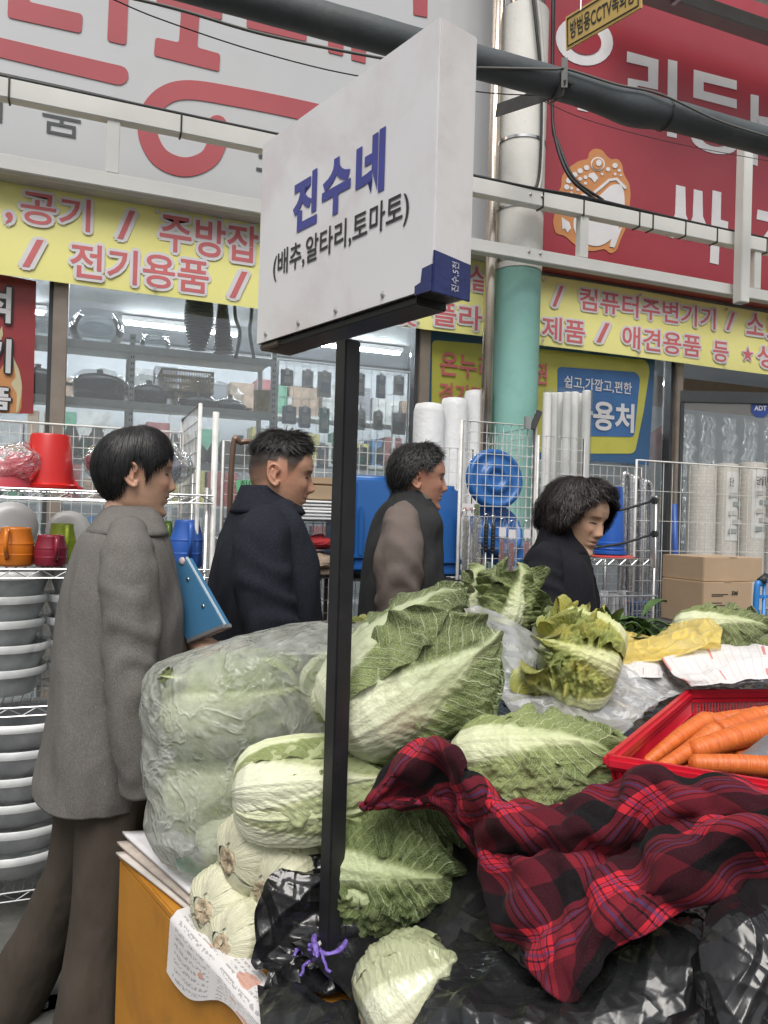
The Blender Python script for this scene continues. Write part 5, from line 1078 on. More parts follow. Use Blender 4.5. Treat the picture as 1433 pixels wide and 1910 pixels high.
F_wrap = film('stretch_wrap', (.9, .92, .92), .05, .12, .3, .35, 16, fres=.0, gl_=.3)
for p, r, h, lab in ((std(4, 1300, YS+.2, 2), .160, .46, 'clear film round the left basin stack of the third shelf'), (std(150, 1300, YS+.24, 2), .142, .46, 'clear film round the basin stack beside the woman'), (std(30, 1620, YS+.21, 3), .228, .565, 'clear film round the wide basins on the lowest shelf')):
    S, T = np.meshgrid(np.linspace(0, 1, 60), np.linspace(0, 2*math.pi, 90, endpoint=False), indexing='ij')
    V = np.stack([p.x+r*np.cos(T), p.y+r*np.sin(T), p.z+.006+S*h], -1); f = sn(np.stack([np.cos(T)*1.5, np.sin(T)*1.5, S*2], -1), 7, 6, 4)
    V[..., :2] += (.010*(1-2*np.abs(f)**.7))[..., None]*np.stack([np.cos(T), np.sin(T)], -1)
    tag(gridmesh('stretch_film', V, F_wrap, closed_u=True), lab, 'plastic film')
# ---- white wire panels along the front
def panel_px(label, x0, x1, ytop, Y, z0, nx, nz, **k):
    a = PY(x0, ytop, Y); b_ = PY(x1, ytop, Y); return grid_panel(label, (a.x, Y, z0), (b_.x-a.x, 0, 0), (0, 0, a.z-z0), nx, nz, **k)
panel_px('white wire panel behind the red bucket and the big bag', -130, 342, 776, YS+.56, .5, 24, 28)
a = PY(346, 795, YS+.50); grid_panel('white wire side panel running out from the shop, right of the shelf rack', (a.x, YS+.62, .3), (.0, -.58, 0), (0, 0, a.z-.3+.04), 13, 26)
a = PY(404, 768, YS+.02); tag(MB().tube([(a.x, YS+.03, 0), (a.x, YS+.03, a.z)], .012, 10).build('panel_post', M_wire, smooth=True), 'tall white post at the front edge of the wire side panel', 'post')
panel_px('white wire panel behind the man in the navy coat', 418, 625, 822, 3.42, .35, 11, 24)
panel_px('low white wire panel right of the black sign post', 640, 762, 818, 3.50, .35, 8, 24)
panel_px('white wire panel behind the man in the vest', 762, 884, 830, 3.62, .3, 8, 24)
# brown hand trolley and clutter behind the man in navy
M_bro = mat('brown_tube', (.16, .10, .07), .35, .4, var=.15)
hp = PY(448, 1000, 3.25); tr_ = empty('hand_trolley', (hp.x, 3.25, 0), 'brown metal trolley handle behind the man in navy', 'trolley')
x0, x1 = PY(430, 900, 3.25).x, PY(492, 900, 3.25).x; zt0 = PY(460, 826, 3.25).z
part(MB().tube([tuple(q) for q in catmull([(x0, 3.25, .05), (x0, 3.25, 1.0), (x0+.005, 3.25, zt0-.05), (x0+.04, 3.25, zt0), (x1-.04, 3.25, zt0), (x1, 3.25, zt0-.05), (x1, 3.25, 1.0), (x1, 3.25, .05)], 60)], .012, 8), 'handle_frame', M_bro, tr_, smooth=True)
part(MB().box(((x0+x1)/2, 3.12, .06), (x1-x0+.1, .3, .03)), 'base_plate', M_bro, tr_, bevel=.004)
for sx in (x0-.03, x1+.03): part(MB().lathe([(.02, -.02), (.06, -.02), (.06, .02), (.02, .02)], (sx, 3.3, .062), 20, Matrix.Rotation(R(90), 3, 'Y')), 'wheel', M_black, tr_, smooth=True, auto=40)
g0 = PY(441, 934, 3.2); gt = empty('price_card', g0, 'small green handwritten price card behind the man in navy', 'card')
part(MB().box((g0.x+.045, 3.2, g0.z+.045), (.09, .003, .09), Matrix.Rotation(R(-6), 3, 'Y')), 'card', mat('green_card', (.16, .46, .24), .7), gt)
reparent(letters('handwriting', '집어', M_bk, None, (g0.x+.012, 3.197, g0.z+.055), (.065, 0, .006), (0, 0, .03), bold=0), gt)
def boxat(name, label, cat, x0, x1, y0, y1, Y, dep, m, parts=None, bevel=.004, rz=0):
    a = PY(x0, y1, Y); b_ = PY(x1, y1, Y); t_ = PY((x0+x1)/2, y0, Y); zb = PY((x0+x1)/2, y1, Y).z
    o = MB().box(((a.x+b_.x)/2, Y+dep/2, (zb+t_.z)/2), (b_.x-a.x, dep, t_.z-zb), Matrix.Rotation(rz, 3, 'Z')).build(name, m, bevel=bevel); return tag(o, label, cat)
# display table holding the clutter behind the men
zC = PY(600, 1000, 3.2).z
ct = empty('goods_stand', (PY(600, 1000, 3.2).x, 3.4, 0), 'low wire stand with folded trays and cloth behind the man in navy', 'stand')
xa, xb = PY(500, 1000, 3.2).x, PY(655, 1000, 3.2).x
for zz in (PY(600, 972, 3.2).z, PY(600, 1078, 3.2).z):
    d = MB(); [d.bar((xa, 3.2+i*.05, zz), (xb, 3.2+i*.05, zz), .005) for i in range(8)]; d.bar((xa, 3.2, zz), (xa, 3.55, zz), .008); d.bar((xb, 3.2, zz), (xb, 3.55, zz), .008); part(d, 'shelf', M_black, ct)
for x in (xa, xb):
    for y in (3.2, 3.55): part(MB().bar((x, y, 0), (x, y, PY(600, 900, 3.2).z), .016), 'post', M_bro, ct)
for k in range(6):
    boxat('white_tray', 'flat white tray, %s from the top of the pile behind the man in navy' % ORD[k], 'tray', 560, 640, 934+k*6.2, 938.5+k*6.2, 3.22+.004*(k % 3), .26, M_bas, bevel=.003)['group'] = 'white trays piled behind the men'
boxat('cardboard_box', 'brown folder box on top of the white trays', 'box', 548, 642, 905, 932, 3.24, .25, M_brown); boxat('cardboard_box', 'second brown box standing above the trays', 'box', 556, 642, 890, 903.5, 3.26, .25, M_brown)
tag(blob('folded_cloth', PY(590, 1012, 3.34), (Vector((.09, 0, 0)), Vector((0, .1, 0)), Vector((0, 0, .03))), mat('red_cloth', (.30, .02, .025), .9, var=.3), None, 3, .012, 6), 'crumpled red cloth in the stand behind the men', 'cloth')
tag(blob('paper_sack', PY(592, 1054, 3.30), (Vector((.10, 0, 0)), Vector((0, .1, 0)), Vector((0, 0, .055))), mat('brown_sack', (.24, .18, .13), .7, var=.3), None, 4, .014, 6), 'brown wrinkled sack under the red cloth', 'sack')
# ---- blue storage bins
M_blu = plast('blue_bin', (.018, .10, .32), .32); M_blu2 = plast('blue_bin_bright', (.02, .10, .42), .3)
def bin_(label, x0, x1, y0, y1, Y, dep, m):
    a = PY(x0, (y0+y1)/2, Y); b_ = PY(x1, (y0+y1)/2, Y); zt2 = PY((x0+x1)/2, y0, Y).z; zb2 = PY((x0+x1)/2, y1, Y).z; cx_ = (a.x+b_.x)/2; w = b_.x-a.x; h = zt2-zb2
    e = empty('storage_bin', (cx_, Y+dep/2, zb2), label, 'bin', 'blue storage bins by the shop front')
    vs_ = []
    for z, k in ((0, 1.0), (h*.9, .90), (h, .87)):
        for sx, sy in ((-1, -1), (1, -1), (1, 1), (-1, 1)): vs_.append((cx_+sx*w/2*k, Y+dep/2+sy*dep/2*k, zb2+z))
    mb = MB().add(vs_, [(0, 1, 5, 4), (1, 2, 6, 5), (2, 3, 7, 6), (3, 0, 4, 7), (4, 5, 9, 8), (5, 6, 10, 9), (6, 7, 11, 10), (7, 4, 8, 11), (8, 9, 10, 11), (3, 2, 1, 0)])
    part(mb, 'body', m, e, bevel=.022, seg=3, smooth=True, auto=50)
    for z in (zb2+.02, zb2+.07): part(MB().box((cx_, Y+dep/2, z), (w*1.05, dep*1.05, .022)), 'rim', m, e, bevel=.006)
    for sx in (-.3, .3): part(MB().box((cx_+sx*w, Y-.018*dep, zb2+h*.42), (.02, .012, h*.5)), 'rib', m, e, bevel=.003)
    return e
bin_('upturned dark blue bin left of the man in the vest', 655, 742, 886, 1068, 3.15, .4, M_blu)
bin_('upturned dark blue bin right of the man in the vest', 800, 866, 905, 1076, 3.20, .4, M_blu)
# base rack below the bins
rk2 = empty('low_rack', (PY(750, 1080, 3.1).x, 3.1, 0), 'black low wire rack carrying the blue bins', 'rack')
xa, xb = PY(650, 1080, 3.1).x, PY(868, 1080, 3.1).x; zz = PY(700, 1076, 3.15).z-.012
d = MB(); [d.bar((xa, 3.1+i*.05, zz), (xb, 3.1+i*.05, zz), .006) for i in range(11)]; part(d, 'shelf', M_black, rk2)
for x in (xa, xb):
    for y in (3.1, 3.6): part(MB().bar((x, y, 0), (x, y, zz), .02), 'leg', M_black, rk2)
# ---- white foam rolls
M_foam = mat('white_foam', (.70, .71, .72), .6, var=.05, vscale=12, bump=.4, bscale=40)
for i, (px, w, yt) in enumerate(((798, 58, 752), (845, 52, 742), (885, 46, 728))):
    Y = 4.05+.03*i; p = PY(px, 850, Y); r = w/2*mpx(px, Y); zt2 = PY(px, yt, Y).z
    e = tag(MB().lathe([(r*.98, 0), (r, .05), (r*1.02, zt2*.7), (r, zt2-.05), (r*.86, zt2-.008), (r*.5, zt2), (.02, zt2-.03)], (p.x, Y, .0), 24).build('foam_roll', M_foam, smooth=True), ['leftmost white foam roll left of the conduit', 'middle white foam roll left of the conduit', 'white foam roll right against the conduit'][i], 'roll', 'white foam rolls')
M_paper = mat('white_paper_roll', (.72, .72, .70), .55, var=.05, vscale=9)
rs = np.random.RandomState(2)
for i in range(7):
    px = 1018+i*12.5; Y = 3.72+.04*(i % 3); p = PY(px, 850, Y); r = 8.2*mpx(px, Y); zt2 = PY(px, 728+rs.rand()*14-(i == 3)*4, Y).z
    tag(MB().lathe([(r, 0), (r, zt2), (r*.8, zt2+.004), (r*.5, zt2-.02)], (p.x+rs.normal()*.004, Y, 0), 14).build('paper_roll', M_paper, smooth=True, auto=40), 'tall thin white roll, %s from the teal column in the bundle' % ORD[i], 'roll', 'white rolls bundled beside the column')
p = PY(1058, 850, 3.76); S, T = np.meshgrid(np.linspace(0, 1, 40), np.linspace(0, 2*math.pi, 60, endpoint=False), indexing='ij'); rr = 50*mpx(1058, 3.76)
V = np.stack([p.x+rr*np.cos(T), 3.76+.09*np.sin(T), .9+S*(PY(1058, 728, 3.76).z-.9)], -1); V[..., :2] += .006*sn(V*np.array([1, 1, .4]), 3, 40, 3)[..., None]
tag(gridmesh('plastic_sleeve', V, F_wrap, closed_u=True), 'clear sleeve round the bundle of tall white rolls', 'plastic film')
panel_px('white wire panel holding the bundle of tall white rolls', 1005, 1090, 812, 3.60, .3, 6, 24)
# ---- wire rack with blue lids and hanging tools, in front of the column
YQ = 3.12
a = PY(862, 784, YQ); b_ = PY(999, 800, YQ); zq0 = PY(855, 1112, YQ).z
grid_panel('white wire display panel with blue lids behind and tools hung on it', (a.x, YQ, zq0-.5), (b_.x-a.x, 0, 0), (0, 0, a.z-zq0+.5), 9, 27, fr=.0095)
grid_panel('white wire panel running back from the display panel to the column', (b_.x, YQ+.012, zq0-.5), (.03, .50, 0), (0, 0, a.z-zq0+.5), 9, 27)
cl = PY(1000, 778, YQ-.02); ce = empty('spring_clamp', cl, 'metal clamp gripping the corner of the wire display panel', 'clamp')
part(MB().bar(cl+Vector((-.02, 0, -.06)), cl+Vector((.012, -.01, .03)), .018, .03), 'jaw', mat('dark_clamp', (.05, .05, .05), .4), ce, bevel=.004); part(MB().box(cl+Vector((-.045, 0, -.03)), (.03, .02, .06)), 'bracket', M_steel, ce, bevel=.003)
M_lid = plast('blue_lid', (.022, .13, .40), .28)
def lid(label, px, py, Y, r, rx, rz):
    p = PY(px, py, Y); M3 = Matrix.Rotation(R(rz), 3, 'Z') @ Matrix.Rotation(R(rx), 3, 'X')
    e = empty('bin_lid', p, label, 'lid', 'blue bin lids on the wire panel')
    part(MB().lathe([(r*1.0, -.02), (r*1.02, -.012), (r*1.0, 0), (r*.93, .012), (r*.84, .014), (r*.80, .006), (r*.5, .012), (r*.46, .024), (r*.3, .026), (r*.26, .012), (r*.1, .012), (.001, .014)], p, 44, M3, cap1=False), 'disc', M_lid, e, smooth=True)
    return e
lid('big round blue lid hanging upright behind the wire panel', 924, 893, YQ+.06, .143, 82, -4)
lid('second blue lid tilted below the upright one', 928, 985, YQ+.10, .140, 62, 4); lid('third blue lid lowest behind the hanging tools', 935, 1010, YQ+.14, .138, 55, 2)
# tools hanging on the panel
tagp = PY(861, 962, YQ-.012); te = empty('price_tag', tagp, 'small printed price tag hanging at the left of the wire panel', 'tag')
part(MB().box((tagp.x+.045, YQ-.014, tagp.z+.028), (.09, .002, .056)), 'card', M_card, te); part(MB().box((tagp.x+.075, YQ-.0165, tagp.z+.03), (.026, .001, .05)), 'photo_print', mat('tag_green', (.12, .15, .08), .5), te)
reparent(letters('lettering', '대나무', mat('tag_red', (.4, .04, .03), .5), None, (tagp.x+.006, YQ-.016, tagp.z+.022), (.05, 0, 0), (0, 0, .017), bold=.01, lift=.0006), te)
M_grip = mat('black_grip', (.015, .016, .02), .5); M_red2 = mat('red_tool', (.55, .06, .05), .4, var=.1); M_blade = mat('grey_tool', (.4, .4, .4), .4, .5)
F_pack = film('pack_film', (.8, .82, .84), .12, .08, .3, .5, 50)
def tool(label, px, y0, y1, kind, group):
    Y = YQ-.025; a = PY(px, y0, Y); b_ = PY(px-5, y1, Y); e = empty('hanging_tool', b_, label, 'tool', group)
    part(MB().tube([tuple(q) for q in catmull([a+Vector((-.012, .02, .0)), a+Vector((-.010, 0, .03)), a+Vector((.008, 0, .03)), a+Vector((.0, 0, 0))], 10)], .002, 5), 'hook', M_steel, e)
    L = (b_-a)
    if kind == 'grip':
        part(MB().tube([a+L*t for t in (0, .05, .4, .42)], [.006, .010, .010, .005], 10), 'grip', M_grip, e, smooth=True)
        rings = MB(); [rings.lathe([(.011, -.002), (.0125, 0), (.011, .002)], a+L*(.08+.05*i), 10, None, False, False) for i in range(7)]; part(rings, 'grip_rings', M_grip, e)
        part(MB().tube([a+L*.42, b_], .004, 8), 'shaft', M_blade, e, smooth=True)
    elif kind == 'red':
        part(MB().box(a+L*.10+Vector((0, 0, 0)), (.036, .003, .045)), 'header_card', M_card, e)
        part(MB().tube([a+L*.2, a+L*.25, a+L*.62, a+L*.64], [.005, .012, .011, .006], 10), 'handle', M_red2, e, smooth=True); part(MB().tube([a+L*.64, b_], .006, 8), 'shaft', M_blade, e, smooth=True)
        part(MB().prism([a+L*.15+Vector((-.022, -.012, 0)), a+L*.15+Vector((.022, -.012, 0)), b_+Vector((.022, -.012, 0)), b_+Vector((-.022, -.012, 0))], (0, .001, 0)), 'clear_sleeve', F_pack, e)
    else:
        part(MB().tube([a+L*.03, b_], .008, 8), 'stick', mat('bamboo_stick', (.3, .27, .22), .6, var=.2), e, smooth=True); part(MB().tube([a+L*.02+Vector((.014, 0, 0)), b_+Vector((.012, 0, 0))], .006, 8), 'stick', mat('bamboo_stick', (.3, .27, .22), .6, var=.2), e, smooth=True)
        part(MB().prism([a+Vector((-.02, -.014, 0)), a+Vector((.03, -.014, 0)), b_+Vector((.03, -.014, 0)), b_+Vector((-.02, -.014, 0))], (0, .001, 0)), 'clear_sleeve', F_pack, e)
tool('wrapped grey sticks hanging at the left of the wire panel', 868, 965, 1115, 'stick', None); tool('second pair of wrapped sticks beside the first', 886, 962, 1110, 'stick', None)
tool('black ribbed handle tool hanging mid panel, left one', 908, 972, 1110, 'grip', None); tool('black ribbed handle tool hanging mid panel, right one', 921, 975, 1112, 'grip', None)
tool('red handled tool in a clear sleeve, nearest the black grips', 938, 980, 1115, 'red', None); tool('red handled tool in the middle of the wrapped row', 956, 984, 1112, 'red', None); tool('red handled tool hanging nearest the woman in black', 984, 984, 1105, 'red', None)
# ---- right side: stacked blue buckets on a wire shelf
YK = 3.35
zk = PY(1150, 1042, YK).z
rk3 = empty('wire_shelf_rack', (PY(1160, 1042, YK).x, YK, 0), 'chrome wire rack with upturned blue buckets, right of the woman in black', 'shelf rack')
xa, xb = PY(1085, 1042, YK).x, PY(1216, 1042, YK).x
for z in (zk, PY(1150, 1190, YK).z):
    d = MB()
    for y in (YK-.02, YK+.4):
        d.tube([(xa, y, z), (xb, y, z)], .004, 6); d.tube([(xa, y, z-.035), (xb, y, z-.035)], .004, 6); n = 12; d.tube([(xa+(xb-xa)*i/n, y, z-.003 if i % 2 else z-.032) for i in range(n+1)], .003, 5)
    for i in range(20): d.bar((xa+(xb-xa)*i/19, YK-.02, z), (xa+(xb-xa)*i/19, YK+.4, z), .004)
    part(d, 'shelf', M_chrome, rk3)
for x in (xa, xb):
    for y in (YK-.02, YK+.4): part(MB().tube([(x, y, 0), (x, y, PY(1215, 925, YK).z)], .013, 10), 'post', M_chrome, rk3, smooth=True)
def upbucket(label, px, y0, y1, Y, r, m, group=None):
    p = PY(px, y1, Y); h = PY(px, y0, Y).z-p.z; e = empty('plastic_bucket', p, label, 'bucket', group)
    part(MB().lathe([(r*1.02, 0), (r*1.12, .003), (r*1.12, .02), (r, .024), (r*.98, .05), (r*1.03, .052), (r*1.03, .066), (r*.97, .07), (r*.80, h*.93), (r*.76, h), (r*.3, h), (.001, h-.004)], p, 36, cap0=False, cap1=False), 'body', m, e, smooth=True, auto=45)
    part(MB().lathe([(r*1.05, .028), (r*1.08, .032), (r*1.05, .036)], p, 36, None, False, False), 'ring', m, e, smooth=True)
    return e
upbucket('upturned bright blue bucket behind the woman in black', 1136, 908, 1034, YK+.14, .083, M_blu2)
tag(MB().lathe([(.11, 0), (.125, .004), (.125, .014), (.11, .02), (.02, .022)], PY(1140, 1040, YK+.14)+Vector((0, 0, -.006)), 36).build('basin_lid', M_red2, smooth=True, auto=50), 'flat red lid under the upturned blue bucket', 'lid')
tag(MB().lathe([(.05, 0), (.066, .12), (.07, .125), (.066, .13), (.055, .125)], PY(1148, 1162, YK+.2), 28).build('plastic_bucket', plast('red_plastic', (.55, .016, .014)), smooth=True, auto=50), 'red plastic tub on the lower wire shelf', 'bucket')
tag(MB().lathe([(.06, 0), (.09, .2), (.095, .205), (.09, .21), (.08, .2)], PY(1180, 1190, YK+.25)+Vector((0, 0, .005)), 28).build('plastic_bucket', M_blu, smooth=True, auto=50), 'dark blue tub low on the wire rack', 'bucket')
wb = PY(1165, 1172, YK-.28); we = empty('wire_basket', wb, 'chrome wire basket of small wrapped packs behind the stall', 'basket')
d = MB(); xa2, xb2 = PY(1105, 1150, YK-.28).x, PY(1222, 1150, YK-.28).x; zt2, zb2 = PY(1160, 1112, YK-.28).z, PY(1160, 1176, YK-.28).z-.05
for y in (YK-.28, YK-.06):
    for i in range(15): d.bar((xa2+(xb2-xa2)*i/14, y, zb2), (xa2+(xb2-xa2)*i/14, y, zt2), .003)
    for k in range(6): d.bar((xa2, y, zb2+(zt2-zb2)*k/5), (xb2, y, zb2+(zt2-zb2)*k/5), .003)
for i in range(9):
    for x in (xa2, xb2): d.bar((x, YK-.28+.22*i/8, zb2), (x, YK-.28+.22*i/8, zt2), .003)
    d.bar((xa2, YK-.28+.22*i/8, zb2), (xb2, YK-.28+.22*i/8, zb2), .003)
o = part(d, 'wire_grid', M_chrome, we); o['kind'] = 'stuff'
part(MB().tube([(xa2, YK-.28, zt2), (xb2, YK-.28, zt2), (xb2, YK-.06, zt2), (xa2, YK-.06, zt2), (xa2, YK-.28, zt2)], .005, 6), 'rim', M_chrome, we)
for x in (xa2, xb2):
    for y in (YK-.28, YK-.06): part(MB().bar((x, y, 0), (x, y, zb2), .008), 'leg', M_chrome, we)
for i in range(5):
    px = 1116+i*11; p = PY(px, 1150, YK-.2); tag(MB().box((p.x, YK-.2+.02*(i % 2), p.z+.03+.012*math.sin(i*2)), (.02, .06, .17), Matrix.Rotation(.12*math.sin(i), 3, 'Y')).build('wrapped_pack', mat('silver_pack', (.45, .46, .48), .3, .3, var=.4, vscale=30), bevel=.004), 'slim silver pack, %s from the left in the wire basket' % ORD[i], 'pack', 'wrapped packs in the wire basket')
# wire panels and straps
panel_px('grey wire panel behind the upturned blue bucket', 1094, 1196, 866, 3.75, .4, 8, 24)
panel_px('long white wire panel in front of the wallpaper rolls', 1188, 1470, 858, 3.48, .3, 18, 9)
tag(MB().bar(PY(1218, 1060, YK-.12), PY(1218, 925, YK-.12), .02, .014).build('rack_post', M_steel), 'thin steel upright the black straps are tied to', 'post')
for y0, y1, lab in ((958, 934, 'upper black strap stretched from the bucket rack to the post'), (1022, 996, 'lower black strap stretched across the blue bucket')):
    a = PY(1105, y0, YK-.10); c_ = PY(1218, y1, YK-.12); e = empty('black_strap', a, lab, 'strap')
    part(MB().tube([tuple(q) for q in catmull([a, a.lerp(c_, .5)+Vector((0, 0, -.012)), c_], 12)], .007, 6), 'band', M_black, e, smooth=True)
    part(MB().box(c_+Vector((0, -.012, 0)), (.04, .03, .035)), 'knot', M_black, e, bevel=.008)
# silver hoses
M_hose = mat('silver_hose', (.62, .63, .65), .22, .9, var=.15, vscale=20, bump=.5, bscale=90)
for i in range(5):
    x = PY(1232+i*10.5, 1000, 3.30+.02*(i % 2)).x; Y = 3.62+.03*(i % 2); zt2 = PY(1240, 890+3*i, Y).z
    path = [(x+.03, Y, .35), (x+.0, Y, .9), (x+.0, Y, zt2-.08), (x+.02, Y, zt2), (x+.05, Y, zt2-.03), (x+.06, Y, zt2-.2), (x+.07, Y, .9), (x+.1, Y, .4)]
    pts = catmull(path, 110); rr = [.013+.0025*(k % 2) for k in range(110)]
    tag(MB().tube([tuple(q) for q in pts], rr, 8).build('flexible_hose', M_hose, smooth=True), 'silver ribbed hose hung in a loop, %s from the left' % ORD[i], 'hose', 'silver hoses')
tag(MB().tube([PY(1262, 1140, 3.58), PY(1258, 940, 3.58)], .016, 8).build('blue_label_tube', mat('blue_label', (.03, .09, .35), .4), smooth=True), 'blue labelled tube among the silver hoses', 'tube')
# wallpaper rolls
def roll_print():
    m, nt, b = newmat('wallpaper_print'); tc = _n(nt, 'ShaderNodeTexCoord').outputs['Generated']
    br = _n(nt, 'ShaderNodeTexBrick'); br.inputs['Scale'].default_value = 5; br.inputs['Color1'].default_value = (.60, .57, .52, 1); br.inputs['Color2'].default_value = (.52, .50, .46, 1); br.inputs['Mortar'].default_value = (.46, .44, .40, 1)
    mp = _n(nt, 'ShaderNodeMapping'); mp.inputs['Rotation'].default_value = (R(90), 0, 0); mp.inputs['Scale'].default_value = (1, 1, 3); nt.links.new(tc, mp.inputs[0]); nt.links.new(mp.outputs[0], br.inputs[0])
    nt.links.new(br.outputs[0], b.inputs['Base Color']); b.inputs['Roughness'].default_value = .35; return m
M_roll2 = roll_print(); M_lab = mat('roll_label', (.60, .60, .58), .5, var=.06); M_labd = mat('roll_label_dark', (.10, .10, .10), .5)
for i, (px, w, yt, txt) in enumerate(((1308, 52, 868, ''), (1353, 42, 866, '단'), (1400, 50, 864, '단열벽'), (1448, 46, 866, '단열'))):
    Y = 3.66; r = w/2*mpx(px, Y); p = PY(px, 950, Y); zt2 = PY(px, yt, Y).z; zb2 = PY(px, 1060 if i else 1150, Y).z-.25
    e = empty('wallpaper_roll', (p.x, Y, zb2), ['plain pale brick print roll, leftmost behind the wire panel', 'narrow labelled wallpaper roll, second from the hoses', 'wallpaper roll with a large lettered label, behind the cardboard boxes', 'wallpaper roll cut off by the right edge'][i], 'roll', 'wallpaper rolls')
    part(MB().lathe([(r, 0), (r, zt2-zb2), (r*.7, zt2-zb2+.004), (r*.3, zt2-zb2-.03)], (p.x, Y, zb2), 28), 'roll', M_roll2, e, smooth=True, auto=40)
    if txt:
        lw = r*1.15; z1 = zt2-.05; z0 = z1-.42
        part(MB().add([(p.x+math.sin(t)*(r+.002), Y-math.cos(t)*(r+.002), z) for t in np.linspace(-.75, .75, 9) for z in (z0, z1)], [(2*k, 2*k+2, 2*k+3, 2*k+1) for k in range(8)]), 'label', M_lab, e)
        reparent(letters('lettering', txt, M_labd, None, (p.x-lw*.6, Y-r-.006, z1-.09), (lw*.42*len(txt), 0, 0), (0, 0, .055), bold=.02), e)
        for k in range(5): part(MB().box((p.x+(.02 if k % 2 else -.01), Y-r-.004, z1-.14-k*.055), (lw*.8, .001, .028)), 'print_block', mat('label_tone%d' % (k % 3), [(.42, .42, .40), (.30, .33, .32), (.5, .49, .46)][k % 3], .5), e)
    blob_w = None
# cardboard boxes with print
M_box = mat('tan_carton', (.40, .29, .19), .75, var=.07, vscale=5, bump=.08, bscale=50)
YX = 3.02
def carton(label, x0, x1, y0, y1, Y, dep, flaps=False):
    a = PY(x0, y1, Y); b_ = PY(x1, y1, Y); zt2 = PY((x0+x1)/2, y0, Y).z; zb2 = PY((x0+x1)/2, y1, Y).z; e = empty('cardboard_box', ((a.x+b_.x)/2, Y+dep/2, zb2), label, 'box')
    part(MB().box(((a.x+b_.x)/2, Y+dep/2, (zt2+zb2)/2), (b_.x-a.x, dep, zt2-zb2)), 'carton', M_box, e, bevel=.004)
    part(MB().box(((a.x+b_.x)/2, Y+dep/2, zt2+.0005), (.05, dep*1.002, .0015)), 'tape', mat('clear_tape', (.46, .36, .25), .25), e)
    return e, a.x, b_.x, zb2, zt2
e, xa, xb, z0, z1 = carton('lower tan cardboard box with 3M print beside the blue hand truck', 1310, 1402, 1086, 1166, YX, .3)
M_ink = mat('box_ink', (.05, .045, .04), .6)
reparent(letters('brand_print', '3M', M_ink, None, (xa+(xb-xa)*.56, YX-.0005, z1-.066), (.042, 0, 0), (0, 0, .022), bold=.035), e)
for k, (f0, f1, dz) in enumerate(((.17, .5, .062), (.17, .40, .070), (.17, .38, .105), (.17, .52, .118), (.17, .60, .131), (.17, .34, .144))):
    part(MB().box((xa+(xb-xa)*(f0+f1)/2, YX-.001, z1-dz), ((xb-xa)*(f1-f0), .001, .0045)), 'print_line', M_ink, e)
carton('upper tan cardboard box with taped flaps on the 3M box', 1312, 1422, 1040, 1085, YX+.02, .3)
for zz in (z0-.012,):
    bt = empty('box_table', ((xa+xb)/2, YX+.15, 0), 'low table under the cardboard boxes', 'table'); part(MB().box(((xa+xb)/2, YX+.16, zz), (xb-xa+.2, .45, .02)), 'top', M_mulld, bt)
    for sx in (xa-.05, xb+.05):
        for sy in (YX, YX+.33): part(MB().bar((sx, sy, 0), (sx, sy, zz-.01), .025), 'leg', M_mulld, bt)
# blue hand truck at the right edge
M_ht = mat('blue_truck_paint', (.03, .20, .55), .35, var=.08); ht = empty('hand_truck', (PY(1425, 1150, 2.55).x, 2.55, 0), 'bright blue tubular hand truck cut off by the right edge', 'hand truck')
xa, xb = PY(1410, 1150, 2.55).x, PY(1500, 1150, 2.55).x; zt2 = PY(1420, 1088, 2.55).z
part(MB().tube([tuple(q) for q in catmull([(xa, 2.55, .1), (xa, 2.55, .6), (xa, 2.55, zt2-.06), (xa+.03, 2.55, zt2), (xa+.1, 2.53, zt2+.03), (xb, 2.55, zt2+.02), (xb+.02, 2.55, .1)], 50)], .013, 10), 'frame', M_ht, ht, smooth=True)
part(MB().tube([(xa+.045, 2.55, .1), (xa+.045, 2.55, zt2)], .008, 8), 'bar', M_ht, ht, smooth=True)
for k in range(3): part(MB().bar((xa, 2.55, zt2-.06-.2*k), (xb, 2.55, zt2-.05-.2*k), .014), 'crossbar', M_ht, ht)
part(MB().tube([(xa+.02, 2.55, zt2+.005), (xa+.06, 2.55, zt2+.03)], .019, 10), 'grip', M_black, ht, smooth=True)
for sx in (xa-.02, xb+.04): part(MB().lathe([(.03, -.025), (.1, -.025), (.1, .025), (.03, .025)], (sx, 2.62, .1), 24, Matrix.Rotation(R(90), 3, 'Y')), 'wheel', M_black, ht, smooth=True, auto=40)
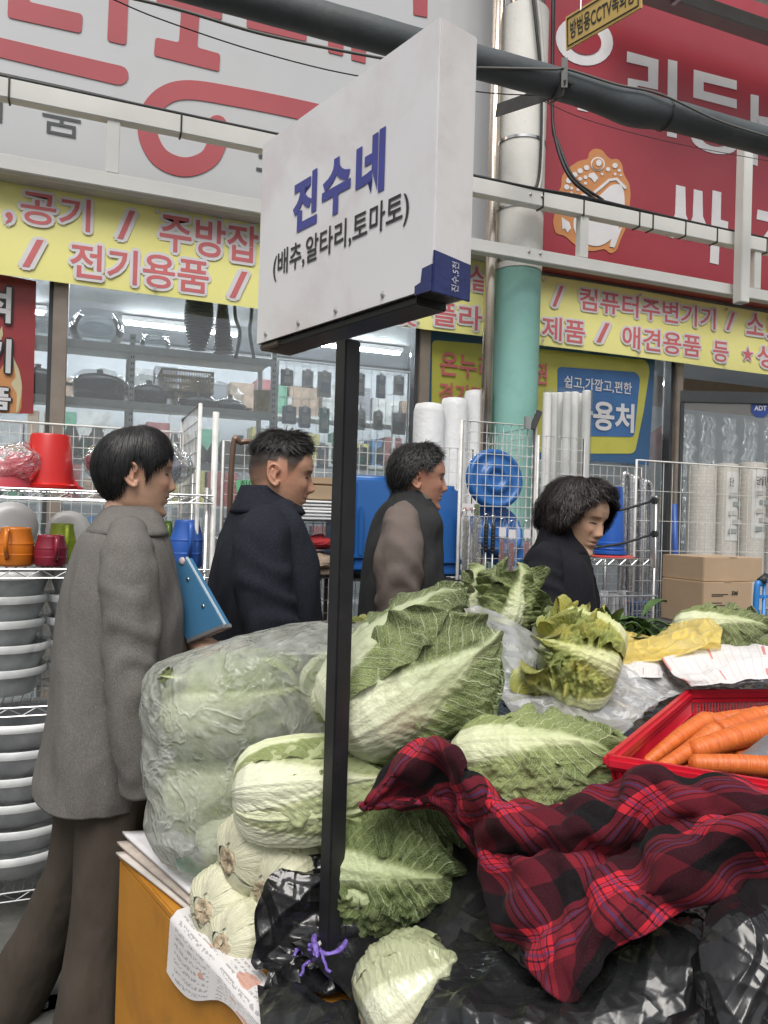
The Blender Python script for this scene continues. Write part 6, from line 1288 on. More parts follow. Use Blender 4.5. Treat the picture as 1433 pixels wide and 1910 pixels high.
# ---- open glass door with sticker, tinsel inside
hg = PY(1266, 760, YG-.06); door = empty('glass_door', (hg.x, hg.y, 0), 'open glass shop door with dark frame at the right edge', 'door')
dd_ = Vector((.95, -.42, 0)); zd = PY(1300, 738, hg.y-.1).z
for q0, q1, w in ((hg, hg+dd_, None),):
    a = Vector((hg.x, hg.y, 0)); c_ = a+dd_
    part(MB().bar(a+Vector((0, 0, zd)), c_+Vector((0, 0, zd)), .045, .085), 'top_rail', M_mulld, door, bevel=.004)
    part(MB().bar(a+Vector((0, 0, .05)), c_+Vector((0, 0, .05)), .045, .1), 'bottom_rail', M_mulld, door, bevel=.004)
    for f_ in (.015, .985): part(MB().bar(a+dd_*f_+Vector((0, 0, .1)), a+dd_*f_+Vector((0, 0, zd-.043)), .04, .04), 'stile', M_mulld, door, bevel=.004)
    part(MB().prism([a+dd_*.03+Vector((0, 0, .1)), a+dd_*.97+Vector((0, 0, .1)), a+dd_*.97+Vector((0, 0, zd-.04)), a+dd_*.03+Vector((0, 0, zd-.04))], (.003, .006, 0)), 'pane', M_glass, door)
    tp = CP+ray(1418, 762)*(((a-CP).x*dd_.y-(a-CP).y*dd_.x)/(ray(1418, 762).x*dd_.y-ray(1418, 762).y*dd_.x)); du_ = dd_.normalized(); no_ = du_.cross(Vector((0, 0, 1))); no_ = no_ if no_.dot(CP-tp) > 0 else -no_
    oc = lambda r: [tp+no_*.004+du_*r*math.cos(R(22.5+45*k))+Vector((0, 0, r*math.sin(R(22.5+45*k)))) for k in range(8)]
    part(MB().prism(oc(.072), no_*.001), 'sticker', mat('sticker_blue', (.02, .06, .28), .4), door)
    reparent(letters('sticker_lettering', 'ADT', M_wl, None, tp+no_*.0055-du_*.045-Vector((0, 0, .016)), du_*.09, Vector((0, 0, .036)), bold=.03, lift=.001), door)
part(MB().box((PY(1330, 705, YG+.3).x+1.0, YG+.35, PY(1330, 705, YG).z-.07), (3.2, .02, .25)), 'transom_panel', mat('transom_board', (.30, .22, .18), .5), shop)
M_tin = mat('silver_tinsel', (.85, .87, .9), .2, .7, var=.3, vscale=30, bump=.9, bscale=160)
for i in range(15):
    x = PY(1276+i*13, 800, 4.9).x; pts = [(x+.012*math.sin(k*1.3+i), 4.9+.03*(i % 3)+.012*math.cos(k*1.7), 2.36-k*.03) for k in range(36)]
    tag(MB().tube(pts, [.016+.008*(k % 2) for k in range(36)], 6).build('tinsel_strand', M_tin), 'hanging silver tinsel strand, %s from the door post' % ORD[i], 'tinsel', 'tinsel strands in the doorway')
# ---- window posters
YP = YG-.035
po = empty('window_poster', PY(1000, 850, YP), 'blue and yellow voucher poster in the window beside the column', 'poster')
M_pb = mat('poster_blue', (.04, .115, .24), .4, var=.06); M_py = mat('poster_yellow', (.52, .50, .09), .45, var=.06); M_pb2 = mat('poster_mid_blue', (.05, .15, .36), .4)
fp = lambda pts, m, l, nm, r=0: reparent(flat(nm, round_poly(pts, r) if r else pts, YP-l, m, None, .002), po)
fp([(793, 612), (1222, 668), (1210, 868), (1150, 862), (793, 848)], M_pb, 0, 'sheet')
fp([(806, 634), (1000, 650), (1206, 672), (1212, 690), (1200, 770), (1184, 846), (1100, 846), (804, 838)], M_py, .003, 'yellow_field', 10)
fp([(1040, 684), (1186, 694), (1194, 705), (1183, 815), (1040, 812)], M_pb2, .006, 'blue_field', 8)
def ptext(body, ll, lr, h, m, bold=.02, l=.010, **k): reparent(on_plane('lettering', body, m, None, (ll, lr, h), YP-l, bold=bold, **k), po)
ptext('온누리', (820, 700), (920, 712), 46, M_br); ptext('권', (1000, 716), (1020, 719), 40, M_br); ptext('경기지역', (818, 752), (930, 760), 40, M_br)
ptext('쉽고,가깝고,편한', (1052, 724), (1178, 732), 24, M_wl, .012); ptext('사용처', (1062, 798), (1182, 804), 56, M_wl, .03)
for ob in [x for x in COL.objects if x.parent is None and x.name.startswith('lettering')]: reparent(ob, po)
rp = empty('window_poster', PY(30, 760, YP), 'red vertical poster with black edged white letters and flames, left edge', 'poster')
reparent(flat('sheet', [(-60, 500), (68, 525), (62, 772), (-60, 770)], YP, mat('poster_red', (.34, .04, .045), .4, var=.15, vscale=4), None, .003), rp)
M_or2 = mat('flame_orange', (.60, .27, .10), .5, var=.2); M_cr = mat('flame_cream', (.62, .55, .34), .5, var=.1)
reparent(flat('flame', [(-60, 700), (0, 690), (20, 660), (26, 664), (30, 690), (42, 720), (40, 760), (36, 771), (-60, 771)], YP-.004, M_or2, None, .001), rp)
reparent(flat('flame', round_poly([(24, 664), (36, 690), (41, 715), (40, 735), (34, 768), (30, 769), (32, 735), (20, 716), (30, 704)], 4), YP-.006, M_cr, None, .001), rp)
reparent(flat('flame', [(4, 608), (6, 625), (0, 640), (-4, 625)], YP-.006, M_cr, None, .001), rp)
for t_, y, h in (('석', 602, 68), ('기', 696, 64), ('품', 766, 42)):
    o = on_plane('lettering', t_, M_wl, None, ((-34, y-4), (20, y), h), YP-.010, bold=.03, outline=.09, om=M_bk)
for ob in [x for x in COL.objects if x.parent is None and x.name.startswith('lettering')]: reparent(ob, rp)
# card coloured to stand for the shop's red reflections in the next window
tag(flat('window_reflection', [(1163, 860), (1200, 815), (1240, 790), (1240, 862), (1180, 866)], YG+.10, mat('pink_reflection', (.50, .16, .18), .4, var=.4, vscale=9), None, .003), 'pale red fan shaped card painted as a reflection in the corner of the window', 'sticker')
# ---- shelf unit just inside the left window
YI = 5.15
M_shelf = mat('shelf_steel', (.50, .51, .49), .45, var=.05)
z1 = PY(125, 632, YI).z; z2 = PY(125, 740, YI).z; z3 = PY(125, 850, YI).z
su = empty('display_shelf', (PY(247, 700, YI).x, YI, 0), 'pale grey slotted steel shelf unit inside the left window', 'shelf')
xa, xb = PY(-60, 640, YI).x, PY(512, 660, YI).x; xm_ = PY(246, 700, YI).x
for x in (xa, xm_, xb):
    for y in (YI, YI+.45): part(MB().box((x, y, (z1+.05)/2+.02), (.035, .03, z1+.05)), 'upright', M_shelf, su, bevel=.003)
    sl = MB()
    for k in range(int(z1/.04)): sl.box((x-.006, YI-.0165, .1+k*.04), (.005, .002, .018)); sl.box((x+.006, YI-.0165, .1+k*.04), (.005, .002, .018))
    o = part(sl, 'slot_holes', M_black, su); o['kind'] = 'stuff'
for z in (z1, z2, z3, z3-.5):
    part(MB().box(((xa+xb)/2, YI+.225, z-.004), (xb-xa, .44, .012)), 'shelf_board', M_shelf, su); part(MB().box(((xa+xb)/2, YI-.016, z-.024), (xb-xa, .012, .05)), 'shelf_lip', M_shelf, su, bevel=.003)
G = glassmat('bowl_glass', (.82, .88, .9), .16)
def glassy(label, px, z, r, prof, Y=YI+.15, m=G, cat='bowl', name='glass_bowl'):
    p = PY(px, 640, Y); o = MB().lathe([(a*r, h*r) for a, h in prof], (p.x, Y, z+.004), 36, cap1=False).build(name, m, smooth=True); return tag(o, label, cat)
glassy('large round glass fish bowl on the top shelf in the window', 180, z1, .165, [(.6, 0), (.85, .12), (1.0, .5), (.98, .85), (.75, 1.2), (.70, 1.25), (.73, 1.28)])
glassy('small glass bowl with frilled rim beside the fish bowl', 290, z1, .098, [(.5, 0), (.8, .1), (1, .45), (.9, .8), (.78, 1.0), (.92, 1.25), (.98, 1.3)])
glassy('clear glass jar on the top shelf behind the red poster', 80, z1, .07, [(.7, 0), (.9, .1), (.92, 1.8), (.9, 1.9), (1, 2.0)], cat='jar', name='glass_jar')
M_pot = mat('dark_pot', (.05, .055, .06), .3, .5, var=.2); M_sil = mat('silver_lid', (.5, .5, .52), .22, .9, var=.1)
def pot(label, px, z, r, h, Y=YI+.16):
    p = PY(px, 720, Y); e = empty('cooking_pot', (p.x, Y, z), label, 'pot', 'pots on the window shelf')
    MB().lathe([(r*.86, .006), (r*.96, .02), (r, h)], (0, 0, 0), 32).build('pan', M_pot, e, smooth=True, auto=50); MB().lathe([(r*1.02, h), (r*1.03, h+.008), (r*.8, h+.035), (r*.3, h+.055), (.02, h+.06), (.02, h+.08), (.001, h+.085)], (0, 0, 0), 32).build('lid', M_sil, e, smooth=True)
    for s in (-1, 1): MB().tube([(s*r, -.03, h*.8), (s*(r+.035), -.03, h*.8), (s*(r+.035), .03, h*.8), (s*r, .03, h*.8)], .007, 6).build('handle', M_pot, e)
pot('dark pot with a steel lid left of the window frame', 70, z2, .15, .13); pot('big wrapped dark pan on the middle window shelf', 186, z2, .16, .13); pot('wrapped dark pan right of the slotted upright', 278, z2, .12, .09); pot('shallow pan on the middle shelf, right of the basket', 372, z2, .13, .05); pot('shallow steel pan at the right end of the middle shelf', 430, z2, .11, .04)
for px, w in ((186, .19), (278, .145), (400, .2)):
    p = PY(px, 720, YI+.16); tag(blob('plastic_wrap', (p.x, YI+.16, z2+.10), (Vector((w, 0, 0)), Vector((0, .17, 0)), Vector((0, 0, .11))), F_wrap, None, px, .016, 6, n=(40, 50), zmin=z2+.006), {186: 'clear wrap round the big dark pan in the window', 278: 'clear wrap round the pan right of the upright', 400: 'clear wrap over the shallow pans in the window'}[px], 'plastic film')
# straw basket and yellow crate
M_straw = mat('straw', (.42, .33, .18), .7, var=.2, vscale=30, bump=.5, bscale=80)
yb = empty('slatted_basket', PY(345, 700, YI+.2), 'yellowish slatted basket lying on the middle window shelf', 'basket')
x0, x1 = PY(300, 700, YI+.2).x, PY(392, 700, YI+.2).x; zb2 = z2+.11; zt2 = zb2+.13; d = MB()
for y in (YI+.05, YI+.35):
    for i in range(22): d.bar((x0+(x1-x0)*i/21, y, zb2), (x0+(x1-x0)*i/21, y, zt2), .008)
    for zz in (zb2, zb2+.04, zb2+.09, zt2): d.bar((x0, y, zz), (x1, y, zz), .012)
for x in (x0, x1):
    for zz in (zb2, zb2+.045, zb2+.09, zt2): d.bar((x, YI+.05, zz), (x, YI+.35, zz), .014)
part(d, 'slats', M_straw, yb)
part(MB().box(((x0+x1)/2, YI+.2, zb2-.006), (x1-x0, .3, .008)), 'bottom', M_straw, yb); part(MB().box(((x0+x1)/2-.07, YI+.2, zb2-.06), (.02, .28, .1)), 'foot', M_straw, yb); part(MB().box(((x0+x1)/2+.07, YI+.2, zb2-.06), (.02, .28, .1)), 'foot', M_straw, yb)
p = PY(495, 752, YI+.2); tag(MB().lathe([(.06, 0), (.085, .16), (.09, .165), (.08, .165)], (p.x, YI+.2, z2+.004), 24).build('wicker_basket', M_straw, smooth=True, auto=50), 'tan wicker basket at the right end of the middle shelf', 'basket')
# hanging dried goods
for i, (px, y0, y1, w, lab) in enumerate(((373, 560, 652, .085, 'dark ribbed bundle hanging from the shop ceiling, left one'), (415, 565, 658, .06, 'dark reddish bundle hanging from the shop ceiling, right one'))):
    a = PY(px, y0-16, YI-.25); c_ = PY(px-(4 if i == 0 else -2), y1, YI-.25); pts = catmull([a, a.lerp(c_, .3), a.lerp(c_, .65), c_], 40); rr = [w*(.35+.65*math.sin(math.pi*min(1, .18+k/39*.75))**.8 if i == 0 else .3+.7*(k/39)**.8)*(1+.10*(k % 2)) for k in range(40)]
    e = empty('hanging_bundle', a, lab, 'bundle'); part(MB().tube([tuple(q) for q in pts], rr, 14), 'ribbed_body', mat(['dark_net', 'maroon_net'][i], [(.035, .035, .04), (.06, .03, .03)][i], .4, var=.4, vscale=40), e); part(MB().tube([a, (a.x, a.y, 3.44)], .003, 5), 'cord', M_black, e)
for px in (438, 470):
    a = PY(px, 570, YI-.2); c_ = PY(px+(2 if px < 450 else 4), 668, YI-.2); tag(MB().tube([tuple(q) for q in catmull([(a.x, a.y, 3.44), a, a.lerp(c_, .5)+Vector((.03 if px < 450 else -.02, 0, 0)), c_], 24)], .012, 8).build('hanging_hose', M_iron, smooth=True), {438: 'dark bent hose hanging inside the window beside the bundles', 470: 'second dark hose hanging close to the stall sign'}[px], 'hose')
# wire display with hanging packs, right half of the window
pz1 = PY(525, 668, YI).z
ge = grid_panel('tall white wire display inside the window with packs hung on it', (PY(522, 700, YI).x, YI+.06, .3), (PY(768, 720, YI).x-PY(522, 700, YI).x, 0, 0), (0, 0, pz1-.3), 17, 26, m=M_shelf)
rs = np.random.RandomState(11); pcs = [(.35, .35, .34), (.10, .30, .24), (.42, .42, .40), (.18, .19, .2), (.45, .44, .42), (.12, .13, .14), (.36, .34, .30), (.22, .26, .34)]
k = 0
for row, yy0 in enumerate((690, 758, 826)):
    for i in range(7):
        px = 534+i*34+rs.rand()*6; Y = YI+.02; a = PY(px, yy0+px*.0+ (px-534)*.06, Y); hh = .11+.07*rs.rand(); w = .07+.035*rs.rand(); c_ = pcs[rs.randint(8)]
        e = empty('hanging_pack', a, 'blister pack, %s from the left in the %s row of the window\'s wire display' % (ORD[i], ('top', 'middle', 'bottom')[row]), 'pack', 'packs hung on the wire display')
        part(MB().box((a.x, Y-.012, a.z-hh/2), (w, .016, hh)), 'pack', mat('pack_%d' % pcs.index(c_), c_, .35, var=.25, vscale=18), e, bevel=.003); part(MB().box((a.x, Y-.022, a.z-.012), (.028, .002, .045)), 'price_label', M_card, e); part(MB().box((a.x+.004, Y-.021, a.z-hh*.62), (w*.6, .003, hh*.4)), 'window', mat('pack_%d' % ((pcs.index(c_)+3) % 8), pcs[(pcs.index(c_)+3) % 8], .3), e)
pack = [(.42, .42, .42), (.3, .1, .1), (.1, .2, .35), (.45, .4, .15), (.12, .3, .2), (.5, .5, .48), (.2, .2, .22), (.35, .25, .18)]
bs = empty('stock_shelf', (1, 8.2, 0), 'long steel shelf of boxed stock at the back of the shop', 'shelf')
for z in (.5, 1.0, 1.5, 2.0, 2.5): part(MB().box((1.6, 8.2, z), (9, .4, .03)), 'shelf_board', M_shelf, bs)
for x in np.arange(-2.8, 6.2, 1.2): part(MB().box((x, 8.0, 1.35), (.04, .04, 2.7)), 'upright', M_shelf, bs)
for z in (1.0, 1.5, 2.0, 2.5):
    x = -2.7; nb_ = 0
    while x < 5.8:
        w = .1+.25*rs.rand(); h = .14+.26*rs.rand(); i = rs.randint(8)
        tag(MB().box((x+w/2, 8.15, z+.015+h/2), (w*.92, .28, h)).build('stock_box', mat('stock_%d' % i, pack[i], .5, var=.3, vscale=9)), '%s box, %s from the left on the %s back shelf' % (['pale grey', 'dark red', 'blue', 'mustard', 'green', 'white', 'dark grey', 'brown'][i], ORD[nb_], {1.0: 'lowest', 1.5: 'second', 2.0: 'third', 2.5: 'top'}[z]), 'box', 'boxed stock at the back of the shop'); nb_ += 1; x += w+.03*rs.rand()
# second shelf row nearer, with small goods seen under the middle shelf
for i in range(16):
    px = 135+i*24; Y = YI+.1; p = PY(px, 770, Y); r = .03+.03*rs.rand(); h = .1+.1*rs.rand(); c_ = pcs[rs.randint(8)] if i != 4 else (.3, .03, .06)
    tag(MB().lathe([(r*.8, 0), (r, .01), (r, h*.7), (r*.6, h*.9), (r*.6, h)], (p.x, Y, z3+.006), 18).build('shelf_jar', mat('pack_%d' % (i % 8), pcs[i % 8], .35) if i != 4 else plast('maroon_plastic', (.22, .016, .035)), smooth=True, auto=50), 'small jar, %s from the left on the lower window shelf' % ORD[i] if i != 4 else 'dark red jar on the lower window shelf', 'jar', 'jars on the lower window shelf' if i != 4 else None)
# ================================================================== PEOPLE
def skinmat():
    m, nt, b = newmat('skin'); at_ = _n(nt, 'ShaderNodeVertexColor'); at_.layer_name = 'tone'
    tc = _n(nt, 'ShaderNodeTexCoord').outputs['Object']; n1 = _noise(nt, tc, 60, 4, .6)
    mx = _n(nt, 'ShaderNodeMix'); mx.data_type = 'RGBA'; mx.blend_type = 'MULTIPLY'; mx.inputs[0].default_value = 1
    nt.links.new(at_.outputs[0], mx.inputs[6]); nt.links.new(_ramp(nt, n1, [(.3, .88), (.7, 1.06)]), mx.inputs[7]); nt.links.new(mx.outputs[2], b.inputs['Base Color'])
    b.inputs['Roughness'].default_value = .48; b.inputs['Specular IOR Level'].default_value = .4
    b.inputs['Subsurface Weight'].default_value = .15; b.inputs['Subsurface Radius'].default_value = (.012, .005, .003); b.inputs['Subsurface Scale'].default_value = .35
    nt.links.new(_bump(nt, _noise(nt, tc, 240, 3), .12, .002), b.inputs['Normal']); return m
M_skin = skinmat()
def mesh_arrays(o):
    me = bpy.data.meshes.new_from_object(o.evaluated_get(bpy.context.evaluated_depsgraph_get()))
    V = np.empty(len(me.vertices)*3, np.float32); me.vertices.foreach_get('co', V); V = V.reshape(-1, 3)
    N = np.empty(len(me.vertices)*3, np.float32); me.vertices.foreach_get('normal', N); N = N.reshape(-1, 3)
    F = [tuple(p.vertices) for p in me.polygons]; bpy.data.meshes.remove(me); return V.astype(float), N.astype(float), F
def remesh(mb, voxel, smooth_it=3):
    me = bpy.data.meshes.new('tmp'); me.from_pydata(mb.v, [], mb.f); o = bpy.data.objects.new('tmp', me); COL.objects.link(o)
    bm = bmesh.new(); bm.from_mesh(me); bmesh.ops.recalc_face_normals(bm, faces=bm.faces); bm.to_mesh(me); bm.free()
    r = o.modifiers.new('r', 'REMESH'); r.mode = 'VOXEL'; r.voxel_size = voxel
    if smooth_it: s = o.modifiers.new('s', 'SMOOTH'); s.factor = .5; s.iterations = smooth_it
    bpy.context.view_layer.update(); out = mesh_arrays(o); bpy.data.objects.remove(o); bpy.data.meshes.remove(me); return out
def arr(mb_grid, closed=True):
    """(ns, nt, 3) closed rings -> vertices, faces with caps"""
    ns, nt_ = mb_grid.shape[:2]; v = mb_grid.reshape(-1, 3).tolist()
    f = [(i*nt_+k, i*nt_+(k+1) % nt_, (i+1)*nt_+(k+1) % nt_, (i+1)*nt_+k) for i in range(ns-1) for k in range(nt_)]
    f += [tuple(range(nt_))[::-1], tuple((ns-1)*nt_+k for k in range(nt_))]; return v, f
def head_arrays(q):
    """head in its own frame: x forward, y left, z up, chin to crown .23; returns verts, normals, faces"""
    Z = np.linspace(-.116, .1155, 110); T = np.linspace(0, 2*math.pi, 128, endpoint=False)
    I = lambda pts: np.interp(Z, [p[0] for p in pts], [p[1] for p in pts])
    xf = I([(-.116, .060), (-.110, .076), (-.100, .084), (-.088, .082), (-.076, .080), (-.06, .084), (-.04, .086), (-.02, .087), (.0, .086), (.015, .087), (.03, .092), (.05, .093), (.07, .086), (.09, .068), (.105, .044), (.1155, .004)])
    xb = I([(-.116, .0), (-.10, -.030), (-.085, -.052), (-.06, -.072), (-.03, -.088), (0, -.098), (.03, -.102), (.06, -.094), (.085, -.075), (.105, -.044), (.1155, -.004)])
    w = I([(-.116, .022), (-.108, .034), (-.095, .046), (-.075, .056), (-.05, .063), (-.02, .069), (.01, .073), (.04, .075), (.065, .070), (.09, .054), (.105, .035), (.1155, .004)])*q.get('wide', 1)
    k = np.array([.05, .2, .6, .2, .05])
    for a in (xf, xb, w): a[2:-2] = np.convolve(a, [.1, .2, .4, .2, .1], 'valid')
    ZZ, TT = np.meshgrid(Z, T, indexing='ij'); c, s = np.cos(TT), np.sin(TT)
    X = np.where(c > 0, xf[:, None]*np.abs(c)**.9, xb[:, None]*np.abs(c)**.95); Y = w[:, None]*np.sign(s)*np.abs(s)**.86
    fr = np.clip(c*1.6, 0, 1); ay = np.abs(Y); g = lambda u, s_: np.exp(-(u/s_)**2)
    na = np.interp(ZZ, [-.046, -.040, -.034, -.026, -.016, -.004, .008, .018, .026], [0, .007, .018, .024, .019, .013, .008, .003, 0])*q.get('nose', 1)
    X = X+fr*na*g(Y, np.interp(ZZ, [-.04, -.028, 0, .02], [.013, .0125, .009, .008]))
    X = X+fr*.007*g(ay-.0135, .0065)*g(ZZ+.031, .008)
    X = X-fr*.0095*g(ay-.031, .016)*g(ZZ-.010, .012)+fr*.0072*g(ay-.031, .0125)*g(ZZ-.0065, .0085)
    X = X+fr*.0045*g(ay-.028, .02)*g(ZZ-.028, .008)*q.get('brow', 1)
    X = X+fr*.006*g(ay-.044, .018)*g(ZZ+.018, .020)
    X = X+fr*g(Y, .021)*(.0075*g(ZZ+.0505, .0055)+.0075*g(ZZ+.0655, .0065)-.0045*g(ZZ+.0575, .0022)-.003*g(ZZ+.079, .006))
    X = X+fr*.006*g(Y, .022)*g(ZZ+.100, .012)
    X = X-fr*.002*g(ay-.028-.25*(ZZ+.04), .004)*smooth(-.075, -.05, ZZ)*(1-smooth(-.03, -.02, ZZ))*q.get('fold', 1)
    mb = MB(); mb.add(*arr(np.stack([X, Y, ZZ], -1)))
    # neck
    nl = q.get('neck', .17); np0 = np.array([-.018, 0, -.055]); np1 = np.array([-.018+q.get('neckx', -.05), 0, -.055-nl])
    rg = []
    for u in np.linspace(0, 1, 12):
        p = np0+(np1-np0)*u; rr = (.052+.012*max(0, u-.6)/.4)*q.get('nw', 1); rg.append(p+np.stack([rr*1.06*np.cos(T[::4]), rr*np.sin(T[::4]), 0*T[::4]], -1))
    mb.add(*arr(np.array(rg)))
    # ears
    for sd in (-1, 1):
        R3 = Matrix.Rotation(R(-8), 3, 'Y') @ Matrix.Rotation(sd*R(22), 3, 'Z'); o3 = Vector((-.010, sd*.0715*q.get('wide', 1), -.004))
        pl = lambda x, y, z: tuple(o3+R3 @ Vector((x, sd*y, z)))
        hx = catmull([(.006, .004, .006), (.010, .008, .020), (.003, .013, .031), (-.010, .016, .031), (-.019, .017, .018), (-.020, .016, .0), (-.014, .013, -.016), (-.004, .009, -.027), (.004, .005, -.026), (.006, .003, -.014)], 34)
        mb.tube([pl(*p) for p in hx], [.0042+.0022*(i > 26) for i in range(34)], 8)
        th = np.linspace(.15, math.pi-.15, 10); gr = np.array([[pl(-.006+.0135*math.sin(t)*math.cos(a)-.004, .006+.0045*math.sin(t)*math.sin(a)+.002, .028*math.cos(t)) for a in T[::8]] for t in th]); mb.add(*arr(gr))
        ah = catmull([(-.001, .010, -.012), (-.009, .0125, -.004), (-.010, .013, .010), (-.005, .012, .020)], 12); mb.tube([pl(*p) for p in ah], .0034, 7)
    return remesh(mb, .0030, 2)
def paint_head(V, q):
    x, y, z = V.T; ay = np.abs(y); g = lambda u, s_: np.exp(-(u/s_)**2)
    base = np.array(q.get('skin', (.47, .265, .175))); C = np.tile(base, (len(V), 1))
    fr = smooth(.03, .06, x)
    red = .35*fr*g(ay-.042, .022)*g(z+.02, .02)+.35*fr*g(y, .014)*g(z+.03, .012)+.45*smooth(.066, .074, ay)*g(z, .035)
    C = C*(1-red[:, None])+C*np.array([1.08, .80, .78])*red[:, None]
    lip = fr*np.clip(1.4*(g(z+.0505, .0048)+g(z+.064, .006))*g(y, .019)-.25, 0, 1)*q.get('lip', 1)
    C = C*(1-.75*lip[:, None])+.75*lip[:, None]*np.array(q.get('lipc', (.34, .11, .09)))
    mouth = fr*g(z+.0572, .0019)*(1-smooth(.021, .027, ay))
    C *= (1-.72*mouth)[:, None]
    nost = fr*g(ay-.0075, .0042)*g(z+.0385, .0028); C *= (1-.7*nost)[:, None]
    # brow, eye
    bz = .0275+.06*(ay-.03)*(ay < .03)-.14*np.maximum(ay-.034, 0)
    brow = fr*g(z-bz, .0038)*smooth(.010, .018, ay)*(1-smooth(.044, .052, ay))*q.get('browd', .8); C = C*(1-brow[:, None])+brow[:, None]*np.array((.03, .022, .018))
    ez = .0065-q.get('gaze', 0); curve = ez+.0038*(1-((ay-.031)/.0145)**2)
    inr = fr*(1-smooth(.0135, .0165, np.abs(ay-.031)))
    lash = inr*g(z-curve, .0021)*.95
    op = q.get('open', 1.)
    low = ez-.0030*(1-((ay-.031)/.0145)**2)*op
    eye = inr*smooth(low-.0012, low, z)*(1-smooth(curve-.0012, curve, z)); C = C*(1-eye[:, None])+eye[:, None]*np.array((.06, .042, .036))
    iris = eye*(1-smooth(.0072, .009, np.abs(ay-.031))); C = C*(1-iris[:, None])+iris[:, None]*np.array((.018, .012, .010))
    C = C*(1-lash[:, None])+lash[:, None]*np.array((.012, .010, .010))
    lid = inr*g(z-curve-.0055, .0016)*.35; C *= (1-lid)[:, None]; bag = inr*g(z-low+.005, .003)*.14; C *= (1-bag)[:, None]
    # cropped hair coloured on the scalp
    if 'stubble' in q:
        m = q['stubble'](x, y, z); C = C*(1-m[:, None])+m[:, None]*np.array((.022, .019, .018))
    return C
def hair_mat(name, c):
    m, nt, b = newmat(name); tc = _n(nt, 'ShaderNodeTexCoord').outputs['Object']
    nt.links.new(_ramp(nt, _noise(nt, tc, 90, 3), [(.3, tuple(x*.6 for x in c)), (.75, tuple(x*1.7 for x in c))]), b.inputs['Base Color']); b.inputs['Roughness'].default_value = .42; b.inputs['Specular IOR Level'].default_value = .45; return m
def hair(parent, Mh, q):
    """strands and under-cap; q: el = [(azimuth deg, end elevation deg)], th = [(progress, thickness)]"""
    rs = np.random.RandomState(q['seed']); C0 = np.array([-.006, 0, .018])
    az_t = [a for a, _ in q['el']]; el_t = [e for _, e in q['el']]
    azm = np.array([a for a in az_t]); 
    def eend(az): return np.interp(np.abs(az), az_t, el_t)
    def rad(d):
        a = np.where(d[..., 0] > 0, .099, .100); c = np.where(d[..., 2] > 0, .0985, .112); return 1/np.sqrt((d[..., 0]/a)**2+(d[..., 1]/(.0775*q.get('wide', 1)))**2+(d[..., 2]/c)**2)
    def pos(az, el, t):
        azr, elr = np.radians(az), np.radians(el); d = np.stack([np.cos(elr)*np.cos(azr), np.cos(elr)*np.sin(azr), np.sin(elr)], -1); return C0+d*(rad(d)+t)[..., None], d
    th = lambda u: np.interp(u, [a for a, _ in q['th']], [b for _, b in q['th']])
    # cap
    A, U = np.meshgrid(np.linspace(-180, 180, 90, endpoint=False), np.linspace(0, 1, 34), indexing='ij'); ee = eend(A)+q.get('capin', 4)
    EL = 90-(90-ee)*U; tt = np.maximum(th(U)-.004, .0015)*np.where(U > .93, .6, 1)*np.interp(np.abs(A), [80, 180], [1, q.get('back', 1)]); V, _ = pos(A, EL, tt)
    if q.get('curl'): V += (.006*sn(V, 3, 90, 2))[..., None]*np.array([1, 1, 1])/1.7
    V = np.transpose(V, (1, 0, 2)); V = (np.concatenate([V, np.ones(V.shape[:2]+(1,))], -1) @ np.array(Mh).T)[..., :3]
    h = gridmesh('hair', V, q['m'], None, closed_u=True); reparent(h, parent)
    # strands
    n = q['n']; SEG = 7; az = rs.uniform(-180, 180, n); ee = eend(az); u0 = rs.uniform(*q.get('u0', (0, .75)), n); ln = rs.uniform(*q.get('ln', (.35, .7)), n)
    u1 = np.minimum(u0+ln, 1+rs.normal(size=n)*q.get('ragged', .04)); t0 = rs.normal(size=n)*.0022+q.get('lift', .0)
    tt = np.linspace(0, 1, SEG)
    Us = u0[:, None]+(u1-u0)[:, None]*tt[None]; AZ = az[:, None]+(q.get('sweep', 0)*np.sin(np.radians(az))+rs.normal(size=n)*q.get('messy', 5))[:, None]*tt[None]
    ELs = 90-(90-eend(AZ))*Us; TH = th(np.clip(Us, 0, 1))+t0[:, None]+q.get('flick', 0)*tt[None]**2*rs.rand(n)[:, None]
    TH = TH*np.interp(np.abs(AZ), [80, 180], [1, q.get('back', 1)]); Pp, D = pos(AZ, ELs, TH)
    if q.get('curl'):
        ph = rs.rand(n)[:, None]*6.28; fq = rs.uniform(3.5, 6.5, n)[:, None]; am = q['curl']*(.3+tt[None])*rs.uniform(.5, 1.2, n)[:, None]
        Pp = Pp+D*(am*np.sin(fq*tt[None]+ph))[..., None]; side = np.cross(D, [0, 0, 1.]); Pp = Pp+side*(am*np.cos(fq*tt[None]+ph))[..., None]
    if 'push' in q: Pp = Pp+(q['push'](Pp)*tt[None]**1.2*rs.uniform(.4, 1, n)[:, None])[..., None]*np.array(q['pushdir'])+ (rs.normal(size=(n, 1, 3))*q.get('spiky', 0))*tt[None, :, None]
    if q.get('lump'): Pp = Pp+D*(q['lump']*sn(Pp, 7, 75, 2)*smooth(.2, .6, Us))[..., None]
    tg = np.gradient(Pp, axis=1); sd = np.cross(tg, D); sd /= np.linalg.norm(sd, axis=-1, keepdims=True)+1e-9
    w = q.get('w', .0013)*np.array([.7, 1, 1, 1, .9, .7, .15])[None, :, None]
    Lf = Pp-sd*w; Rt_ = Pp+sd*w; mid = Pp+D*w*.6
    V = np.stack([Lf, mid, Rt_], 2).reshape(-1, 3); idx = np.arange(n*SEG*3).reshape(n, SEG, 3)
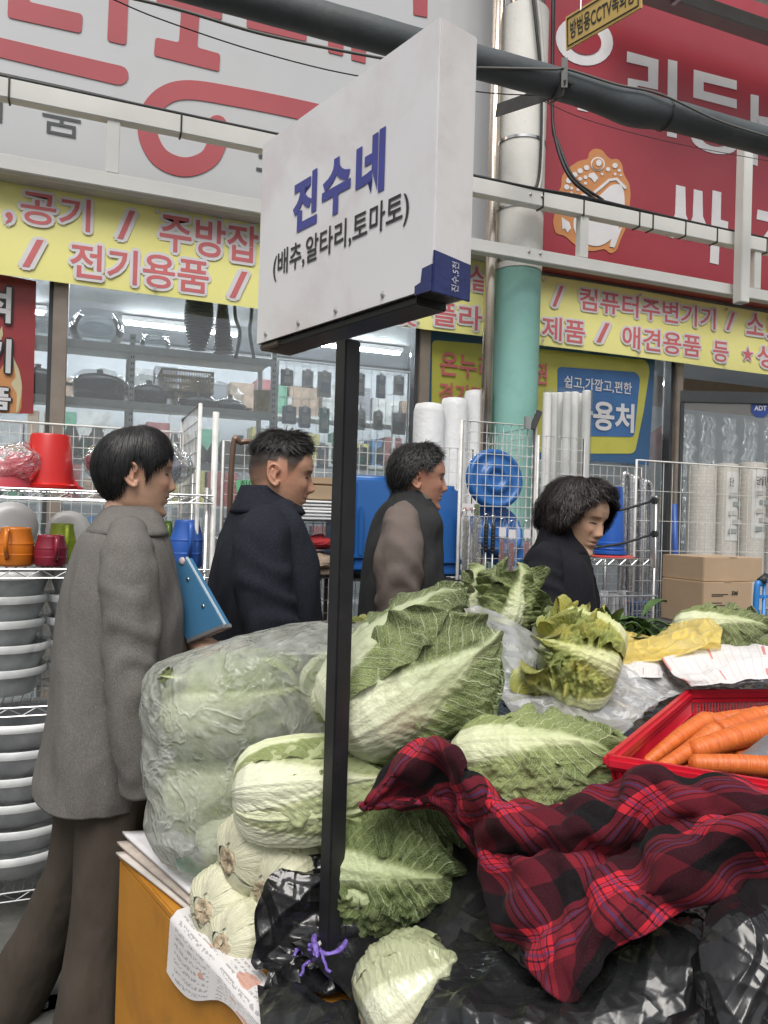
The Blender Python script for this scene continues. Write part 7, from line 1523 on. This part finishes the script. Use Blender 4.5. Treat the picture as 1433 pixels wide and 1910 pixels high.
    F = np.concatenate([np.stack([idx[:, :-1, 0], idx[:, :-1, 1], idx[:, 1:, 1], idx[:, 1:, 0]], -1).reshape(-1, 4), np.stack([idx[:, :-1, 1], idx[:, :-1, 2], idx[:, 1:, 2], idx[:, 1:, 1]], -1).reshape(-1, 4)])
    V = (np.concatenate([V, np.ones((len(V), 1))], 1) @ np.array(Mh).T)[:, :3]
    s = npmesh('hair_strands', V, F, q['m']); s.parent = h; s.matrix_parent_inverse = (h.parent.matrix_basis @ h.matrix_parent_inverse @ h.matrix_basis).inverted()
    return h
def pxring(y, xl, xr, b, d, yaw, n=72, pw=.9):
    """horizontal clothing ring whose outline in the view runs from xl to xr"""
    c = P((xl+xr)/2, y, d); w = (xr-xl)/2/FPX*d; f_ = Vector((math.cos(yaw), math.sin(yaw), 0)); l = Vector((-f_.y, f_.x, 0)); cf, cl_ = abs(f_.dot(rt0)), abs(l.dot(rt0))
    a = math.sqrt(max(w*w-(b*cl_)**2, (.45*w)**2))/max(cf, .3); t = np.linspace(0, 2*math.pi, n, endpoint=False); sg_ = lambda v: np.sign(v)*np.abs(v)**pw
    return np.array(c)+(a*sg_(np.cos(t)))[:, None]*np.array(f_)+(b*sg_(np.sin(t)))[:, None]*np.array(l)
def loft(rings, n=60):
    r = np.array(rings); return catmull(r.reshape(len(r), -1), n).reshape(n, r.shape[1], 3)
def limb(pts, n=40, k=22, flat=1.):
    """pts: (point, radius) -> closed rings"""
    c = catmull([tuple(p) for p, _ in pts], n); r = catmull([(q,) for _, q in pts], n)[:, 0]; mb = MB().tube([tuple(x) for x in c], [float(x) for x in r], k); return mb
def limb_grid(pts, n=70, k=30, elbow=None, amp=.09, seed=1):
    c = catmull([tuple(p) for p, _ in pts], n); r = catmull([(q,) for _, q in pts], n)[:, 0]; t = np.linspace(0, 1, n); a = np.linspace(0, 2*math.pi, k, endpoint=False)
    T = np.gradient(c, axis=0); T /= np.linalg.norm(T, axis=1, keepdims=True); N0 = np.cross(T, np.array(fw)); N0 /= np.linalg.norm(N0, axis=1, keepdims=True); B0 = np.cross(T, N0)
    D = np.cos(a)[None, :, None]*N0[:, None]+np.sin(a)[None, :, None]*B0[:, None]; m = np.ones(n)*.35 if elbow is None else .35+np.exp(-((t-elbow)/.16)**2)
    w = np.sin(t[:, None]*46+1.6*np.sin(a[None]*1+seed)+2.4*np.sin(t[:, None]*9+a[None]*2)); rr = r[:, None]*(1+amp*m[:, None]*np.maximum(w, -.3))
    V = c[:, None]+D*rr[..., None]; return crinkle(V, D, .006, (.06, .18), 7, seed, False)
def shell(name, G, m, parent, amp=.008, seed=1, th=.006, wl=(.07, .24), ub=(0, 0, 1)):
    """an open piece of clothing with a real hem: rings -> folded cloth"""
    du = np.roll(G, -1, 1)-np.roll(G, 1, 1); dv = np.gradient(G, axis=0); N = np.cross(du, dv); N /= np.linalg.norm(N, axis=-1, keepdims=True)+1e-9
    c = G.mean(1, keepdims=True); N = np.where(((G-c)*N).sum(-1, keepdims=True) < 0, -N, N)
    G = crinkle(G, N, amp, wl, 10, seed, False, up_bias=ub); ns, k = G.shape[:2]; F = [(i*k+j, i*k+(j+1) % k, (i+1)*k+(j+1) % k, (i+1)*k+j) for i in range(ns-1) for j in range(k)]
    GM[name, seed] = (G.reshape(-1, 3), F); return reparent(gridmesh(name, G, m, None, closed_u=True, thick=th), parent)
GM = {}
def garment(name, parts_, m, parent, voxel=.007, fold=.004, ff=14, seed=1, smooth_it=3, stretch=(1, 1, .45)):
    mb = MB()
    for g_ in parts_:
        if isinstance(g_, MB): mb.add(g_.v, g_.f)
        else: mb.add(*arr(g_))
    V, N, F = remesh(mb, voxel, smooth_it)
    q = V*np.array(stretch); V = V+N*(fold*sn(q, seed, ff, 3, .5)+fold*.7*(1-2*np.abs(sn(q, seed+1, ff*.8, 2))**.7))[:, None]
    V = crinkle(V[:, None, :], N[:, None, :], fold*1.1, (.07, .22), 8, seed+4, False, up_bias=(0, 0, 1))[:, 0]
    o = MB().add(V, F).build(name, m, None, smooth=True); GM[name, seed] = (V, F); return reparent(o, parent)
from mathutils.bvhtree import BVHTree
def seam(key, lines, m, parent, r=.0016, name='seam'):
    """stitched seams lying on a garment, traced along the cloth"""
    V, F = GM[key]; t = BVHTree.FromPolygons([Vector(v) for v in V], F)
    for ln in lines:
        pts = []
        for q in catmull([(x, y, 0) for x, y in ln], 8*len(ln)):
            h = t.ray_cast(CP, ray(q[0], q[1]).normalized())
            if h[0] is not None: pts.append(h[0]+h[1]*(r*.15 if h[1].dot(CP-h[0]) > 0 else -r*.15))
        if len(pts) > 3: reparent(MB().tube([tuple(p) for p in pts], r, 6).build(name, m, None, smooth=True), parent)
def fabric(name, col, fleck, amt=.35, scale=420, rough=.95):
    m, nt, b = newmat(name); tc = _n(nt, 'ShaderNodeTexCoord').outputs['Object']
    w = _n(nt, 'ShaderNodeMapping'); w.inputs['Scale'].default_value = (1, 1, .45); nt.links.new(tc, w.inputs[0])
    n1 = _noise(nt, w.outputs[0], scale, 3, .7); n2 = _noise(nt, tc, 9, 4)
    c = _mix(nt, _ramp(nt, n1, [(.45, 0), (.68, amt)]), col, fleck); c = _mix(nt, _ramp(nt, n2, [(.4, 0), (.75, .25)]), c, tuple(x*.7 for x in col))
    nt.links.new(c, b.inputs['Base Color']); b.inputs['Roughness'].default_value = rough; b.inputs['Specular IOR Level'].default_value = .2; mp = _n(nt, 'ShaderNodeMapping'); mp.inputs['Scale'].default_value = (1.2, 1.2, .6); nt.links.new(tc, mp.inputs[0])
    wv_ = _noise(nt, mp.outputs[0], 9, 2, .45, .2); wr_ = wv_
    b1 = _n(nt, 'ShaderNodeBump'); b1.inputs['Strength'].default_value = .45; b1.inputs['Distance'].default_value = .04; nt.links.new(wr_, b1.inputs['Height'])
    b2 = _n(nt, 'ShaderNodeBump'); b2.inputs['Strength'].default_value = .35; b2.inputs['Distance'].default_value = .003; nt.links.new(n1, b2.inputs['Height']); nt.links.new(b1.outputs[0], b2.inputs['Normal'])
    nt.links.new(b2.outputs[0], b.inputs['Normal']); return m
def hand_mb(wrist, d, palm_n, size=.17, curl=.5, side=1):
    """a relaxed hand: d = direction of the fingers, palm_n = normal of the palm"""
    w = Vector(wrist); d = Vector(d).normalized(); n = Vector(palm_n); n = (n-d*n.dot(d)).normalized(); s = d.cross(n)*side; mb = MB()
    mb.tube([w-d*.03, w, w+d*.03, w+d*.075], [.024, .026, .034, .032], 12)
    for i, (off, L) in enumerate(((-.027, .07), (-.009, .08), (.009, .075), (.026, .058))):
        p0 = w+d*.07+s*off; dd = d; pts = [p0-d*.02, p0]; cu = curl*(.7+.1*i)
        for k in range(3):
            dd = (dd*math.cos(cu)+n*math.sin(cu)).normalized(); pts.append(pts[-1]+dd*L/3)
        mb.tube(pts, [.010, .0095, .009, .008, .006], 8)
    t0 = w+d*.018-s*.026; td = (d*.6-s*.7+n*.35).normalized(); mb.tube([w+d*.01-s*.012, t0, t0+td*.03, t0+td*.03+(td*.6+d*.5).normalized()*.028], [.014, .012, .0105, .007], 8)
    return mb
def person(label, q):
    d = q['d']; yaw = q['yaw']; hc = P(*q['head'], d); e = empty('person', (hc.x, hc.y, 0), label, 'person')
    Rz = Matrix.Rotation(q.get('hyaw', yaw), 4, 'Z') @ Matrix.Rotation(q.get('nod', 0), 4, 'Y') @ Matrix.Rotation(q.get('tilt', 0), 4, 'X'); Mh = Matrix.Translation(hc) @ Rz @ Matrix.Scale(q.get('hs', 1.), 4)
    V, N, F = head_arrays(q); C = paint_head(V, q); Vw = (np.concatenate([V, np.ones((len(V), 1))], 1) @ np.array(Mh).T)[:, :3]
    # torso, arms and legs under the clothes, one surface with the head
    mb = MB().add(Vw, F); nb = len(mb.v)
    for g_ in q['under']:
        if isinstance(g_, MB): mb.add(g_.v, g_.f)
        else: mb.add(*arr(g_))
    C = np.concatenate([C, np.tile(np.array(q.get('skin', (.47, .265, .175))), (len(mb.v)-nb, 1))])
    o = mb.build('body', M_skin, None, smooth=True); a = o.data.color_attributes.new('tone', 'FLOAT_COLOR', 'POINT'); a.data.foreach_set('color', np.concatenate([C, np.ones((len(C), 1))], 1).astype(np.float32).ravel()); reparent(o, e)
    hair(e, Mh, q['hair']); return e, Mh
def shrink(rings, k): 
    out = []
    for r in rings: c = r.mean(0); out.append(c+(r-c)*k)
    return out
def collar(name, rings, m, parent, th=.012):
    G = loft(rings, 10); o = gridmesh(name, G, m, None, closed_u=True, thick=th); return reparent(o, parent)
def legs(px, y, d, yaw, m, e, span=.09, z0=.86):
    c = P(px, y, d); f_ = Vector((math.cos(yaw), math.sin(yaw), 0)); l = Vector((-f_.y, f_.x, 0)); gl = []
    for s in (-1, 1):
        h = Vector((c.x, c.y, z0))+l*s*span; k = f_*(.16*s); gl.append(limb([(h, .095), (h+k*.4-Vector((0, 0, .40)), .075), (h+k-Vector((0, 0, z0-.10)), .062)]))
        a = h+k; a.z = 0; sh = limb([(a-f_*.07+Vector((0, 0, .045)), .040), (a+f_*.02+Vector((0, 0, .05)), .046), (a+f_*.12+Vector((0, 0, .035)), .040), (a+f_*.18+Vector((0, 0, .028)), .022)], 20, 14); sh.v = [(x_, y_, max(.004, z_)) for x_, y_, z_ in sh.v]; reparent(sh.build('shoe', mat('black_shoe', (.02, .02, .02), .35), None, smooth=True), e)
    garment('trousers', gl, m, e, .012, .004, 10, 3); return gl
# ---- woman in the grey tweed jacket
M_tweed = fabric('grey_tweed', (.130, .121, .113), (.33, .315, .30), .42, 460); M_trou = fabric('brown_trouser', (.060, .049, .039), (.09, .075, .06), .3, 400)
d1, y1 = 2.08, R(6)
rg = [pxring(*r, d1, y1) for r in ((955, 208, 282, .058), (972, 182, 298, .115), (1000, 150, 314, .165), (1040, 130, 326, .19), (1100, 116, 338, .20), (1190, 108, 346, .20), (1290, 99, 345, .20), (1380, 84, 322, .205), (1440, 68, 298, .205), (1474, 62, 284, .205))]
SL1 = ([(P(238, 990, d1-.10), .040), (P(240, 1030, d1-.165), .062), (P(244, 1110, d1-.19), .066), (P(244, 1200, d1-.20), .062), (P(246, 1290, d1-.205), .057), (P(254, 1390, d1-.205), .052), (P(262, 1478, d1-.19), .046)])
SF1 = ([(P(262, 1040, d1+.16), .06), (P(300, 1130, d1+.2), .06), (P(345, 1230, d1+.13), .05), (P(372, 1205, d1+.03), .044)])
w1, Mh1 = person('woman with short black hair in a grey tweed jacket carrying a blue case', dict(d=d1, yaw=y1, head=(254, 886), hyaw=R(1), nod=R(3), hs=1.0, nw=.86, nose=.95, brow=.4, browd=.5, lipc=(.36, .09, .09), gaze=.0, open=.9, fold=.5, neck=.10, neckx=-.02, skin=(.55, .335, .235),
    under=[loft(shrink(rg, .70), 30), hand_mb(P(292, 1440, d1-.13), (0.25, .15, -1), (1, .3, 0), curl=.35), hand_mb(P(372, 1204, d1+.03), rt0*.6-up0*.2+fw*-.3, (0, 0, 1), curl=.6)],
    hair=dict(seed=1, n=4200, m=hair_mat('black_hair', (.010, .0095, .010)), el=[(0, 24), (25, 16), (45, 5), (60, -4), (70, -20), (76, -4), (84, 12), (96, 8), (106, -24), (120, -50), (150, -58), (180, -60)], th=[(0, .014), (.3, .019), (.6, .018), (.85, .011), (1, .004)], messy=10, ln=(.35, .8), u0=(0, .7), ragged=.10, w=.0012, flick=.004, back=.55)))
shell('jacket', loft(rg, 100), M_tweed, w1, .009, 5)
shell('jacket_sleeve', limb_grid(SL1, 90, 36, .52, .07, 2), M_tweed, w1, .004, 6)
shell('jacket_sleeve', limb_grid(SF1, 60, 30, .5, .07, 3), M_tweed, w1, .004, 7)
M_seam = mat('dark_seam', (.075, .067, .06), .9)
seam(('jacket', 5), [[(178, 1004), (150, 1060), (136, 1160), (128, 1280), (112, 1400), (98, 1466)]], M_seam, w1, .0022)
seam(('jacket', 5), [[(300, 995), (322, 1060), (340, 1130), (350, 1200), (352, 1260)]], M_seam, w1, .0035, 'front_edge')
collar('jacket_collar', [pxring(*r, d1, y1) for r in ((946, 205, 287, .060), (953, 198, 292, .070), (962, 189, 298, .088), (978, 174, 307, .122), (996, 156, 318, .165))], M_tweed, w1, .010)
fl = limb([(P(215, 1440, d1-.06), .105), (P(205, 1560, d1-.08), .088), (P(190, 1700, d1-.09), .075), (P(172, 1830, d1-.10), .080), (P(160, 1945, d1-.11), .088)], 50)
bl_ = limb([(P(180, 1430, d1+.05), .10), (P(150, 1570, d1+.06), .078), (P(120, 1660, d1+.07), .072), (P(62, 1790, d1+.10), .085), (P(20, 1868, d1+.12), .092)], 50)
garment('trousers', [fl, bl_], M_trou, w1, .008, .006, 11, 8, stretch=(1, 1, .5))
for px, py, dd in ((18, 1890, d1+.12), (165, 1958, d1-.11)):
    a = P(px, py, dd); f_ = Vector((math.cos(y1), math.sin(y1), 0)); z = .05 if py > 1900 else a.z
    sh = limb([(Vector((a.x, a.y, z))-f_*.07, .036), (Vector((a.x, a.y, z+.01)), .042), (Vector((a.x, a.y, z-.01 if py > 1900 else z-.05))+f_*.11, .036), (Vector((a.x, a.y, z-.02 if py > 1900 else z-.07))+f_*.17, .018)], 20, 14); sh.v = [(x_, y_, max(.004, z_)) for x_, y_, z_ in sh.v]
    reparent(sh.build('shoe', mat('black_shoe', (.02, .02, .02), .35), None, smooth=True), w1)
# blue case
qd = [P(312, 1056, 2.13), P(345, 1040, 2.10), P(417, 1166, 2.02), P(360, 1203, 2.05)]; qd[3] = qd[0]+(qd[2]-qd[1]); nn = (qd[1]-qd[0]).cross(qd[3]-qd[0]).normalized(); nn = nn if nn.dot(CP-qd[0]) > 0 else -nn
wide_ = (qd[1]-qd[0]); qd0 = qd[0]-wide_*1.0; qd3 = qd[3]-wide_*1.0
cs_ = empty('document_case', qd[3], 'flat blue document case held under the woman\'s far arm', 'case')
M_case = mat('blue_case', (.055, .175, .32), .4, var=.06); part(MB().prism([qd0, qd[1], qd[2], qd3], -nn*.03), 'cover', M_case, cs_, bevel=.003)
ax_ = (qd[2]-qd[1]).normalized(); rx_ = (qd[1]-qd0).normalized()
part(MB().bar(qd[2]+ax_*.003-nn*.015+rx_*.0, qd3+ax_*.003-nn*.015, .012, .034, nn), 'metal_edge', mat('case_trim', (.35, .35, .36), .4, .6), cs_, bevel=.002)
part(MB().bar(qd[1]+rx_*.003-nn*.004, qd[2]+rx_*.003-nn*.004, .004, .006, nn), 'light_edge', mat('case_edge', (.45, .55, .62), .5), cs_)
for t in (.28, .68): part(MB().lathe([(.0055, 0), (.005, .002), (.002, .003)], qd[1].lerp(qd[2], t)-rx_*.028, 12, Matrix((rx_, nn.cross(rx_), nn)).transposed()), 'rivet', M_steel, cs_, smooth=True)
part(MB().lathe([(.011, 0), (.010, .003), (.004, .004)], qd[1]-rx_*.014+ax_*.006, 14, Matrix((rx_, nn.cross(rx_), nn)).transposed()), 'corner_clip', mat('case_clip', (.6, .5, .5), .3), cs_, smooth=True)
# ---- man in the navy coat
M_navy = fabric('navy_wool', (.014, .016, .024), (.045, .048, .06), .4, 300); M_dk = fabric('dark_trouser', (.02, .02, .022), (.035, .035, .04), .3, 400)
d2, y2 = 2.42, R(12)
rg = [pxring(*r, d2, y2) for r in ((930, 448, 545, .07), (948, 432, 556, .12), (978, 413, 572, .18), (1025, 396, 586, .215), (1085, 388, 596, .228), (1170, 383, 602, .225), (1280, 376, 606, .22), (1420, 370, 608, .22), (1560, 368, 608, .22))]
SL2 = ([(P(496, 965, d2-.11), .05), (P(490, 1005, d2-.185), .074), (P(490, 1080, d2-.22), .080), (P(508, 1170, d2-.23), .074), (P(552, 1250, d2-.22), .062), (P(598, 1300, d2-.20), .052)])
SF2 = ([(P(520, 1010, d2+.17), .07), (P(540, 1110, d2+.2), .07), (P(580, 1220, d2+.18), .06), (P(610, 1290, d2+.12), .05)])
def fade(x, y, z):
    zl_ = np.interp(x, [-.10, -.06, -.03, -.012, .012, .022, .036, .05], [-.060, -.050, -.035, .034, .034, -.012, .0, .03])
    m = smooth(zl_, zl_+.028, z)*(1-smooth(.040+.35*np.maximum(z-.02, 0), .050+.35*np.maximum(z-.02, 0), x)); ear = (np.abs(y) > .0735) & (np.abs(z) < .036) & (np.abs(x+.014) < .028)
    return np.where(ear, 0, m)*(.55+.42*smooth(.0, .055, z+.4*np.maximum(-x-.02, 0)))
m2, Mh2 = person('man with cropped black hair in a dark navy coat, beside the sign post', dict(d=d2, yaw=y2, head=(524, 888), hyaw=R(-15), nod=R(8), hs=1.03, wide=1.08, nw=1.12, nose=1.05, browd=.75, lip=.6, lipc=(.32, .14, .11), gaze=.002, open=.45, neck=.10, neckx=-.03, skin=(.50, .28, .19), stubble=fade,
    under=[loft(shrink(rg, .70), 30), hand_mb(P(600, 1302, d2-.2), rt0*.7-up0*.7, (1, 0, .5)), hand_mb(P(612, 1292, d2+.12), rt0*.7-up0*.7, (1, 0, .5))],
    hair=dict(seed=2, n=3200, m=hair_mat('black_hair_2', (.012, .011, .011)), el=[(0, 40), (35, 32), (60, 26), (90, 26), (130, 22), (180, 12)], th=[(0, .018), (.5, .018), (.8, .012), (1, .002)], messy=16, ln=(.25, .5), u0=(0, .7), flick=.012, push=lambda p: .022*np.clip((p[..., 0]+.05)/.1, 0.2, 1), pushdir=(.75, 0, .62), spiky=.007, w=.0012, ragged=.06, wide=1.05)))
shell('coat', loft(rg, 100), M_navy, m2, .014, 15)
shell('coat_sleeve', limb_grid(SL2, 80, 36, .5, .08, 4), M_navy, m2, .005, 16)
shell('coat_sleeve', limb_grid(SF2, 60, 30, .5, .08, 5), M_navy, m2, .005, 17)
M_seam2 = mat('black_seam', (.006, .006, .008), .9)
seam(('coat', 15), [[(440, 960), (418, 1040), (408, 1140), (402, 1240)]], M_seam2, m2, .002)
collar('coat_collar', [pxring(*r, d2, y2) for r in ((908, 455, 536, .066), (928, 447, 548, .08), (958, 434, 566, .115))], M_navy, m2, .014)
legs(490, 1300, d2, y2, M_dk, m2)
# ---- man in the dark vest
M_vest = fabric('charcoal_vest', (.026, .028, .028), (.06, .062, .062), .35, 300); M_taupe = fabric('taupe_sleeve', (.135, .110, .098), (.18, .15, .14), .3, 260, .8)
d3, y3 = 2.80, R(6)
rg = [pxring(*r, d3, y3) for r in ((930, 733, 806, .065), (945, 715, 812, .115), (968, 700, 816, .165), (1010, 686, 818, .195), (1070, 676, 820, .205), (1150, 670, 822, .20), (1260, 668, 824, .2), (1400, 668, 824, .2))]
SL3 = ([(P(756, 950, d3-.06), .04), (P(750, 980, d3-.14), .066), (P(746, 1030, d3-.19), .077), (P(742, 1120, d3-.20), .072), (P(738, 1210, d3-.20), .06), (P(744, 1330, d3-.18), .05)])
SF3 = ([(P(778, 985, d3+.15), .06), (P(790, 1100, d3+.2), .065), (P(800, 1220, d3+.18), .055), (P(820, 1320, d3+.12), .048)])
m3, Mh3 = person('man with wavy grey black hair in a charcoal vest and taupe sleeves', dict(d=d3, yaw=y3, head=(782, 895), hyaw=R(-19), nod=R(3), hs=.98, wide=1.02, nw=1.05, nose=1., browd=.7, lip=.5, lipc=(.30, .13, .10), gaze=.001, open=.7, neck=.10, neckx=-.03, skin=(.46, .24, .165),
    under=[loft(shrink(rg, .70), 30), hand_mb(P(745, 1332, d3-.18), (.2, 0, -1), (1, .3, 0)), hand_mb(P(822, 1322, d3+.12), (.4, 0, -1), (1, .3, 0))],
    hair=dict(seed=3, n=3600, m=hair_mat('grey_black_hair', (.016, .0155, .0155)), el=[(0, 40), (30, 34), (55, 20), (75, 4), (85, 14), (95, 12), (108, -22), (130, -40), (180, -44)], th=[(0, .016), (.4, .018), (.8, .014), (1, .006)], messy=22, ln=(.2, .45), u0=(0, .8), flick=.012, spiky=.007, push=lambda p: .008+0*p[..., 0], pushdir=(.5, 0, .4), w=.0012, curl=.0025)))
shell('shirt', loft(shrink(rg, .80), 60), M_taupe, m3, .004, 25)
shell('shirt_sleeve', limb_grid(SL3, 90, 36, .55, .08, 6), M_taupe, m3, .006, 26)
shell('shirt_sleeve', limb_grid(SF3, 60, 30, .5, .08, 7), M_taupe, m3, .006, 28)
vr = [r.copy() for r in rg]
ves = shell('vest', loft(vr, 90), M_vest, m3, .010, 27)
collar('vest_collar', [pxring(*r, d3, y3) for r in ((918, 736, 800, .064), (935, 727, 806, .078), (958, 714, 814, .11))], M_vest, m3, .014)
collar('shirt_collar', [pxring(*r, d3, y3) for r in ((912, 745, 806, .058), (932, 738, 814, .068))], M_taupe, m3, .008)
# armhole piping
legs(745, 1300, d3, y3, M_dk, m3)
# ---- woman in the black coat
M_blkw = fabric('black_wool', (.010, .0105, .014), (.03, .031, .038), .35, 300)
d4, y4 = 2.72, R(-22)
rg = [pxring(*r, d4, y4) for r in ((1012, 1006, 1080, .07), (1026, 996, 1088, .12), (1048, 984, 1096, .165), (1085, 974, 1103, .19), (1130, 968, 1108, .195), (1200, 966, 1112, .195), (1300, 966, 1114, .195), (1420, 964, 1116, .2))]
SL4 = ([(P(1024, 1030, d4-.08), .045), (P(1014, 1062, d4-.14), .062), (P(1014, 1120, d4-.18), .066), (P(1018, 1200, d4-.19), .06), (P(1040, 1290, d4-.18), .05)])
SF4 = ([(P(1075, 1065, d4+.14), .06), (P(1090, 1150, d4+.17), .06), (P(1100, 1250, d4+.15), .05)])
w4, Mh4 = person('woman with curly dark brown bob in a black high collared coat', dict(d=d4, yaw=y4, head=(1078, 968), hyaw=R(-68), nod=R(15), tilt=R(-4), hs=1.06, nw=.9, nose=.85, brow=.4, browd=.45, lip=.7, lipc=(.33, .13, .10), gaze=.002, open=.3, fold=1.6, neck=.12, neckx=-.03, skin=(.54, .335, .228),
    under=[loft(shrink(rg, .70), 30), hand_mb(P(1042, 1292, d4-.18), (.3, 0, -1), (1, .3, 0)), hand_mb(P(1102, 1252, d4+.15), (.4, 0, -1), (1, .3, 0))],
    hair=dict(seed=4, n=6500, m=hair_mat('brown_black_hair', (.017, .012, .0115)), el=[(0, 40), (22, 37), (38, 28), (50, 12), (60, -14), (70, -38), (84, -50), (120, -54), (180, -54)], th=[(0, .014), (.3, .024), (.6, .034), (.85, .036), (1, .020)], messy=14, ln=(.3, .6), u0=(0, .75), curl=.012, w=.0013, ragged=.13, flick=.012, lump=.010)))
shell('coat', loft(rg, 90), M_blkw, w4, .012, 35)
shell('coat_sleeve', limb_grid(SL4, 80, 36, .5, .08, 8), M_blkw, w4, .005, 36)
shell('coat_sleeve', limb_grid(SF4, 60, 30, .5, .08, 9), M_blkw, w4, .005, 37)
collar('coat_collar', [pxring(*r, d4, y4) for r in ((985, 1012, 1076, .062), (1005, 1006, 1082, .072), (1032, 996, 1092, .11))], M_blkw, w4, .014)
legs(1045, 1330, d4, y4, M_dk, w4)
